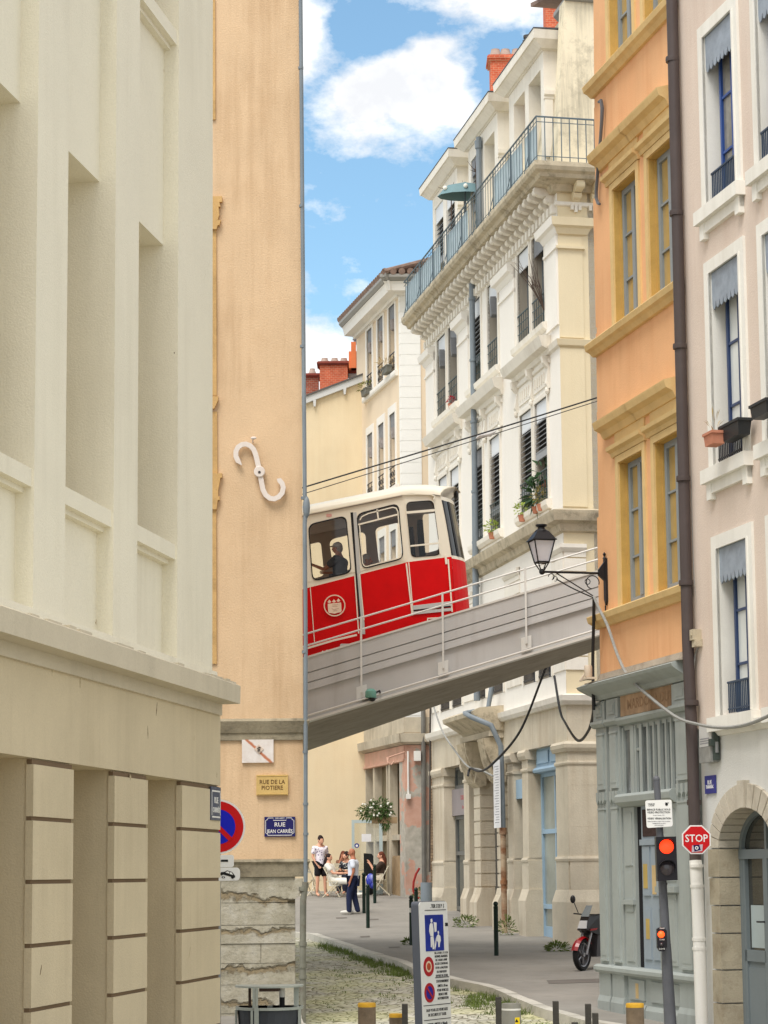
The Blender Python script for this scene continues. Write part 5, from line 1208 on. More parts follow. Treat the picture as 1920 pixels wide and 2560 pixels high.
def ringp(w, g, d0, name, mt, fn=cw):
    cx = sum(p[0] for p in w)/len(w); cy = sum(p[1] for p in w)/len(w)
    big = [(cx+(p[0]-cx)*(1+g/abs(max(q[0] for q in w)-cx)), cy+(p[1]-cy)*(1+g/abs(max(q[1] for q in w)-cy))) for p in w]
    sm_ = [(cx+(p[0]-cx)*.985, cy+(p[1]-cy)*.985) for p in w]
    plate([big, sm_], .02, lambda X, Y, d: fn(X, Y, d+d0)).build(name, mt, CAR)
for w in (win0, win1, win2, win3): ringp(w, 7 if w is not win3 else 3, -.012, 'window_seal', M_rub)
w2in = rpoly([(516, 362), (838, 276), (877, 708), (560, 792)], 52, 5)
ringp(w2in, -1, -.018, 'window_frame', M_crm) if False else None
for w in (win0, win1, win2, win3): plate([w], .006, lambda X, Y, d: cw(X, Y, d+.015)).build('window_pane', M_cgl, CAR)
def strip(m, pts, w, d0=-.02, th=.02, fn=cw):
    for (xa, ya), (xb, yb) in zip(pts, pts[1:]):
        l = math.hypot(xb-xa, yb-ya); nx, ny = -(yb-ya)/l*w/2, (xb-xa)/l*w/2
        q = [(xa+nx, ya+ny), (xb+nx, yb+ny), (xb-nx, yb-ny), (xa-nx, ya-ny)]
        m.hexa([fn(x, y, d0) for x, y in q], [fn(x, y, d0+th) for x, y in q])
m = MB()
strip(m, [(516, 438), (848, 352)], 13); strip(m, [(672, 312), (684, 396)], 13)
strip(m, [(530, 400), (545, 372), (600, 345), (800, 294), (830, 300), (845, 330), (873, 690), (868, 706), (850, 716), (580, 786), (562, 776), (552, 755), (527, 440)], 9)
strip(m, [(916, 338), (1150, 318)], 20); strip(m, [(948, 615), (1196, 590)], 14); strip(m, [(1185, 560), (1196, 680)], 10); m.build('window_bars', M_crm, CAR)
m = MB(); strip(m, [(462, 335), (535, 1240)], 22, -.005, .01); m.build('door_gap', M_rub, CAR)
m = MB(); strip(m, [(487, 335), (520, 840)], 28, -.012, .02); strip(m, [(520, 840), (562, 1345)], 26, -.012, .02); m.build('door_edge', M_alu, CAR)
for pts_, w_ in (([(488, 860), (520, 1340)], 9), ([(527, 845), (565, 1230)], 7), ([(118, 950), (155, 1425)], 6), ([(915, 760), (965, 1190)], 12), ([(935, 750), (972, 1180)], 8), ([(1262, 725), (1295, 1160)], 12), ([(1240, 690), (1248, 765)], 18), ([(-100, 1505), (100, 1460), (320, 1395), (505, 1352)], 16)):
    m = MB(); strip(m, pts_, w_); m.build('trim', M_crm, CAR)
m = MB(); strip(m, [(970, 1130), (1290, 1092)], 40, -.03, .03); strip(m, [(972, 1172), (1290, 1140)], 24, -.03, .03); m.build('step_board', M_alu, CAR)
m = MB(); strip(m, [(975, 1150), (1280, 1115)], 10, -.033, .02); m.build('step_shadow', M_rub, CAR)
m = MB(); strip(m, [(1090, 1215), (1180, 1210)], 9, -.02, .02); strip(m, [(1092, 1215), (1092, 1260)], 9, -.02, .02); m.build('hatch_frame', M_crm, CAR)
plate([rrect(365, 452, 1425, 1480, 14)], .02, lambda X, Y, d: cw(X, Y, d-.01)).build('hatch', M_alu, CAR)
for x, y in ((222, 1492), (258, 1484)): plate([circ(10, 9, x, y)], .02, lambda X, Y, d: cw(X, Y, d-.01)).build('lamp_dot', M_crm, CAR)
# emblem
plate([circ(36, 90, 320, 1108), circ(36, 81, 320, 1108)], .012, lambda X, Y, d: cw(X, Y, d-.012)).build('emblem_ring', mat('emblem_pale', S(240, 214, 190), bump=0), CAR)
sh = [(263, 1094), (300, 1090), (374, 1083), (378, 1150), (372, 1164), (345, 1168), (322, 1176), (300, 1172), (274, 1170), (267, 1158)]
sh_o = plate([sh], .012, lambda X, Y, d: cw(X, Y, d-.012)).build('emblem_shield', MC['emblem_pale'], CAR)
m = MB()
for x, y in ((277, 1075), (315, 1071), (352, 1065)):
    m.hexa([cw(*q, -.012) for q in ((x-16, y+4), (x-6, y-8), (x, y-16), (x+6, y-8), (x+16, y+2), (x+5, y+12), (x-5, y+12))], [cw(*q, -.002) for q in ((x-16, y+4), (x-6, y-8), (x, y-16), (x+6, y-8), (x+16, y+2), (x+5, y+12), (x-5, y+12))])
m.build('emblem_crown', MC['emblem_pale'], CAR)
M_embg = mat('emblem_line', S(206, 178, 156), bump=0)
m = MB()
for q in ([(300, 1104), (318, 1100), (336, 1103), (350, 1098)], [(302, 1116), (322, 1112), (345, 1116)], [(296, 1132), (316, 1146), (330, 1138), (356, 1130)], [(310, 1156), (326, 1148), (344, 1152)]): strip(m, q, 5, -.016, .005)
m.build('emblem_lion', M_embg, CAR)
plate([rrect(252, 296, 348, 372, 4)], .01, lambda X, Y, d: cw(X, Y, d-.012)).build('number_plate', mat('plate_pinkish', S(226, 170, 160), bump=0), CAR)
# far wall (outer cream, inner dark), floor, ceiling, bench
WID = 2.45
def cf(X, Y, d=0):
    p = cw(X, Y); return Vector((p.x, 2*YS+WID-p.y+d, p.z))
def prj(p):
    d = p.y*cP+p.z*sP; y = (-p.y*sP+p.z*cP)/d; x = p.x/d; x, y = x*cR-y*sR, x*sR+y*cR
    return ((CX_+x*F_-740)*3.318, (CY_-y*F_-1180)*3.318)
def eqv(X, Y):
    q = atY(*a1(X, Y), YS+WID); return prj(Vector((q.x, YS, q.z)))
o3 = rpoly([eqv(*p) for p in ((1045, 372), (1165, 350), (1188, 685), (1060, 702))], 40, 4)
fw1 = rpoly([eqv(*p) for p in ((272, 560), (575, 488), (590, 770), (318, 842))], 60, 5); fw2 = rpoly([eqv(*p) for p in ((655, 462), (868, 412), (890, 712), (690, 770))], 50, 5); fw3 = rpoly([eqv(*p) for p in ((-60, 640), (205, 575), (235, 860), (-30, 930))], 40, 5)
plate([top12, fw3, fw1, fw2], .03, lambda X, Y, d: cf(X, Y, d+.03)).build('far_side_upper', M_crm, CAR)
plate([top12, fw3, fw1, fw2], .03, lambda X, Y, d: cf(X, Y, d-.01)).build('far_side_lining', M_int, CAR)
plate([sec3, o3], .03, lambda X, Y, d: cf(X, Y, d)).build('far_cab_upper', M_int, CAR)
plate([[(-600, 1142), (925, 747), (1290, 702), (1325, 1240), (970, 1340), (-600, 1810)]], .05, lambda X, Y, d: cf(X, Y, d)).build('far_side_lower', M_red, CAR)
m = MB()
for xa, xb, ya, yb in ((-600, 905, 500, 202), (905, 1195, 202, 212)):
    m.hexa([cw(xa, ya, .03), cw(xb, yb, .03), cf(xb, yb, -.03), cf(xa, ya, -.03)], [cw(xa, ya, .03)+Vector((0, 0, .04)), cw(xb, yb, .03)+Vector((0, 0, .04)), cf(xb, yb, -.03)+Vector((0, 0, .04)), cf(xa, ya, -.03)+Vector((0, 0, .04))])
m.build('ceiling', M_int, CAR)
m = MB(); m.hexa([cw(-600, 1700, .04), cw(1310, 1240, .04), cf(1310, 1240, -.04), cf(-600, 1700, -.04)], [cw(-600, 1660, .04), cw(1310, 1200, .04), cf(1310, 1200, -.04), cf(-600, 1660, -.04)]); m.build('floor', M_int, CAR)
m = MB()
for xa, ya, xb, yb in ((930, 420, 960, 760), (1010, 360, 1040, 740)): m.hexa([cw(xa, ya, .5), cw(xa+45, ya, .5), cw(xb+45, yb, .5), cw(xb, yb, .5)], [cw(xa, ya, 1.3), cw(xa+45, ya, 1.3), cw(xb+45, yb, 1.3), cw(xb, yb, 1.3)])
m.build('cab_partition', mat('dark_partition', S(40, 38, 38), bump=0), CAR)
m = MB()
for xa in (-300, 210, 620): 
    ya = 1150-.26*xa
    m.hexa([cw(xa, ya-130, .2), cw(xa+26, ya-130, .2), cw(xa+46, ya+160, .2), cw(xa+20, ya+160, .2)], [cw(xa, ya-130, WID-.2), cw(xa+26, ya-130, WID-.2), cw(xa+46, ya+160, WID-.2), cw(xa+20, ya+160, WID-.2)])
m.build('bench', mat('bench_dark', S(74, 76, 82), bump=0), CAR)
# roof
prof_ = [(-600, 485), (-200, 405), (100, 345), (500, 264), (880, 186), (960, 180), (1060, 182), (1140, 188), (1200, 198)]
m = MB(); rows_ = []
for X, Y in prof_:
    e = cw(X, Y, -.03); f = cf(X, Y, .03); w = (f.y-e.y); cr = .30 if X < 900 else .30-.06*(X-900)/300; row = []
    for t, h in ((0, 0), (0, .06), (.04, .14), (.10, .20), (.22, .26), (.5, cr), (.78, .26), (.90, .20), (.96, .14), (1, .06), (1, 0)):
        row.append(Vector((e.x, e.y+w*t, e.z+h*(1 if X < 1100 else 1))))
    rows_.append(row)
tip = cw(1305, 190); row = []
for q in rows_[-1]:
    t = (q.y-rows_[-1][0].y)/(rows_[-1][-1].y-rows_[-1][0].y); bul = .0+.42*(1-abs(2*t-1)**2.2)
    row.append(Vector((q.x+bul, q.y, q.z-.01-.02*bul)))
rows_.append(row)
for ra, rb in zip(rows_, rows_[1:]):
    for k in range(len(ra)-1): m.poly([ra[k], rb[k], rb[k+1], ra[k+1]])
m.poly(rows_[0]); m.poly(rows_[-1]); rf = m.build('roof', M_crm, CAR)
for v in range(1): 
    bm = bmesh.new(); bm.from_mesh(rf.data); bmesh.ops.remove_doubles(bm, verts=bm.verts, dist=.002); bmesh.ops.recalc_face_normals(bm, faces=bm.faces); bm.to_mesh(rf.data); bm.free()
for p in rf.data.polygons: p.use_smooth = len(p.vertices) == 4
m = MB(); strip(m, [(-600, 490), (100, 350), (500, 269), (880, 191), (1000, 186), (1120, 190), (1150, 205), (1140, 232)], 9, -.05, .06); m.build('gutter_strip', M_crm, CAR)
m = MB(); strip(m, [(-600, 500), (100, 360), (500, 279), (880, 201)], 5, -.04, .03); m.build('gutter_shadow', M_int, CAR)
m = MB(); p = cw(1293, 150); m.ell(Vector((p.x+.10, 42.3, p.z)), (.05, .2, .085)); m.build('headlamp', M_rub, CAR, smooth=True)
# curved front
def front(ya, yb, xa, xb, ca, cb, t0=0., t1=1., n=14, push=0):
    m = MB()
    N0, N1 = cw(xa, ya), cw(xb, yb); 
    C0 = atY(*a1(ca, ya), 42.5); C1 = atY(*a1(cb, yb), 42.5)
    def pt(N_, C_, t):
        y = N_.y+(2*YS+WID-2*N_.y)*t; s = 1-abs(2*t-1)**2.4
        return Vector((N_.x+(C_.x-N_.x)*s+push, y, N_.z))
    for k in range(n):
        a, b_ = t0+(t1-t0)*k/n, t0+(t1-t0)*(k+1)/n
        m.poly([pt(N0, C0, a), pt(N0, C0, b_), pt(N1, C1, b_), pt(N1, C1, a)])
    return m
def ix(y, a=(1200, 200), b_=(1290, 702)): return a[0]+(b_[0]-a[0])*(y-a[1])/(b_[1]-a[1])
def ic(y): return 1308+(1408-1308)*(y-195)/(735-195)
front(200, 232, ix(200), ix(232), ic(200), ic(232)).build('front_brow', M_crm, CAR, smooth=True)
front(232, 690, ix(232), ix(690), ic(232), ic(690), .0, 1.).build('front_windscreen', glassy('windscreen', S(46, 50, 52), rough=.05, var=.5, sc=2, spec=.7), CAR, smooth=True)
front(690, 716, ix(690), ix(716), ic(690), ic(716)).build('front_waist', M_crm, CAR, smooth=True)
front(716, 1240, ix(716), 1328, ic(716), 1452).build('front_lower', M_red, CAR, smooth=True)
m = front(232, 690, ix(232), ix(690), ic(232), ic(690), .10, .14, 2, .012); m.v += []; m.build('windscreen_pillar', M_rub, CAR)
m = front(232, 690, ix(232), ix(690), ic(232), ic(690), .0, .02, 2, .012); m.build('windscreen_seal', M_rub, CAR)
m = MB(); m.tube([cw(1352, 1185, .4), cw(1420, 1160, .8)], .04, 6); m.build('buffer', M_crm, CAR)
# ================================================================ cables
M_cab = mat('cable_black', S(40, 40, 42), bump=0, rough=.6); M_cabg = mat('cable_grey', S(150, 150, 146), bump=.1, bsc=60, var=.15, sc=20)
def cable(pts, Ys, rad, mt, label, sub=8):
    P = [atY(p[0], p[1], y) for p, y in zip(pts, Ys)]; out = []
    for k in range(len(P)-1):
        a = P[max(k-1, 0)]; b_ = P[k]; c = P[k+1]; d = P[min(k+2, len(P)-1)]
        for i in range(sub):
            t = i/sub; out.append(.5*((2*b_)+(c-a)*t+(2*a-5*b_+4*c-d)*t*t+(3*b_-a-3*c+d)*t**3))
    out.append(P[-1]); m = MB(); m.tube(out, rad, 6); return single(m, 'cable', mt, label, 'cable', P[0], smooth=True)
cable([(640, 1254), (767, 1216), (1210, 1082), (1493, 994), (1700, 928)], [42.6]*5, .016, M_cab, 'upper thick black wire stretched over the funicular car')
cable([(640, 1268), (767, 1232), (1170, 1106), (1493, 1003), (1700, 938)], [42.9]*5, .009, M_cab, 'lower thin wire stretched over the funicular car just below the thick one')
ins = T('wire_clamp', 'small pale insulator clamp joining the two overhead wires by the zinc pipe', 'clamp', atY(1215, 1088, 42.7))
m = MB()
q = [atY(x, y, 42.7) for x, y in ((1190, 1096), (1200, 1090), (1212, 1088), (1225, 1086), (1240, 1078))]; m.tube(q, [.01, .05, .03, .05, .01], 8); m.build('body', mat('insulator', S(200, 198, 196), bump=0), ins, smooth=True)
cable([(1417, 1556), (1450, 1578), (1485, 1498)], [31.8, 31.9, 31.95], .008, M_cab, 'x') if False else None
cable([(1390, 1447), (1430, 1470), (1487, 1496)], [31.8, 31.85, 31.9], .010, M_cab, 'thin black stay from the lantern arm to the end of the hanging cable')
cable([(1485, 1497), (1484, 1560), (1482, 1650), (1483, 1725), (1484, 1775)], [32.0, 32.2, 32.4, 32.4, 32.4], .024, M_cab, 'thick black cable hanging straight down at the orange corner')
cable([(1485, 1492), (1497, 1520), (1519, 1565), (1545, 1640), (1572, 1692), (1622, 1740), (1690, 1792), (1742, 1810), (1800, 1819), (1860, 1813), (1920, 1790), (1990, 1750)], [31.9, 31.8, 31.6, 31.3, 30.9, 30, 28.9, 28.2, 27.4, 26.6, 25.8, 25.2], .022, M_cabg, 'twisted grey cable sagging across the orange wall to the pink house')
cable([(1386, 1690), (1400, 1775), (1412, 1805), (1444, 1851), (1471, 1827), (1484, 1778), (1484, 1745)], [46, 45, 44, 40, 36, 33, 32.4], .026, M_cab, 'black cable hanging in a deep loop by the shopfront corner')
cable([(1370, 1650), (1352, 1702), (1299, 1830), (1233, 1908), (1200, 1928), (1176, 1921), (1170, 1940)], [46, 46.4, 48, 50, 51.5, 52.5, 52.5], .028, M_cab, 'black cable running diagonally from under the bridge to the stone portal')
cable([(1080, 1750), (1090, 1785), (1108, 1832), (1140, 1880), (1170, 1916), (1200, 1924), (1232, 1940)], [59, 58.5, 57.5, 55.5, 53.5, 52.5, 51], .024, M_cabg, 'grey cable slanting down across the golden stone front to the portal')
cable([(1708, 60), (1712, 300), (1716, 560), (1722, 700), (1720, 760)], [28.98]*5, .008, M_cabg, 'thin pale cable clipped beside the brown downpipe on the upper floors')
cable([(1729, 1150), (1735, 1420), (1752, 1590), (1738, 1640), (1733, 1740), (1736, 1900), (1722, 1950)], [28.75, 28.75, 28.6, 28.7, 28.7, 28.7, 28.6], .010, M_cabg, 'pale cable looping behind the brown downpipe down to the shopfront end')
# ================================================================ wall lantern
LN = T('wall_lantern', 'black four sided street lantern on a long wall bracket', 'street lamp', O.P(.4, 0, 4.3))
M_blk = mat('black_iron', S(30, 30, 34), var=.1, rough=.45, bump=.03)
m = MB(); m.face(O, [(.34, 4.62), (.44, 4.62), (.44, 3.98), (.40, 3.92), (.34, 4.02)], 0, .035); m.tube([O.P(.39, .03, 3.92), O.P(.39, .03, 3.8)], .012, 6); m.lathe(O.P(.39, .03, 4.62), [(.03, 0), (.012, .03), (.025, .07), (0, .1)], 8)
m.hexa([O.P(.36, .03, 4.28), O.P(.42, .03, 4.28), O.P(.42, .03, 4.58), O.P(.36, .03, 4.58)], [O.P(.36, .13, 4.37), O.P(.42, .13, 4.37), O.P(.42, .13, 4.45), O.P(.36, .13, 4.45)]); m.build('wall_plate', M_blk, LN)
vL = 1.0; uL_ = .39
m = MB(); m.tube([O.P(uL_, .05, 4.40), O.P(uL_, vL, 4.40)], .017, 8); m.ell(O.P(uL_, vL, 4.40), (.045, .045, .045))
m.tube([O.P(uL_, vL-.22, 4.385), O.P(uL_, .22, 4.06)], .009, 6)
sc1 = [O.P(uL_, .22+.10*math.cos(t), 4.26+.10*math.sin(t)) for t in [math.pi*(1.1-k*.12) for k in range(14)]]; m.tube(sc1, .008, 5)
m.tube([O.P(uL_, .30+.04*math.cos(t), 4.27+.04*math.sin(t)) for t in [k*.55 for k in range(12)]], .007, 5)
m.tube([O.P(uL_, .86+.045*math.cos(t), 4.33+.045*math.sin(t)) for t in [k*.5 for k in range(10)]], .007, 5)
m.tube([O.P(uL_, .80+.035*math.cos(t), 4.30+.035*math.sin(t)) for t in [k*.5 for k in range(11)]], .006, 5); m.build('arm', M_blk, LN, smooth=True)
C0 = O.P(uL_, vL, 0); ax, ay = Vector(O.d+(0,)), Vector(O.n+(0,))
def sq(h, z): return [C0+ax*h*i+ay*h*j+Vector((0, 0, z)) for i, j in ((-1, -1), (1, -1), (1, 1), (-1, 1))]
b0, b1 = sq(.085, 4.54), sq(.155, 4.86)
m = MB()
for k in range(4): m.tube([b0[k], b1[k]], .011, 5); m.tube([b0[k], b0[(k+1) % 4]], .012, 5); m.tube([b1[k], b1[(k+1) % 4]], .014, 5); m.tube([b0[k], C0+Vector((0, 0, 4.43))+(b0[k]-C0-Vector((0, 0, 4.54)))*.35, C0+Vector((0, 0, 4.40))], .010, 5)
m.hexa(sq(.185, 4.86), sq(.178, 4.875)); m.hexa(sq(.170, 4.875), sq(.085, 5.0)); m.lathe(C0+Vector((0, 0, 5.0)), [(.10, 0), (.085, .02), (.06, .03), (.05, .06), (.085, .08), (.085, .1), (.03, .11)], 12); m.build('lantern_frame', M_blk, LN)
m = MB(); i0, i1 = sq(.078, 4.545), sq(.145, 4.855); m.hexa(i0, i1); m.build('lantern_glass', mat('frosted_glass', S(216, 214, 222), rough=.4, bump=0, fine=.02), LN)
# ================================================================ street signs
M_sred = mat('sign_red', S(204, 8, 18), bump=0, var=.02, fine=0, rough=.4); M_sblue = mat('sign_blue', S(10, 24, 190), bump=0, var=.04, fine=0, rough=.4)
M_swh = mat('sign_white', S(240, 240, 238), bump=0, var=.02, fine=.02, rough=.4); M_sblk = mat('sign_black', S(22, 22, 24), bump=0, rough=.5); M_galv = mat('galvanised', S(150, 152, 154), var=.1, rough=.45, bump=.03)
def disc(F, u, z, r0, r1, v0, v1, n=40):
    outs = [[(u+p[0], z+p[1]) for p in circ(n, r1)]]
    if r0 > 0: outs.append([(u+p[0], z+p[1]) for p in circ(n, r0)])
    return plate(outs, v1-v0, lambda x, y, d: F.P(x, v0+d, y))
Yn = 26.0; NP = Fr(545, 2067, Yn, 90, 1); zc = atY(545, 2067, Yn).z; rN = 68/5475*Yn
t = T('no_parking_sign', 'round red and blue no parking sign half hidden by the cream building', 'road sign', (NP.P(0, 0, -2.05)))
disc(NP, 0, zc, 0, rN, -.02, 0).build('back_plate', M_swh, t); disc(NP, 0, zc, 0, rN*.93, 0, .004).build('red_ring', M_sred, t); disc(NP, 0, zc, 0, rN*.635, .004, .007).build('blue_field', M_sblue, t)
m = MB(); c, s = math.cos(math.radians(-45)), math.sin(math.radians(-45)); L_, w_ = rN*.66, rN*.085
m.face(NP, [(c*a-s*b_, zc+s*a+c*b_) for a, b_ in ((-L_, -w_), (L_, -w_), (L_, w_), (-L_, w_))], .007, .010); m.build('slash', M_sred, t)
m = MB(); m.tube([NP.P(0, -.06, -2.1), NP.P(0, -.06, zc+rN*.6)], .03, 8); m.build('pole', M_galv, t)
def rpl(F, x0, x1, z0, z1, r, v0, v1): return plate([rrect(x0, x1, z0, z1, r)], v1-v0, lambda x, y, d: F.P(x, v0+d, y))
q = lambda x, y: NP.px(510+x/8.193, 1950+y/8.193)
x1, z1 = q(612, 1532); z0 = q(612, 1785)[1]
pn = rpl(NP, -.31, x1, z0, z1, .03, -.01, .0).build('text_panel', M_swh, t)
m = MB(); a = q(340, 1632); b_ = q(492, 1675); m.box(NP, -.24, b_[0], 0, .004, b_[1], a[1]); m.build('bar', M_sblk, pn); text(NP, 'GENANT', -.02, (a[1]+b_[1])/2, .03, .004, M_swh, pn)
x1, z1 = q(738, 1792); z0 = q(612, 2060)[1]
pn = rpl(NP, -.37, x1, z0, z1, .045, -.01, .0).build('tow_panel', M_swh, t)
m = MB()
def qp(pts): return [q(*p) for p in pts]
m.face(NP, qp([(345, 1885), (425, 1880), (475, 1850), (580, 1885), (625, 1950), (640, 1965), (630, 2005), (560, 1985), (345, 1925)]), 0, .004); m.build('car_body', M_sblk, pn)
m = MB(); m.face(NP, qp([(440, 1892), (478, 1866), (520, 1880), (512, 1918)]), .004, .0065); m.face(NP, qp([(532, 1884), (572, 1896), (596, 1945), (526, 1924)]), .004, .0065); m.build('car_windows', M_swh, pn)
m = MB()
for x, y, r_ in ((585, 1993, 30), (362, 1925, 28)): cx, cz = q(x, y); m.face(NP, [(cx+p[0], cz+p[1]) for p in circ(14, r_/8.193/5475*Yn)], .004, .007)
cx, cz = q(398, 1992); m.face(NP, [(cx+p[0], cz+p[1]) for p in circ(14, .02, ry=.012)], .0, .007); m.build('car_wheels', M_sblk, pn)
m = MB(); m.face(NP, [(cx+p[0], cz+p[1]) for p in circ(12, .009, ry=.006)], .007, .009); m.build('pulley', M_swh, pn)

# STOP sign
Ys_ = 28.0; ST = Fr(1741, 2099, Ys_, 90, 1); zc = atY(1741, 2099, Ys_).z
t = T('stop_sign', 'octagonal red STOP sign with a small blue sticker beside the white drainpipe', 'road sign', ST.P(0, 0, zc))
def octo(r): return [(r*math.cos(math.radians(22.5+45*k)), zc+r*math.sin(math.radians(22.5+45*k))) for k in range(8)]
ro = .197
MB().face(ST, octo(ro), -.02, 0).build('back_plate', M_swh, t); MB().face(ST, octo(ro*.91), 0, .004).build('red_face', M_sred, t)
text(ST, 'STOP', 0.0, zc+.012, .132, .004, M_swh, t, .92)
m = MB(); m.face(ST, [(-.065, zc-.16), (.07, zc-.145), (.078, zc-.06), (-.058, zc-.075)], .004, .007); sk = m.build('sticker', mat('sticker_grey', S(196, 180, 190), bump=0), t)
MB().face(ST, [(-.03, zc-.15), (.05, zc-.13), (.035, zc-.065), (-.042, zc-.07)], .007, .009).build('sticker_centre', mat('sticker_navy', S(24, 24, 80), bump=0), sk)
disc(ST, .0, zc-.105, .011, .022, .009, .011, 20).build('sticker_ring', M_swh, sk)
m = MB(); pw = O.P(3.75, .02, zc); m.tube([ST.P(0, -.03, zc), Vector((pw.x, pw.y, zc))], .018, 6); m.box(ST, -.03, .03, -.04, -.02, zc-.15, zc+.15); m.build('bracket', M_galv, t)

# traffic light
Yt = 27.5
TL = T('traffic_light', 'grey traffic light post showing red in front of the grey shopfront', 'traffic light', atY(1672, 2555, Yt)*1.0)
tp = lambda x, y, dY=0: atY(x, y, Yt+dY)
M_pole = mat('pole_grey', S(96, 98, 104), var=.15, sc=3, rough=.5, bump=.1, dirt=.2, dirtcol=S(70, 68, 66))
pb_ = tp(1676, 2560); pb2 = pb_+(pb_-tp(1666, 2380))*.55
m = MB(); m.tube([pb2, pb_, tp(1669, 2440), tp(1665, 2360)], [.077, .077, .070, .062], 12); m.tube([tp(1665, 2362), tp(1652, 2130), tp(1645, 2000), tp(1641, 1950)], [.060, .05, .042, .042], 12); m.ell(tp(1641, 1949), (.045, .045, .05)); m.build('pole', M_pole, TL, smooth=True)
FT = frame((0, Yt), 90, 1)
def pxF(F, x, y): return F.px(x, y)
hb = [FT.px(*p) for p in ((1634, 2093), (1684, 2092), (1688, 2200), (1638, 2203))]
m = MB(); m.face(FT, hb, .08, .24); hs = m.build('housing', mat('housing_black', S(30, 28, 34), rough=.45, bump=.03), TL)
M_redon = emit('lamp_red_lit', (1, .030, .006, 1), 1.0); M_redon2 = emit('lamp_orange_lit', (1, .06, .008, 1), 1.1)
def lens(px, py, r, mt, par, name, v=.24, hood=True):
    u, z = FT.px(px, py); m = MB()
    m.lathe(FT.P(u, v, z), [(r, 0), (r, .01), (r*.7, .03), (.001, .04)], 24, (0, -1, 0)); l = m.build(name, mt, par, smooth=True)
    if hood:
        m = MB(); n = 20; a0, a1_ = math.radians(-20), math.radians(200); rr_ = r*1.12
        for k in range(n):
            t0, t1 = a0+(a1_-a0)*k/n, a0+(a1_-a0)*(k+1)/n
            P_ = lambda t, vv, g: FT.P(u+g*math.cos(t), vv, z+g*math.sin(t))
            m.hexa([P_(t0, v, rr_), P_(t1, v, rr_), P_(t1, v, rr_+.008), P_(t0, v, rr_+.008)], [P_(t0, v+.11*max(.15, math.sin(max(0, min(math.pi, t0)))), rr_), P_(t1, v+.11*max(.15, math.sin(max(0, min(math.pi, t1)))), rr_), P_(t1, v+.11*max(.15, math.sin(max(0, min(math.pi, t1)))), rr_+.008), P_(t0, v+.11*max(.15, math.sin(max(0, min(math.pi, t0)))), rr_+.008)])
        m.build('visor', MC['housing_black'], par)
    return l
lens(1660, 2117, .088, M_redon, hs, 'red_lens'); lens(1662, 2171, .088, mat('lens_dark2', S(58, 52, 58), rough=.12, bump=0, spec=.7), hs, 'green_lens')
hr = [FT.px(*p) for p in ((1638, 2322), (1646, 2317), (1656, 2318), (1662, 2326), (1663, 2366), (1656, 2377), (1645, 2377), (1639, 2368))]
m = MB(); m.face(FT, hr, .09, .19); rp = m.build('repeater', mat('housing_black', S(30, 28, 34)), TL)
lens(1648, 2335, .042, M_redon2, rp, 'repeater_lens', .19, False); lens(1649, 2360, .026, MC['lens_dark2'], rp, 'repeater_lens_off', .19, False)
for s_, y, z_ in (('TRAM', 2320, .024), ('TAXIS', 2348, .024), ('CARTE', 2371, .024)):
    u, z = FT.px(1650, y); text(FT, s_, u, z, z_, .19, M_swh, rp)
m = MB(); m.tube([tp(1663, 2206), tp(1660, 2222), tp(1654, 2226)], [.03, .035, .03], 8); m.build('clamp', M_blk, TL)
CS = frame((0, Yt-.09), 90, 1)
cq = [CS.px(*p) for p in ((1613, 2001), (1679, 1999), (1682, 2066), (1617, 2070))]
nt_ = T('notice_sign', 'white video surveillance notice on the traffic light post', 'notice', CS.P((cq[0][0]+cq[1][0])/2, 0, cq[2][1]))
plate([rpoly(cq, .03)], .012, lambda x, y, d: CS.P(x, d-.012, y)).build('panel', M_swh, nt_)
cu = (cq[0][0]+cq[1][0])/2; zt_ = cq[0][1]; hgt = cq[0][1]-cq[3][1]
for s_, f, sz, dx in (('VILLE DE', .13, .022, -.09), ('LYON', .19, .026, -.09), ('ESPACE PUBLIC SOUS', .34, .032, .0), ('VIDEO PROTECTION', .44, .032, .0), ('VIDEO VERBALISATION', .66, .03, .005)): text(CS, s_, cu+dx, zt_-hgt*f, sz, .0, M_sblk, nt_, .95 if sz > .028 else 1)
M_gink = MC['grey_ink']
for s_, f in (('loi du 21 janvier 1995', .54), ('arrete municipal en vigueur dans ce secteur', .76), ('renseignements en mairie', .83), ('police municipale', .90)): text(CS, s_, cu, zt_-hgt*f, .016, .0, M_gink, nt_)
m = MB(); u = cu+.10; z = zt_-hgt*.15; m.face(CS, [(u+p[0], z+p[1]) for p in circ(12, .018)], 0, .003); m.box(CS, u-.02, u+.03, 0, .003, z+.015, z+.022); m.build('camera_symbol', M_sblk, nt_)

# entrance totem of the pedestrian zone
class Lean(Fr):
    def P(s, u, v, z): return Fr.P(s, u+.046*(s.z0-z), v, z)
BT = Lean(1047, 2254, 26.0, 33, 1); BT.z0 = atY(1047, 2254, 26).z; Z0 = BT.z0; BW = .64
TT = T('information_board', 'tall white pedestrian zone information board with faded French text', 'information sign', BT.P(.3, 0, -2.05))
M_bw = mat('board_white', S(226, 226, 224), var=.04, rough=.5, bump=.03, fine=.05, dirt=.12, dirtcol=S(190, 188, 184)); M_bside = mat('board_side', S(92, 96, 106), var=.08, rough=.5, bump=.03)
ol = [(0, -2.1), (BW, -2.1), (BW, Z0-.05)]+arc(5, .05, BW-.05, Z0-.05, 0, math.pi/2)[1:]+arc(5, .05, .05, Z0-.05, math.pi/2, math.pi)
plate([ol], .10, lambda x, y, d: BT.P(x, d-.112, y)).build('casing', M_bside, TT)
ol2 = [(.006, -2.1), (BW-.006, -2.1), (BW-.006, Z0-.05)]+arc(5, .045, BW-.051, Z0-.051, 0, math.pi/2)[1:]+arc(5, .045, .051, Z0-.051, math.pi/2, math.pi)
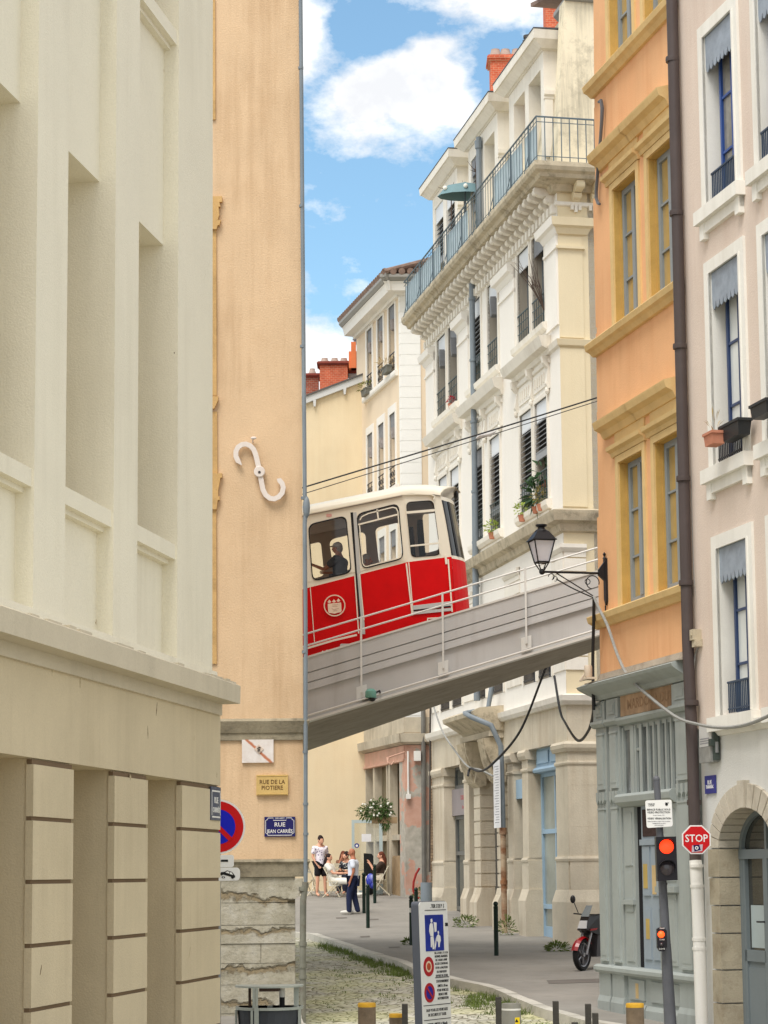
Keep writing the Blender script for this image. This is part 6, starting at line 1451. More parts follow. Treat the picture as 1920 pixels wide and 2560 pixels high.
fp = plate([ol2], .012, lambda x, y, d: BT.P(x, d-.011, y)).build('face_panel', M_bw, TT)
BT2 = frame(BT.O, 33, 1)
class LeanT(Lean): pass
def bt(s_, u, dz, size, mt=M_sblk, sx=1.0, par=fp): text(BT, s_, u, Z0-dz, size, .001, mt, par, sx)
bt('. TIER S DE P  S', .40, .06, .062, sx=.78)
m = MB()
for dz, a, b_ in ((.105, .12, .6), (.90, .30, .62), (1.215, .02, .62), (1.385, .02, .62)): m.box(BT, a, b_, .001, .004, Z0-dz-.004, Z0-dz+.004)
m.build('rule_lines', M_sblk, fp)
bp_ = MB().box(BT, .115, .525, .001, .005, Z0-.585, Z0-.16).build('blue_panel', mat('zone_blue', S(22, 44, 140), var=.25, sc=8, bump=0, rough=.4), fp)
m = MB()
def blob(pts): m.face(BT, [(.115+.41*a, Z0-.16-.425*b_) for a, b_ in pts], .005, .008)
blob([(.30, .12), (.38, .10), (.40, .18), (.36, .22), (.30, .20)]); blob([(.24, .28), (.30, .22), (.40, .24), (.44, .40), (.42, .60), (.26, .58), (.20, .45)]); blob([(.46, .20), (.62, .22), (.60, .46), (.50, .48)])
blob([(.27, .60), (.42, .60), (.46, .80), (.44, .95), (.36, .95), (.36, .78), (.32, .90), (.26, .88)]); blob([(.66, .46), (.72, .45), (.74, .52), (.68, .54)]); blob([(.62, .58), (.70, .54), (.80, .60), (.82, .72), (.76, .80), (.74, .90), (.68, .90), (.66, .76), (.60, .72)]); blob([(.56, .66), (.60, .60), (.56, .82), (.48, .98), (.47, .90)])
m.build('walking_figures', M_bw, bp_)
MB().box(BT, .57, .63, .001, .005, Z0-.30, Z0-.26).build('sticker', M_sblk, fp)
for s_, dz in (('DE 6 H 00 A 11 H 30', .612), ('BORNES ABAISSEES', .652), ('DE 11H30 A 6H00', .695), ('ACCES CONTROLE', .738), ('STOP A HAUTEUR', .786), ('DU DISPOSITIF', .834), ('ENTREE DE ZONE', .880)): bt(s_, .455, dz, .037, sx=.92)
for s_, dz in (('STATIONNEMENT', .945), ('LIMITE A 30 mn', .998), ('POUR VEHICULE', 1.05), ('MUNI D UNE', 1.098), ('AUTORISATION', 1.145)): bt(s_, .465, dz, .043, sx=.80)
for s_, dz in (('SAUF POUR LES VEHICULES', 1.275), ('DE SECURITE ET TAXIS', 1.33), ('VITESSE LIMITEE A 10km/h', 1.44)): bt(s_, .32, dz, .046, sx=.86)
def dsc(u, dz, r0, r1, v0, v1, nm, mt, par): plate([[(u+p[0], Z0-dz+p[1]) for p in circ(32, r1)]]+([[(u+p[0], Z0-dz+p[1]) for p in circ(32, r0)]] if r0 else []), v1-v0, lambda x, y, d: BT.P(x, v0+d, y)).build(nm, mt, par)
M_dr = mat('faded_red', S(170, 26, 36), var=.08, bump=0, rough=.5)
dsc(.165, .763, .066, .115, .001, .005, 'red_circle', M_dr, fp); dsc(.165, .763, 0, .066, .001, .004, 'pale_disc', mat('disc_pale', S(226, 206, 176), bump=0), fp); dsc(.165, .763, 0, .042, .004, .007, 'emblem_dot', mat('disc_rust', S(170, 74, 44), var=.3, sc=20, bump=0), fp)
dsc(.165, 1.068, .078, .115, .001, .005, 'red_circle', M_dr, fp); dsc(.165, 1.068, 0, .078, .001, .004, 'blue_disc', mat('disc_blue', S(44, 34, 140), bump=0), fp)
m = MB(); c, s = math.cos(-.8), math.sin(-.8); m.face(BT, [(.165+c*a-s*b_, Z0-1.068+s*a+c*b_) for a, b_ in ((-.085, -.012), (.085, -.012), (.085, .012), (-.085, .012))], .004, .008); m.build('slash', M_dr, fp)

# bollards: painted concrete with yellow caps, grey one with a sticker, dark timber posts, green street bollards
M_bol = mat('bollard_rust', S(120, 104, 86), var=.3, sc=5, rough=.75, bump=.3, dirt=.6, dirtcol=S(70, 56, 46), streak=.5, stain=S(84, 62, 46))
M_yel2 = mat('bollard_yellow', S(208, 160, 46), var=.15, sc=6, rough=.6, dirt=.4, dirtcol=S(140, 100, 50)); M_bgrey = mat('bollard_grey', S(132, 130, 120), var=.1, rough=.5, bump=.05, dirt=.2, dirtcol=S(90, 86, 78))
def ybol(px, py, w, Y, name, lab, grp=None):
    c = atY(px, py, Y); rad = w/2/5475*Y; g = gz(Y)
    t = T(name, lab, 'bollard', (c.x, Y, g), grp); h = c.z-g
    b0_ = Vector((c.x, Y, g)); m = MB(); m.lathe(b0_, [(rad, -.1), (rad, h-.04)], 22); m.build('post', M_bol, t, smooth=True)
    m = MB(); m.lathe(b0_, [(rad*1.01, h-.045), (rad*1.02, h-.012), (rad*.96, h), (rad*.3, h+.004), (.001, h+.004)], 22); m.build('cap', M_yel2, t, smooth=True); return t
g_ = 'yellow capped security bollards'
ybol(917, 2507, 44, 24.5, 'security_bollard', 'rusty yellow capped bollard nearest the litter bin, taller than the one right of it', g_)
ybol(990, 2534, 34, 27.5, 'security_bollard', 'short rusty yellow capped bollard left of the white information board', g_)
ybol(1587, 2508, 44, 24.5, 'security_bollard', 'rusty yellow capped bollard in front of the grey shopfront', g_)
c = atY(1278, 2508, 24.5); g = gz(24.5); h = c.z-g; t = T('security_bollard', 'smooth grey bollard with a white band and a yellow sticker', 'bollard', (c.x, 24.5, g)); rad = 47/2/5475*24.5; b0_ = Vector((c.x, 24.5, g))
m = MB(); m.lathe(b0_, [(rad, -.1), (rad, h-.012), (rad*.92, h), (.001, h)], 22); m.build('post', M_bgrey, t, smooth=True)
m = MB(); m.lathe(b0_, [(rad*1.012, h-.075), (rad*1.012, h-.055)], 22); m.build('band', M_white, t, smooth=True)
FB = frame((c.x, 24.5-rad), 90, 1); m = MB(); m.face(FB, [(.02, h+g-.27), (.085, h+g-.27), (.085, h+g-.15), (.02, h+g-.15)], -.035, -.006 ); sk = m.build('sticker', mat('sticker_yellow', S(236, 206, 40), bump=0, var=.05), t)
m = MB(); m.face(FB, [(.032, h+g-.20), (.052, h+g-.165), (.072, h+g-.20)], -.0055, -.004); m.face(FB, [(.03, h+g-.255), (.075, h+g-.255), (.075, h+g-.24), (.03, h+g-.24)], -.0055, -.004); m.build('sticker_mark', M_sblk, sk)
M_tim = mat('dark_timber', S(64, 62, 58), var=.25, sc=6, rough=.8, bump=.3, dirt=.3, dirtcol=S(96, 90, 80))
g_ = 'dark square timber posts'
for px, py, Y, lab in ((1012, 2511, 25.5, 'dark square post just left of the white information board'), (1246, 2494, 26, 'tallest dark square post, left of the grey bollard'), (1389, 2504, 26, 'dark square post standing alone right of the grey bollard'), (1470, 2511, 26, 'taller dark square post of the close pair near the motorcycle'), (1488, 2534, 25.6, 'shorter dark square post of the close pair near the motorcycle'), (1437, 2557, 24.6, 'dark square post whose top barely shows at the bottom edge')):
    c = atY(px, py, Y); g = gz(Y); w = .034
    m = MB(); m.hexa([(c.x-w, Y-w, g-.1), (c.x+w, Y-w, g-.1), (c.x+w, Y+w, g-.1), (c.x-w, Y+w, g-.1)], [(c.x-w, Y-w, c.z), (c.x+w, Y-w, c.z), (c.x+w, Y+w, c.z+.006), (c.x-w, Y+w, c.z+.006)])
    single(m, 'timber_post', M_tim, lab, 'post', (c.x, Y, g), g_)
M_grn = mat('bollard_green', S(24, 44, 36), var=.1, rough=.4, bump=.03)
t = T('street_bollard', 'slim dark green bollard with ball top standing alone on the pavement by the rusty downpipe', 'bollard', (0, 0, 0), 'slim dark green street bollards')
b0_ = Vector((0, 0, 0)); m = MB(); m.lathe(b0_, [(.046, -.1), (.046, .94), (.05, .95), (.05, .97), (.03, .98)], 14); m.build('post', M_grn, t, smooth=True)
m = MB(); m.ell(Vector((0, 0, 1.02)), (.05, .05, .052)); m.build('ball', M_grn, t, smooth=True)
first = True
for px, py, h, lab in ((1241, 2389, 1.05, None), (920, 2320, 1.05, 'slim dark green bollard on the pavement nearest the camera of the three by the terrace'), (1029, 2363, 1.05, 'slim dark green bollard directly left of the white information board with a pale tag'), (937, 2258, 1.05, 'slim dark green bollard by the seated woman in dark clothes'), (910, 2283, 1.05, 'slim dark green bollard right behind the bald man'), (1041, 2333, 1.05, 'slim dark green bollard behind the white information board by the pipe guard')):
    p = gp(px, py)
    if first: t.location = p; ORG[t.name] = p; first = False; continue
    c = dup(t, p); c['label'] = lab
p = gp(1029, 2363); m = MB(); m.lathe(p+Vector((0, 0, .70)), [(.05, 0), (.05, .1)], 10)
single(m, 'tag_band', M_white, 'pale paper tag wrapped round the bollard left of the information board', 'paper tag', p)
# litter bin
Yb = 25.0; LB = Fr(672, 2517, Yb, 90, 1); zr = atY(672, 2517, Yb).z; zl = atY(672, 2466, Yb).z
t = T('litter_bin', 'grey metal street litter bin with a flat lid in front of the stone base', 'litter bin', LB.P(0, 0, gz(Yb)))
M_bing = mat('bin_grey', S(168, 174, 166), var=.08, rough=.5, bump=.05, dirt=.15); M_bind = mat('bin_dark', S(66, 70, 76), var=.1, rough=.5, bump=.05)
def half(rx, ry, z, n=14): return [LB.P(rx*math.cos(a), ry*math.sin(a)-.1, z) for a in [math.pi*k/n for k in range(n+1)]]+[LB.P(-rx, -.28, z), LB.P(rx, -.28, z)]
m = MB(); m.hexa(half(.33, .30, gz(Yb)+.12), half(.36, .33, zr-.03)); m.build('basket', M_bind, t, smooth=False)
m = MB(); a, b_ = half(.38, .35, zr-.03), half(.38, .35, zr); c, d = half(.35, .32, zr-.03), half(.35, .32, zr); n = len(a)
for k in range(n):
    j = (k+1) % n; m.poly([a[k], a[j], b_[j], b_[k]]); m.poly([c[k], c[j], d[j], d[k]]); m.poly([b_[k], b_[j], d[j], d[k]]); m.poly([a[k], a[j], c[j], c[k]])
m.build('rim', M_bing, t)
m = MB(); m.hexa(half(.385, .36, zl-.008), half(.385, .36, zl+.010)); m.build('lid', M_bing, t)
m = MB(); m.hexa(half(.02, .02, 0), half(.02, .02, .01)) if False else None
for u, v, w in ((-.15, .225, .02), (-.12, .235, .012), (.31, .0, .028)): m = MB(); m.box(LB, u-w, u+w, v-.012, v+.008, zr, zl-.008); m.build('post', M_bing, t)
m = MB(); m.box(LB, -.13-.02, -.13+.03, .222, .245, gz(Yb)+.12, zr); m.build('rib', M_bing, t)
for q_ in ((-.19, -.165, .222, .24), (.33, .36, -.1, .05), (-.38, -.36, -.1, .02)): MB().box(LB, *q_, gz(Yb)+.12, zr-.03).build('rib', M_bing, t)
m = MB(); m.box(LB, -.24, -.21, -.2, -.16, zr-.01, zl-.008); m.box(LB, -.1, .12, -.15, .15, zl-.05, zl-.008); m.build('lid_hinge', mat('bin_brown', S(84, 66, 58), rough=.6), t)
m = MB(); m.tube([LB.P(.145, -.1, zr-.02), LB.P(.145, -.1, zr+.10)], .032, 10); m.build('ash_tube', M_sblk, t, smooth=True); m = MB(); m.tube([LB.P(.145, -.1, zr+.10), LB.P(.145, -.1, zl-.03)], .034, 10); m.build('ash_tube_top', M_white, t, smooth=True)
m = MB(); 
for k in (0,): m.box(LB, -.28, .30, -.28, -.24, gz(Yb)-.05, gz(Yb)+.14)
m.tube([LB.P(0, -.26, gz(Yb)-.05), LB.P(0, -.26, zr)], .03, 8); m.build('stand', M_bing, t)
# meter boxes and plates on the pink house
UB = T('meter_box', 'two stacked grey utility boxes on the pink house beside the brown downpipe', 'utility box', O.P(4.12, .05, 1.4))
a0, b0_ = O.px(1748, 1850, .1)[0], O.px(1777, 1850, .1)[0]
m = MB(); m.box(O, a0, b0_, .0, .10, 1.605, 1.88); m.build('upper_box', mat('box_pale', S(206, 206, 204), var=.04, rough=.5, dirt=.1), UB)
m = MB(); m.box(O, a0+.01, b0_+.005, .0, .11, 1.40, 1.60); m.build('lower_box', mat('box_metal', S(146, 148, 146), var=.3, sc=6, rough=.3, bump=0), UB)
m = MB(); m.box(O, b0_, b0_+.05, .0, .08, 1.42, 1.89); m.box(O, b0_-.01, b0_+.06, .08, .13, 1.60, 1.69); m.build('side_box', mat('box_dark', S(70, 80, 76), rough=.5), UB)
m = MB(); 
for z in (1.70, 1.67, 1.64): m.box(O, a0+.03, b0_-.06, .10, .102, z, z+.014)
m.build('label_lines', M_gink, UB)
pl = T('street_plate', 'small violet blue street plate on the pink house below the utility boxes', 'street plate', O.P(4.25, 0, 1.15))
a0, b0_ = O.px(1764, 1960)[0], O.px(1789, 1960)[0]; z1, z0 = O.px(1776, 1939)[1], O.px(1776, 1984)[1]
MB().box(O, a0, b0_, -.01, .012, z0, z1).build('plate', mat('enamel_violet', S(64, 66, 138), var=.08, rough=.4, bump=0), pl)
text(O, 'RUE', (a0+b0_)/2, z1-.09, .08, .012, M_swh, pl); text(O, 'TRAMASSAC', (a0+b0_)/2, z0+.085, .062, .012, M_swh, pl, .75)
M_rr = T('cable_tube', 'short grey cylinder hanging from the string course of the pink house', 'cable tube', O.P(4.55, .05, 1.6)); m = MB(); u_, z_ = O.px(1799, 1868); m.tube([O.P(u_, .04, z_+.07), O.P(u_, .04, z_-.07)], .025, 8); m.tube([O.P(u_, .04, z_+.07), O.P(u_, .03, z_+.16)], .006, 5); m.build('tube', M_galv, M_rr, smooth=True)
# stone knob where downpipe meets the facade
kb = MB(); kb.box(O, 3.95, 4.07, .0, .12, 3.02, 3.16); kb.box(O, 3.97, 4.10, .0, .10, 2.93, 3.03); kb.box(O, 4.0, 4.05, .0, .14, 3.08, 3.12); single(kb, 'pipe_bracket_stone', M_wd, 'crumbling pale stone bracket beside the brown downpipe', 'stone bracket', O.P(4.02, .08, 3.0), smooth=True)
# ================================================================ people
M_skin = mat('skin_light', S(222, 168, 140), var=.05, sc=8, bump=0, rough=.6); M_skt = mat('skin_tan', S(178, 116, 88), var=.06, sc=8, bump=0, rough=.55)
def cloth(n, c, **k): return mat('cloth_'+n, c, var=k.get('var', .06), sc=k.get('sc', 6), bump=.15, bsc=30, rough=.9, fine=.05)
M_hairb = mat('hair_dark', S(44, 32, 30), var=.3, sc=30, bump=.3, bsc=80); M_haira = mat('hair_auburn', S(104, 56, 40), var=.3, sc=30, bump=.3, bsc=80); M_hairg = mat('hair_grey', S(168, 158, 150), var=.2, sc=30, bump=.3, bsc=80)
def skinmesh(V, E, RD, root=0, sub=2):
    me = bpy.data.meshes.new('sk'); me.from_pydata(V, E, []); ob = bpy.data.objects.new('sk', me); COL.objects.link(ob)
    md = ob.modifiers.new('s', 'SKIN'); md.use_smooth_shade = True
    sv = me.skin_vertices[0].data if me.skin_vertices else None
    if sv is None:
        bpy.context.view_layer.objects.active = ob; me.skin_vertices.new() if hasattr(me.skin_vertices, 'new') else None; sv = me.skin_vertices[0].data
    for i, r_ in enumerate(RD):
        sv[i].radius = (r_, r_) if not isinstance(r_, tuple) else r_; sv[i].use_root = (i == root)
    s = ob.modifiers.new('d', 'SUBSURF'); s.levels = sub; s.render_levels = sub
    bpy.context.view_layer.update()
    dg = bpy.context.evaluated_depsgraph_get(); r_ = bpy.data.meshes.new_from_object(ob.evaluated_get(dg))
    m = MB(); m.v = [v.co.copy() for v in r_.vertices]; m.f = [list(p.vertices) for p in r_.polygons]
    bpy.data.objects.remove(ob); bpy.data.meshes.remove(me); bpy.data.meshes.remove(r_); return m
STAND = dict(pelvis=(0, 0, .95), spine=(0, .01, 1.10), chest=(0, 0, 1.29), nb=(0, -.01, 1.44), neck=(0, .0, 1.52), head=(0, .03, 1.62), top=(0, .02, 1.71),
    shR=(.175, -.01, 1.40), elR=(.22, -.04, 1.13), wrR=(.23, .03, .89), haR=(.23, .05, .81), hipR=(.085, 0, .91), knR=(.10, .03, .50), anR=(.10, -.02, .09), toR=(.115, .15, .035))
def full(p):
    d = dict(STAND); d.update(p)
    for k in list(d):
        if k.endswith('R') and k[:-1]+'L' not in d: x, y, z = d[k]; d[k[:-1]+'L'] = (-x, y, z)
    return d
def person(label, loc, f, pose, skin, tops, hair=None, H=1.75, extra=None, group='people at the street cafe', bulk=1.12):
    loc = Vector(loc); T_ = T('person', label, 'person', loc, group); J = full(pose); sc = H/1.75
    fw = Vector((math.cos(f), math.sin(f), 0)); rt = Vector((math.sin(f), -math.cos(f), 0))
    def w(p): return loc+(rt*p[0]+fw*p[1]+Vector((0, 0, p[2])))*sc
    def fin(m, name, mt, par=T_):
        m.v = [w(v) for v in m.v]; return m.build(name, mt, par, smooth=True)
    V, E, RD, idx = [], [], [], {}
    def add(n, p, r_, par=None):
        idx[n] = len(V); V.append(p); RD.append(r_)
        if par: E.append((idx[par], idx[n]))
    add('pelvis', J['pelvis'], .115); add('spine', J['spine'], .105, 'pelvis'); add('chest', J['chest'], .125, 'spine'); add('nb', J['nb'], .07, 'chest'); add('neck', J['neck'], .052, 'nb'); add('head', J['head'], .088, 'neck'); add('top', J['top'], .062, 'head')
    for s in 'RL':
        add('sh'+s, J['sh'+s], .055, 'nb'); add('el'+s, J['el'+s], .040, 'sh'+s); add('wr'+s, J['wr'+s], .027, 'el'+s); add('ha'+s, J['ha'+s], .026, 'wr'+s)
        a, b_ = Vector(J['wr'+s]), Vector(J['ha'+s]); d = (b_-a).normalized(); sd = d.cross(Vector((0, 1, .3))).normalized()
        for k, (o, l) in enumerate(((-.03, .075), (-.01, .09), (.01, .085), (.03, .065))):
            q_ = b_+d*.03+sd*o; add('f%d%s' % (k, s), tuple(q_), .009, 'ha'+s); add('g%d%s' % (k, s), tuple(q_+d*l*.6+Vector((0, .012, 0))), .007, 'f%d%s' % (k, s))
        add('t'+s, tuple(a+(b_-a)*.6+Vector((0, .035, 0))), .010, 'wr'+s); add('u'+s, tuple(b_+Vector((0, .05, 0))), .008, 't'+s)
        add('hip'+s, J['hip'+s], .08, 'pelvis'); add('kn'+s, J['kn'+s], .056, 'hip'+s); add('an'+s, J['an'+s], .038, 'kn'+s); add('to'+s, J['to'+s], .032, 'an'+s)
    body = skinmesh(V, E, RD)
    hc = Vector(J['head']); hf = Vector(J.get('look', (0, 1, -.1))).normalized(); hr = hf.cross(Vector((0, 0, 1))).normalized()
    body.ell(hc+hf*.005+Vector((0, 0, .01)), (.078, .092, .112), Matrix((hr, hf, Vector((0, 0, 1)))).transposed(), 14, 10)
    body.ell(hc+hf*.098+Vector((0, 0, -.005)), (.013, .02, .024), None, 8, 6)
    for s in (-1, 1): body.ell(hc+hr*s*.080, (.012, .022, .03), None, 8, 6)
    nb_ = len(body.f)
    for s in (-1, 1): body.ell(hc+hf*.086+hr*s*.032+Vector((0, 0, .022)), (.013, .008, .007), None, 8, 4)
    body.ell(hc+hf*.09+Vector((0, 0, -.045)), (.024, .008, .007), None, 8, 4)
    o = fin(body, 'body', skin); o.data.materials.append(mat('face_dark', S(92, 48, 44), bump=0))
    for p in o.data.polygons[nb_:]: p.material_index = 1
    L_ = lambda a, b_, t: tuple(Vector(J[a]).lerp(Vector(J[b_]), t))
    for kind, mt in tops:
        V, E, RD = [], [], []
        def A_(p, r_, par=None):
            V.append(p); RD.append(r_*bulk)
            if par is not None: E.append((par, len(V)-1))
            return len(V)-1
        if kind in ('shirt', 'tank', 'longshirt'):
            lo = tuple(Vector(J['pelvis'])-Vector((0, 0, .06)) if kind != 'tank' else Vector(J['pelvis'])+Vector((0, 0, .02)))
            a = A_(J['spine'], .138); A_(lo, .150, a); c = A_(J['chest'], .155, a); n_ = A_(tuple(Vector(J['nb'])-Vector((0, 0, .015))), .085, c)
            for s in 'RL':
                q_ = A_(J['sh'+s], .074, n_)
                if kind != 'tank': A_(L_('sh'+s, 'el'+s, .75 if kind == 'shirt' else 1), .070, q_)
        elif kind in ('trousers', 'shorts', 'wide'):
            a = A_(J['pelvis'], .138)
            for s in 'RL':
                h = A_(J['hip'+s], .10, a)
                if kind == 'shorts': A_(L_('hip'+s, 'kn'+s, .5), .095, h); A_(L_('hip'+s, 'kn'+s, .85), .098, len(V)-1)
                else: k = A_(J['kn'+s], .078 if kind == 'trousers' else .092, h); A_(L_('kn'+s, 'an'+s, .88), .068 if kind == 'trousers' else .085, k); A_(L_('kn'+s, 'an'+s, 1.12), .066 if kind == 'trousers' else .08, len(V)-1)
        elif kind == 'shoes':
            for s in 'RL':
                m = MB(); a_, t_ = Vector(J['an'+s]), Vector(J['to'+s]); d = (t_-a_); d.z = 0; d.normalize(); r3 = d.cross(Vector((0, 0, 1)))
                m.ell((a_+t_)/2+Vector((0, 0, -.0))+d*.01, (.052, .145, .05), Matrix((r3, d, Vector((0, 0, 1)))).transposed()); fin(m, 'shoe', mt)
            continue
        fin(skinmesh(V, E, RD, 0), kind if kind not in ('wide', 'longshirt', 'tank') else {'wide': 'trousers', 'longshirt': 'shirt', 'tank': 'top'}[kind], mt)
    if hair:
        kind, mt = hair; R3 = Matrix((hr, hf, Vector((0, 0, 1)))).transposed()
        m = MB(); m.ell(hc-hf*.012+Vector((0, 0, .028)), (.088, .098, .112), R3, 14, 8, 0, math.pi*.52)
        m.ell(hc-hf*.035+Vector((0, 0, .005)), (.084, .078, .10), R3, 14, 8)
        if kind == 'long':
            b0 = hc-hf*.05; m.tube([b0+Vector((0, 0, .03)), b0-hf*.045+Vector((0, 0, -.12)), b0-hf*.05+Vector((0, 0, -.28)), b0-hf*.03+Vector((0, 0, -.40))], [.075, .085, .075, .03], 10)
        fin(m, 'hair', mt)
    if extra: extra(T_, w, hc, hf, hr)
    return T_
def sit(lean=0., arms=None):
    p = dict(pelvis=(0, 0, .50), spine=(0, -.03-lean*.3, .64), chest=(0, -.04-lean*.8, .82), nb=(0, -.05-lean*1.1, .97), neck=(0, -.04-lean*1.2, 1.05), head=(0, -.01-lean*1.25, 1.15), top=(0, -.02-lean*1.25, 1.24),
        shR=(.17, -.05-lean*1.1, .94), elR=(.21, .08-lean*.5, .70), wrR=(.14, .30, .70), haR=(.12, .38, .71), hipR=(.09, .02, .49), knR=(.11, .44, .50), anR=(.11, .42, .09), toR=(.12, .58, .035))
    if arms: p.update(arms)
    return p
M_pattern, nt, b = nmat('cloth_pattern'); co = N(nt, 'ShaderNodeTexCoord').outputs['Object']
v1 = N(nt, 'ShaderNodeTexVoronoi'); v1.inputs['Scale'].default_value = 16; nt.links.new(co, v1.inputs['Vector']); k1 = ramp(nt, v1.outputs['Distance'], [(.28, 1.), (.36, 0.)])
nt.links.new(mixc(nt, k1, S(236, 230, 238), S(140, 128, 156)), b.inputs['Base Color']); b.inputs['Roughness'].default_value = .9
M_print, nt, b = nmat('cloth_print'); co = N(nt, 'ShaderNodeTexCoord').outputs['Object']; k1 = ramp(nt, noise(nt, co, 14, 3), [(.55, 0.), (.6, 1.)]); nt.links.new(mixc(nt, k1, S(30, 32, 44), S(214, 216, 206)), b.inputs['Base Color']); b.inputs['Roughness'].default_value = .9
pos = gp(801, 2242)
person('young man standing in white patterned shirt and black shorts looking down', pos, math.radians(-62), dict(look=(0, 1, -.55), head=(0, .05, 1.61), top=(0, .06, 1.70), elR=(.23, -.03, 1.14), wrR=(.16, .10, .93), haR=(.12, .14, .87), knL=(-.12, .06, .50), anL=(-.14, .04, .09), toL=(-.16, .2, .035)), M_skin,
    [('shirt', M_pattern), ('shorts', cloth('black', S(28, 26, 30))), ], ('short', M_hairb), 1.76)
pos = gp(884, 2286)
def cig(t, w, hc, hf, hr):
    m = MB(); m.tube([w((.26, .06, .74)), w((.27, .08, .66))], .006, 6); m.build('cigarette', M_white, t)
person('bald man standing in a light blue shirt and dark jeans by the bollards', pos, math.radians(170), dict(look=(-.1, 1, -.05), elL=(-.21, -.05, 1.13), wrL=(-.22, .04, .89), haL=(-.22, .06, .81), knR=(.09, .0, .50), anR=(.09, -.10, .09), toR=(.10, .07, .035), knL=(-.10, .10, .50), anL=(-.10, .10, .09), toL=(-.11, .27, .035)), M_skt,
    [('shirt', cloth('paleblue', S(222, 228, 240))), ('trousers', cloth('denim', S(34, 42, 72), var=.15)), ('shoes', cloth('shoe', S(214, 212, 204)))], None, 1.74)
M_cw = cloth('white', S(236, 234, 224))
pos = gp(836, 2243)
person('dark haired woman in white top and white trousers leaning back in her chair', pos, math.radians(-14), sit(.12, dict(look=(.2, 1, 0), knR=(.11, .50, .46), anR=(.11, .66, .10), toR=(.12, .80, .06))), M_skin, [('shirt', M_cw), ('wide', M_cw), ('shoes', M_cw)], ('long', M_hairb), 1.70)
pos = gp(873, 2236)
person('person with short dark hair in a black printed top seated leaning over the table', pos, math.radians(-120), sit(-.16, dict(look=(.3, 1, -.5))), M_skin, [('shirt', M_print), ('trousers', cloth('navy', S(40, 44, 62)))], ('short', M_hairb), 1.70)
pos = gp(858, 2229)
person('auburn haired person seated behind the table with a hand raised to the face', pos, math.radians(-70), sit(-.05, dict(look=(-.3, 1, -.1), elR=(.22, .14, .80), wrR=(.10, .16, 1.06), haR=(.07, .15, 1.13))), M_skt, [('shirt', cloth('brown', S(120, 84, 64))), ('trousers', cloth('navy', S(40, 44, 62)))], ('long', M_haira), 1.66)
pos = gp(950, 2238)
person('long haired woman in a dark brown top seated by the wooden shutters', pos, math.radians(176), sit(.02, dict(look=(-.3, 1, -.1), elR=(.2, .16, .72), wrR=(.12, .28, .92), haR=(.1, .32, .98))), M_skin, [('longshirt', cloth('darkbrown', S(70, 56, 48))), ('wide', cloth('beige', S(206, 198, 180)))], ('long', M_haira), 1.72)
# passengers in the funicular
pp = cw(330, 1010, .95); pp.z -= .0
def cap(t, w, hc, hf, hr):
    m = MB(); m.ell(hc+Vector((0, 0, .045)), (.096, .106, .09), None, 14, 6, 0, math.pi*.5); m.ell(hc+hf*.11+Vector((0, 0, .05)), (.06, .07, .012), None, 10, 4); m.v = [w(v) for v in m.v]; m.build('cap', cloth('cap', S(200, 192, 184)), t, smooth=True)
sh_ = atY(843, 1368, 41.95)
person('passenger in a pale cap and dark grey t shirt seated at the left car window', (sh_.x+.05, 41.95, sh_.z-1.16), math.radians(160), sit(-.05, dict(look=(-.1, 1, 0), elL=(-.2, .25, .72), wrL=(-.16, .52, .84), haL=(-.14, .6, .87))), M_skt, [('shirt', cloth('charcoal', S(70, 74, 82))), ('trousers', cloth('greyj', S(96, 100, 110)))], ('short', M_hairg), 1.72, cap, 'funicular passengers')
sh_ = atY(926, 1398, 41.85)
person('grey haired passenger in a white shirt seated at the middle car window', (sh_.x, 41.85, sh_.z-1.16), math.radians(-10), sit(.05, dict(look=(0, 1, -.1))), M_skt, [('shirt', M_cw), ('trousers', cloth('greyj', S(96, 100, 110)))], ('short', M_hairg), 1.72, None, 'funicular passengers')
# ---------------------------------------------------------------- cafe furniture
M_chr = mat('chair_cream', S(214, 206, 184), var=.06, rough=.5, bump=.05)
def chair(label, loc, f):
    loc = Vector(loc); t = T('folding_chair', label, 'chair', (0, 0, 0), 'folding cafe chairs')
    Fc = frame((0, 0), 90, -1)
    m = MB()
    for s in (-.2, .2): m.tube([(s, .24, 0), (s, -.24, .86)], .014, 6)
    m.tube([(-.2, .24, .02), (.2, .24, .02)], .01, 5); m.build('back_frame', M_chr, t, smooth=True)
    m = MB()
    for s in (-.175, .175): m.tube([(s, -.26, 0), (s, .20, .45)], .014, 6)
    m.tube([(-.175, -.26, .02), (.175, -.26, .02)], .01, 5); m.build('leg_frame', M_chr, t, smooth=True)
    m = MB()
    for k in range(6): y = -.16+k*.075; m.box(Fc, -.18, .18, y, y+.055, .445, .46)
    m.build('seat', M_chr, t)
    m = MB()
    for z in (.66, .74, .80): y = .24-.48*z/.86; m.box(Fc, -.2, .2, y-.012, y+.004, z, z+.055)
    m.build('backrest', M_chr, t)
    t.location = loc; t.rotation_euler = (0, 0, f-math.pi/2); ORG[t.name] = loc
    return t
c0 = chair('cream folding chair under the woman in white', gp(833, 2243), math.radians(-14))
for px, py, f, lab in ((776, 2240, 40, 'empty cream folding chair at the left end of the terrace by the drainpipe'), (872, 2237, -120, 'cream folding chair under the person in the black printed top'), (857, 2230, -70, 'cream folding chair under the person with a raised hand'), (953, 2239, 176, 'cream folding chair under the long haired woman in brown'), (800, 2236, -100, 'empty cream folding chair beside the young man in shorts')):
    c = dup(c0, gp(px, py)); c.rotation_euler = (0, 0, math.radians(f)-math.pi/2); c['label'] = lab
p = gp(848, 2238)+Vector((.42, .35, 0)); p.z = gz(p.y); t = T('cafe_table', 'small round cafe table between the seated people', 'table', p)
m = MB(); m.lathe(p, [(.001, .70), (.32, .70), (.33, .715), (.32, .73), (.001, .73)], 20); m.build('tabletop', M_chr, t)
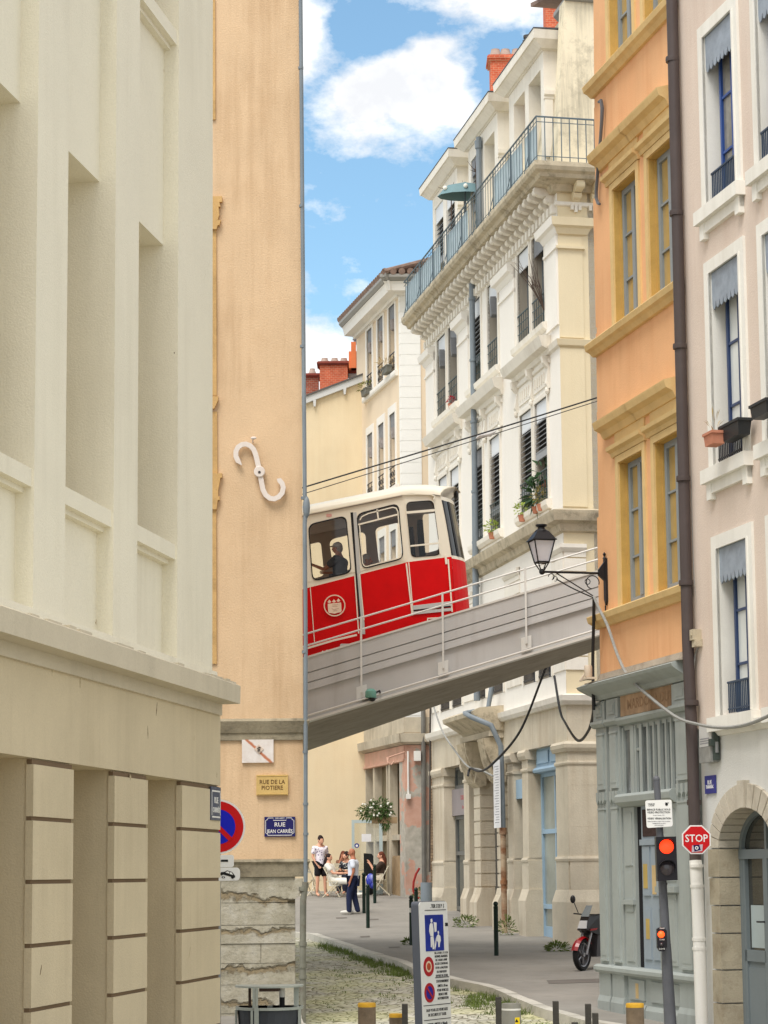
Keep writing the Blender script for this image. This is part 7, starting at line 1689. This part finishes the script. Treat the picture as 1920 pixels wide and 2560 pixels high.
m = MB(); m.tube([p+Vector((0, 0, 0)), p+Vector((0, 0, .7))], .02, 8); m.build('column', M_chr, t)
for a in range(3): m = MB(); d = Vector((math.cos(a*2.1), math.sin(a*2.1), 0)); m.tube([p+Vector((0, 0, .2)), p+d*.25+Vector((0, 0, .0))], .014, 6); m.build('leg', M_chr, t)
gl = MB(); gl.lathe(p+Vector((-.1, -.12, .73)), [(.03, 0), (.036, .10), (.034, .10), (.001, .02)], 12); single(gl, 'glass', mat('drink_red', S(120, 30, 40), rough=.1, bump=0), 'glass of dark red drink on the cafe table', 'glass', p+Vector((-.1, -.12, .73)), smooth=True)
p = gp(922, 2236); t = T('menu_board', 'tall black board standing between the bald man and the long haired woman', 'board', p)
m = MB(); FM = frame((p.x, p.y), 80, 1); m.face(FM, [(-.14, .0+p.z), (.14, p.z), (.14, p.z+1.12), (.09, p.z+1.18), (-.14, p.z+1.2)], -.03, .03); m.build('panel', mat('board_black', S(32, 34, 34), var=.4, sc=9, bump=0), t)
p = gp(925, 2240)+Vector((.02, -.25, .45)); m = plantmesh(p, (.1, .1, .2), 0) ; m.ell(p, (.13, .10, .20), None, 12, 8); m.ell(p+Vector((.06, 0, -.12)), (.1, .09, .12), None, 10, 8)
M_bag, nt, b = nmat('bag_blue'); co = N(nt, 'ShaderNodeTexCoord').outputs['Object']; k1 = ramp(nt, noise(nt, co, 9, 2, .5, (6, 1, .4)), [(.55, 0.), (.6, 1.)]); nt.links.new(mixc(nt, k1, S(30, 48, 170), S(170, 180, 226)), b.inputs['Base Color'])
single(m, 'jacket', M_bag, 'bright blue and white jacket bundled beside the long haired woman', 'jacket', p, smooth=True)
# open glass door of the shop, flowers, hose
Yd = 64.7; FD = frame((0, Yd), 90, 1); r = [o for o in bpy.data.objects if o.name == 'beige_house'][0]
q = lambda x, y: FD.px(x, y)
u0, z1 = q(879, 2050); u1 = q(956, 2050)[0]; zb_ = gz(Yd)
m = MB(); m.box(FD, u0, u0+.08, -.05, 0, zb_, z1); m.box(FD, u1-.1, u1, -.05, 0, zb_, z1); m.box(FD, u0+.08, u1-.1, -.05, 0, z1-.09, z1); m.box(FD, u0+.08, u1-.1, -.05, 0, zb_, zb_+.12)
M_dpale = mat('door_pale', S(178, 192, 192), var=.05, rough=.5, bump=.03); gd = m.build('glass_door', M_dpale, r, 'open glass door with a pale blue grey frame')
MB().box(FD, u0+.07, u1-.09, -.03, -.02, zb_+.1, z1-.08).build('pane', clear('door_clear', (.93, .95, .94, 1), .02), gd)
a, b_ = q(904, 2085), q(928, 2104); MB().box(FD, a[0], b_[0], 0, .006, b_[1], a[1]).build('paper_sheet', MC['paper'], gd)
cx, cz = q(892, 2114); disc(FD, cx, cz, 0, .07, 0, .006, 20).build('sticker', mat('sticker_blue', S(58, 62, 140), bump=0), gd); disc(FD, cx, cz-.005, 0, .035, .006, .008, 16).build('sticker_mark', M_swh, gd)
M_leaf = mat('leaf_green', S(78, 104, 50), var=.45, sc=7, bump=0, fine=.2, rough=.7); M_leafd = mat('leaf_dark', S(62, 92, 58), var=.4, sc=7, bump=0, fine=.2, rough=.6); M_flow = mat('flower_white', S(236, 236, 226), bump=0); M_dry = mat('dry_grass', S(188, 164, 118), var=.25, sc=8, bump=0)
c_ = atY(938, 2030, 61.9); t = T('flower_basket', 'hanging mass of green leaves with white flowers above the shop door', 'flowers', c_)
m = plantmesh(c_, (.50, .3, .24), 800, .022, .10, -.1, .9, 3); m2_ = plantmesh(c_+Vector((.15, -.05, .18)), (.3, .22, .2), 380, .02, .10, .2, 1, 4); i = len(m.v); m.v += m2_.v; m.f += [[k+i for k in f] for f in m2_.f]
m2_ = plantmesh(c_+Vector((.3, 0, -.28)), (.14, .12, .22), 160, .016, .12, -.9, 1, 5); i = len(m.v); m.v += m2_.v; m.f += [[k+i for k in f] for f in m2_.f]
m.build('foliage', M_leaf, t, fix=False)
rr = random.Random(2); m = MB()
for _ in range(16): m.ell(c_+Vector((rr.uniform(-.42, .45), -.28+rr.uniform(-.06, .05), rr.uniform(-.12, .34))), (.028, .02, .028), None, 8, 5)
m.build('blossoms', M_flow, t)
m = MB(); m.box(WD, c_.x-.1, c_.x+.62, c_.y-.1, c_.y+.2, c_.z-.32, c_.z-.15); m.build('planter', M_wood, t)
m = MB(); q_ = [atY(x, y, 60.6) for x, y in ((1049, 2170), (1040, 2185), (1034, 2205), (1033, 2225), (1038, 2240), (1048, 2246))]; m.tube(q_, .035, 6); single(m, 'hose', mat('hose_red', S(150, 40, 36), rough=.5, bump=0), 'dark red hose curving down the corner of the pink plaster pier', 'hose', q_[3], smooth=True)
# ---------------------------------------------------------------- motorcycle
P0 = gp(1452, 2427)
f = Vector((-.55, -.835, 0)).normalized(); lft = Vector((-f.y, f.x, 0)); up_ = (Vector((0, 0, 1))+lft*.10).normalized()
mc = lambda x, y, z: P0+f*x+lft*y+up_*z
MO = T('motorcycle', 'black and red motorcycle parked behind the grey shopfront corner', 'motorcycle', P0)
M_mb = mat('moto_black', S(26, 26, 30), rough=.35, bump=0, spec=.5); M_mr = mat('moto_red', S(150, 16, 24), rough=.3, bump=0, spec=.6); M_mt = mat('moto_tyre', S(30, 30, 32), rough=.85, bump=.1); M_mm = mat('moto_metal', S(150, 150, 154), rough=.3, bump=0, metal=.7)
def wheel(x):
    c = mc(x, 0, .29); m = MB(); m.lathe(c, [(.215, -.045), (.26, -.05), (.285, -.03), (.292, 0), (.285, .03), (.26, .05), (.215, .045), (.215, -.045)], 28, lft); t_ = m.build('wheel', M_mt, MO, smooth=True)
    m = MB(); m.lathe(c, [(.20, -.03), (.218, -.035), (.218, .035), (.20, .03), (.20, -.03)], 28, lft); m.lathe(c, [(.04, -.05), (.04, .05)], 12, lft)
    for k in range(5):
        a = k*2*math.pi/5+.3; d = f*math.cos(a)+up_*math.sin(a); e = f*math.cos(a+.3)+up_*math.sin(a+.3); m.tube([c+d*.03, c+e*.205], [.02, .014], 6)
    m.build('rim', M_mm, t_)
wheel(0); wheel(-1.28)
m = MB()
for s in (-.09, .09): m.tube([mc(0, s, .29), mc(-.22, s, .92)], .022, 8)
m.build('fork', M_mm, MO, smooth=True)
m = MB(); n = 10
for k in range(n):
    a, b_ = math.radians(15+130*k/n), math.radians(15+130*(k+1)/n)
    for s0, s1, r0, r1 in ((-.065, 0, .305, .33), (0, .065, .33, .305)): m.poly([mc(.0+r0*math.cos(a), s0, .29+r0*math.sin(a)), mc(r1*math.cos(a), s1, .29+r1*math.sin(a)), mc(r1*math.cos(b_), s1, .29+r1*math.sin(b_)), mc(r0*math.cos(b_), s0, .29+r0*math.sin(b_))])
m.build('front_fender', M_mr, MO, smooth=True)
m = MB(); m.hexa([mc(.06, -.10, .74), mc(.06, .10, .74), mc(-.34, .17, .62), mc(-.34, -.17, .62)], [mc(-.02, -.08, .98), mc(-.02, .08, .98), mc(-.34, .16, 1.0), mc(-.34, -.16, 1.0)]); m.build('fairing', M_mb, MO)
m = MB(); m.hexa([mc(.075, -.09, .76), mc(.075, .09, .76), mc(.05, .09, .76), mc(.05, -.09, .76)], [mc(.04, -.07, .90), mc(.04, .07, .90), mc(.0, .07, .90), mc(.0, -.07, .90)]); m.build('headlight', mat('headlamp_glass', S(200, 204, 208), rough=.1, bump=0, spec=.8), MO)
m = MB(); m.hexa([mc(-.0, -.08, .97), mc(-.0, .08, .97), mc(-.02, .08, .97), mc(-.02, -.08, .97)], [mc(-.15, -.06, 1.17), mc(-.15, .06, 1.17), mc(-.165, .06, 1.17), mc(-.165, -.06, 1.17)]); m.build('windscreen', mat('moto_screen', S(120, 128, 132), rough=.1, bump=0, spec=.8), MO)
m = MB(); m.tube([mc(-.25, -.36, 1.02), mc(-.22, -.1, 1.0), mc(-.22, .1, 1.0), mc(-.25, .36, 1.02)], .014, 6); m.build('handlebar', M_mb, MO, smooth=True)
for s in (-1, 1):
    m = MB(); m.tube([mc(-.22, s*.25, 1.03), mc(-.18, s*.34, 1.24)], .009, 6); m.ell(mc(-.18, s*.36, 1.28), (.05, .025, .075), None, 10, 6); m.build('mirror', M_mb, MO, smooth=True)
m = MB(); m.ell(mc(-.52, 0, .86), (.20, .15, .13), Matrix((f, lft, up_)).transposed()); m.build('tank', M_mb, MO, smooth=True)
m = MB()
for s in (-1, 1): m.hexa([mc(-.02, s*.125, .72), mc(-.75, s*.17, .74), mc(-.75, s*.172, .78), mc(-.02, s*.127, .75)], [mc(-.02, s*.135, .72), mc(-.75, s*.18, .74), mc(-.75, s*.182, .78), mc(-.02, s*.137, .75)])
m.build('stripe', M_mr, MO)
m = MB(); m.hexa([mc(-.68, -.12, .76), mc(-.68, .12, .76), mc(-1.45, .08, .86), mc(-1.45, -.08, .86)], [mc(-.68, -.12, .84), mc(-.68, .12, .84), mc(-1.45, .08, .94), mc(-1.45, -.08, .94)]); m.build('saddle', M_mb, MO)
m = MB(); m.hexa([mc(-.32, -.13, .24), mc(-.32, .13, .24), mc(-.85, .13, .24), mc(-.85, -.13, .24)], [mc(-.28, -.15, .66), mc(-.28, .15, .66), mc(-.9, .12, .72), mc(-.9, -.12, .72)]); m.tube([mc(-.4, -.17, .3), mc(-.9, -.18, .3), mc(-1.4, -.18, .42)], [.03, .04, .05], 8); m.tube([mc(-.85, .1, .3), mc(-1.28, .1, .29)], .03, 6); m.build('engine', mat('moto_engine', S(64, 64, 68), rough=.4, bump=.1), MO)
m = MB(); m.tube([mc(-.7, .16, .28), mc(-.6, .34, .02)], .012, 6); m.build('side_stand', M_mb, MO)
# ---------------------------------------------------------------- window plants and boxes
def pot(F, px, py, v, w, h, mt, label, cat, leaf=None, n=60, r_=(.16, .1, .12), seed=1, up=.4, lw=.02, ll=.1, dp=.18, nm='flower_box'):
    u, z = F.px(px, py, v); t = T(nm, label, cat, F.P(u, v, z-h))
    m = MB(); a = [F.P(u-w/2*.88, v-dp/2*.85, z-h), F.P(u+w/2*.88, v-dp/2*.85, z-h), F.P(u+w/2*.88, v+dp/2*.85, z-h), F.P(u-w/2*.88, v+dp/2*.85, z-h)]; b_ = [F.P(u-w/2, v-dp/2, z), F.P(u+w/2, v-dp/2, z), F.P(u+w/2, v+dp/2, z), F.P(u-w/2, v+dp/2, z)]
    m.hexa(a, b_); c = [p+Vector((0, 0, -.02)) for p in b_]; m.hexa([F.P(u-w/2-.012, v-dp/2-.012, z-.03), F.P(u+w/2+.012, v-dp/2-.012, z-.03), F.P(u+w/2+.012, v+dp/2+.012, z-.03), F.P(u-w/2-.012, v+dp/2+.012, z-.03)], [F.P(u-w/2-.012, v-dp/2-.012, z+.004), F.P(u+w/2+.012, v-dp/2-.012, z+.004), F.P(u+w/2+.012, v+dp/2+.012, z+.004), F.P(u-w/2-.012, v+dp/2+.012, z+.004)])
    m.build('trough', mt, t)
    if leaf: plantmesh(F.P(u, v, z+r_[2]*.6), r_, n, lw, ll, up, 1, seed).build('foliage', leaf, t, fix=False)
    return t
M_trb = mat('trough_black', S(44, 46, 48), rough=.5, bump=.05); M_trg = mat('trough_grey', S(112, 112, 104), rough=.6, bump=.05); M_trt = mat('trough_terracotta', S(196, 132, 106), var=.12, sc=5, rough=.8, bump=.1, dirt=.3, dirtcol=S(150, 130, 116))
pot(O, 1838, 1057, .16, .62, .20, M_trb, 'black plastic flower trough on the railing of the middle pink window', 'flower box')
pot(O, 1786, 1082, .30, .30, .16, M_trt, 'terracotta flower trough with bare stalks beside the black trough', 'flower box', M_dry, 12, (.06, .05, .12), 3, 1.5, .006, .2)
pot(O, 1912, 1006, .22, .50, .17, M_trb, 'black wire held flower trough cut off at the right photo edge', 'flower box')
pot(Mf, 967, 917, .16, .62, .2, M_trg, 'grey flower trough with straw dry grass at the top right far window', 'flower box', M_dry, 130, (.25, .15, .12), 5, .6, .010, .26)
pot(Mf, 915, 973, .16, .62, .2, M_trg, 'grey flower trough with a yellow green plant at the top left far window', 'flower box', mat('leaf_olive', S(140, 140, 70), var=.3, bump=0), 70, (.22, .12, .14), 6, .5, .02, .14)
M_ly = mat('leaf_yellowgreen', S(160, 178, 76), var=.35, sc=9, bump=0)
def wplant(px, py, v, r_, n, mt, label, seed, lw=.02, ll=.1, up=.4, potm=M_trt):
    u, z = W.px(px, py, v); t = T('potted_plant', label, 'potted plant', W.P(u, v, z-r_[2]-.14)); m = MB(); m.lathe(W.P(u, v, z-r_[2]-.14), [(.07, 0), (.10, .14), (.11, .15), (.09, .15)], 10); m.build('pot', potm, t)
    plantmesh(W.P(u, v, z), r_, n, lw, ll, up, 1, seed).build('foliage', mt, t, fix=False)
wplant(1305, 1272, .14, (.16, .14, .16), 130, M_ly, 'bright yellow green plant at the near lower window of the balconied building', 7)
wplant(1230, 1317, .14, (.15, .14, .16), 130, M_ly, 'bright yellow green plant at the window beside the zinc pipe', 8)
wplant(1339, 1236, .12, (.14, .22, .3), 60, M_leafd, 'dark big leaved plant drooping between the two near lower windows', 9, .05, .28, .2)
wplant(1359, 1178, -.05, (.16, .2, .22), 26, M_leafd, 'dark trailing plant with long leaves standing high in the near lower window', 10, .05, .34, .3)
wplant(1352, 1240, .1, (.16, .12, .2), 110, mat('leaf_rust', S(150, 136, 78), var=.35, bump=0), 'dry rust coloured plant in the trough of the near lower window', 12, .018, .1)
wplant(1129, 1000, .08, (.10, .08, .12), 40, mat('flower_red', S(190, 40, 60), var=.2, bump=0), 'small red flowers at the far upper window of the balconied building', 13, .03, .08)
u, z = W.px(1360, 775, .05); t = T('bare_branches', 'tall bare dark branches standing in the near upper window', 'branches', W.P(u, .05, z)); m = MB(); rr = random.Random(6)
M_twig = mat('twig', S(84, 70, 62), bump=0)
for k in range(8):
    p = W.P(u, .05, z); d = Vector((-.12-.05*k, .35*rr.uniform(-.6, 1.), 1)).normalized(); pts = [p]
    for j in range(5): p = p+d*.27; d = (d+Vector((rr.uniform(-.15, .1), rr.uniform(-.15, .2), rr.uniform(-.1, .1)))).normalized(); pts.append(p)
    m.tube(pts, [.014, .012, .010, .008, .006, .004], 5)
    m.tube([pts[2], pts[2]+Vector((rr.uniform(-.2, .2), rr.uniform(-.3, .3), .3))], [.007, .003], 4)
m.build('twigs', M_twig, t)
# parasol and wire sculptures on the roof balcony
c = W.px(1163, 497, .25); u = c[0]; t = T('parasol', 'teal scalloped parasol with pale dots on the roof balcony', 'parasol', W.P(u, .25, 15.6)); cpt = W.P(u, .25, 17.35)
m = MB(); n = 12; top = cpt+Vector((0, 0, .38)); a_ = [cpt+Vector((  .72*math.cos(2*math.pi*k/n), .42*math.sin(2*math.pi*k/n), 0)) for k in range(n)]; md_ = [cpt+Vector((.5*math.cos(2*math.pi*k/n), .29*math.sin(2*math.pi*k/n), .26)) for k in range(n)]
for k in range(n):
    j = (k+1) % n; m.poly([a_[k], a_[j], md_[j], md_[k]]); m.poly([md_[k], md_[j], top])
m.build('canopy', mat('parasol_teal', S(112, 142, 148), var=.1, rough=.7, bump=.05), t, smooth=True)
m = MB(); m.tube([W.P(u, .25, 15.6), top], .025, 6); m.build('pole', M_railg, t)
m = MB()
for k in (7, 9): d = (a_[k]*.45+md_[k]*.55); m.ell(d+Vector((0, -.03, .02)), (.06, .05, .06), None, 10, 6)
m.build('dots', M_flow, t)
for px, py, s, lab in ((1160, 500-30, 1, 'spiky dark wire plant above the left end of the teal parasol'), (1128, 478, 1.2, 'spiky dark wire plant left of the teal parasol on the roof balcony'), (1190, 430, .8, 'spiky dark wire plant right of the teal parasol on the roof balcony')):
    u, z = W.px(px, py, .1); t = T('dry_plant', lab, 'plant', W.P(u, .1, 15.62)); m = MB(); m.tube([W.P(u, .1, 15.62), W.P(u, .1, z)], .016, 5); p = W.P(u, .1, z); rr = random.Random(int(px))
    for k in range(7): m.tube([p, p+Vector((rr.uniform(-.35, .35), rr.uniform(-.2, .2), rr.uniform(.0, .42)))*s], [.014, .004], 5)
    m.build('twigs', M_twig, t)
    pm = MB(); pm.lathe(W.P(u, .1, 15.62), [(.12, 0), (.16, .3), (.17, .3), (.13, .28)], 10); pm.build('pot', M_trt, t)
# weeds growing by the golden stone piers
g_ = 'weeds along the foot of the golden stone front'
for i, (px, py, wd, hh, lab) in enumerate(((1165, 2318, .5, .26, 'clump of weeds at the foot of the pier right of the information board'), (1268, 2338, .32, .40, 'tall clump of weeds around the foot of the rusty downpipe'), (1392, 2378, .42, .14, 'low patch of weeds at the foot of the corner pier by the motorcycle'), (1018, 2362, .12, .1, 'tiny weed at the foot of the bollard left of the information board'), (1046, 2248, .2, .3, 'small leafy weed beside the zinc pipe guard'))):
    p = gp(px, py); m = plantmesh(p+Vector((0, 0, hh*.45)), (wd*.6, wd*.35, hh*.6), int(420*wd)+40, .018, .12, .7, 1, 20+i); single(m, 'weed', M_grass, lab, 'weed', p, g_)
# ================================================================ sky and sun
wd = bpy.data.worlds.new('World'); SC.world = wd; wd.use_nodes = True; nt = wd.node_tree; nt.nodes.clear()
out = nt.nodes.new('ShaderNodeOutputWorld'); bg = nt.nodes.new('ShaderNodeBackground'); nt.links.new(bg.outputs[0], out.inputs[0])
sky = nt.nodes.new('ShaderNodeTexSky'); sky.sky_type = 'NISHITA'; sky.sun_disc = False
SUN_EL, SUN_AZ = math.radians(SUN_E), math.radians(SUN_A)      # azimuth measured clockwise from +Y
sky.sun_elevation = SUN_EL; sky.sun_rotation = SUN_AZ; sky.air_density = 1.0; sky.dust_density = .6; sky.ozone_density = 1.6
tc = nt.nodes.new('ShaderNodeTexCoord'); co = tc.outputs['Generated']
tot = None
def mth(op, a, b_=None, c=None):
    n = N(nt, 'ShaderNodeMath', operation=op)
    for i, x in enumerate((a, b_, c)):
        if x is None: continue
        if isinstance(x, (int, float)): n.inputs[i].default_value = x
        else: nt.links.new(x, n.inputs[i])
    return n.outputs[0]
nz1 = noise(nt, co, 26, 9, .62, (1, 1, 1.7)); nz2 = noise(nt, co, 7, 4, .5)
# clouds: soft ellipses round fixed sky directions, broken up by noise
for px, py, rx, ry, a in ((960, 205, 120, 75, 1.25), (1040, 175, 70, 55, 1.1), (1110, 230, 95, 80, 1.15), (1000, 265, 170, 70, .95), (830, 250, 110, 60, .5), (1155, 300, 70, 40, .7), (890, 330, 110, 32, .75), (905, 385, 70, 18, .5), (765, 50, 75, 95, 1.25), (700, 120, 110, 80, 1.1), (1270, 30, 170, 75, .78), (1105, 110, 85, 32, .62), (1200, -40, 260, 70, .9), (760, 905, 95, 80, 1.3), (850, 880, 110, 50, 1.0), (830, 940, 120, 60, 1.3), (600, 700, 300, 200, .9), (1700, 200, 300, 200, 1.0), (300, 200, 320, 220, 1.)):
    d = ray(px, py).normalized(); r1 = (ray(px+1, py).normalized()-d)*1; u1 = (ray(px, py-1).normalized()-d)*1
    pr_ = []
    for ax, L_ in ((r1, rx), (u1, ry)):
        k = ax/(ax.length**2)/L_
        dp = N(nt, 'ShaderNodeVectorMath', operation='DOT_PRODUCT'); sb = N(nt, 'ShaderNodeVectorMath', operation='SUBTRACT'); nt.links.new(co, sb.inputs[0]); sb.inputs[1].default_value = d; nt.links.new(sb.outputs[0], dp.inputs[0]); dp.inputs[1].default_value = k
        pr_.append(mth('MULTIPLY', dp.outputs['Value'], dp.outputs['Value']))
    s = mth('ADD', pr_[0], pr_[1]); e = mth('MULTIPLY', mth('POWER', 2.718, mth('MULTIPLY', s, -1.)), a)
    fd = N(nt, 'ShaderNodeVectorMath', operation='DOT_PRODUCT'); nt.links.new(co, fd.inputs[0]); fd.inputs[1].default_value = d; e = mth('MULTIPLY', e, mth('GREATER_THAN', fd.outputs['Value'], .3))
    tot = e if tot is None else mth('ADD', tot, e)
bk = N(nt, 'ShaderNodeVectorMath', operation='DOT_PRODUCT'); nt.links.new(co, bk.inputs[0]); bk.inputs[1].default_value = ray(1000, 520).normalized()
tot = mth('ADD', mth('MULTIPLY', tot, .62), mth('MINIMUM', mth('MAXIMUM', mth('MULTIPLY_ADD', bk.outputs['Value'], -7., 6.55), 0.), .85))  # second term: added unseen cloud cover outside the view, lifts the ambient light
nz3 = noise(nt, co, 60, 6, .65)
dens = mth('ADD', tot, mth('MULTIPLY', mth('SUBTRACT', nz1, .5), 2.1)); dens = mth('ADD', dens, mth('MULTIPLY', mth('SUBTRACT', nz2, .5), .3)); dens = mth('ADD', dens, mth('MULTIPLY', mth('SUBTRACT', nz3, .5), .35))
mask = ramp(nt, dens, [(.30, 0.), (.50, .42), (.80, 1.)]); 
shade = ramp(nt, noise(nt, co, 22, 7, .6, None, (.0, 0, -.02)), [(.36, CLOUD_LO), (.58, CLOUD_HI)])
skyc = mixc(nt, 1., sky.outputs[0], (SKY_T[0], SKY_T[1], SKY_T[2], 1), 'MULTIPLY')
c = mixc(nt, mask, skyc, shade); nt.links.new(c, bg.inputs[0]); bg.inputs[1].default_value = SKY_S
sl = bpy.data.lights.new('sun', 'SUN'); sl.energy = SUN_S; sl.angle = math.radians(SUN_ANG); sl.color = (1, .95, .89)
so = bpy.data.objects.new('sun', sl); COL.objects.link(so)
dv = Vector((math.sin(SUN_AZ)*math.cos(SUN_EL), math.cos(SUN_AZ)*math.cos(SUN_EL), math.sin(SUN_EL)))
so.rotation_euler = (-dv).to_track_quat('-Z', 'Y').to_euler(); so.location = (0, 0, 40)
SC.view_settings.view_transform = 'Standard'; SC.view_settings.look = 'None'; SC.view_settings.exposure = EXPO; SC.view_settings.gamma = 1; SC.view_settings.use_curve_mapping = False
SC.cycles.max_bounces = 8; SC.cycles.diffuse_bounces = 5; SC.cycles.transparent_max_bounces = 12
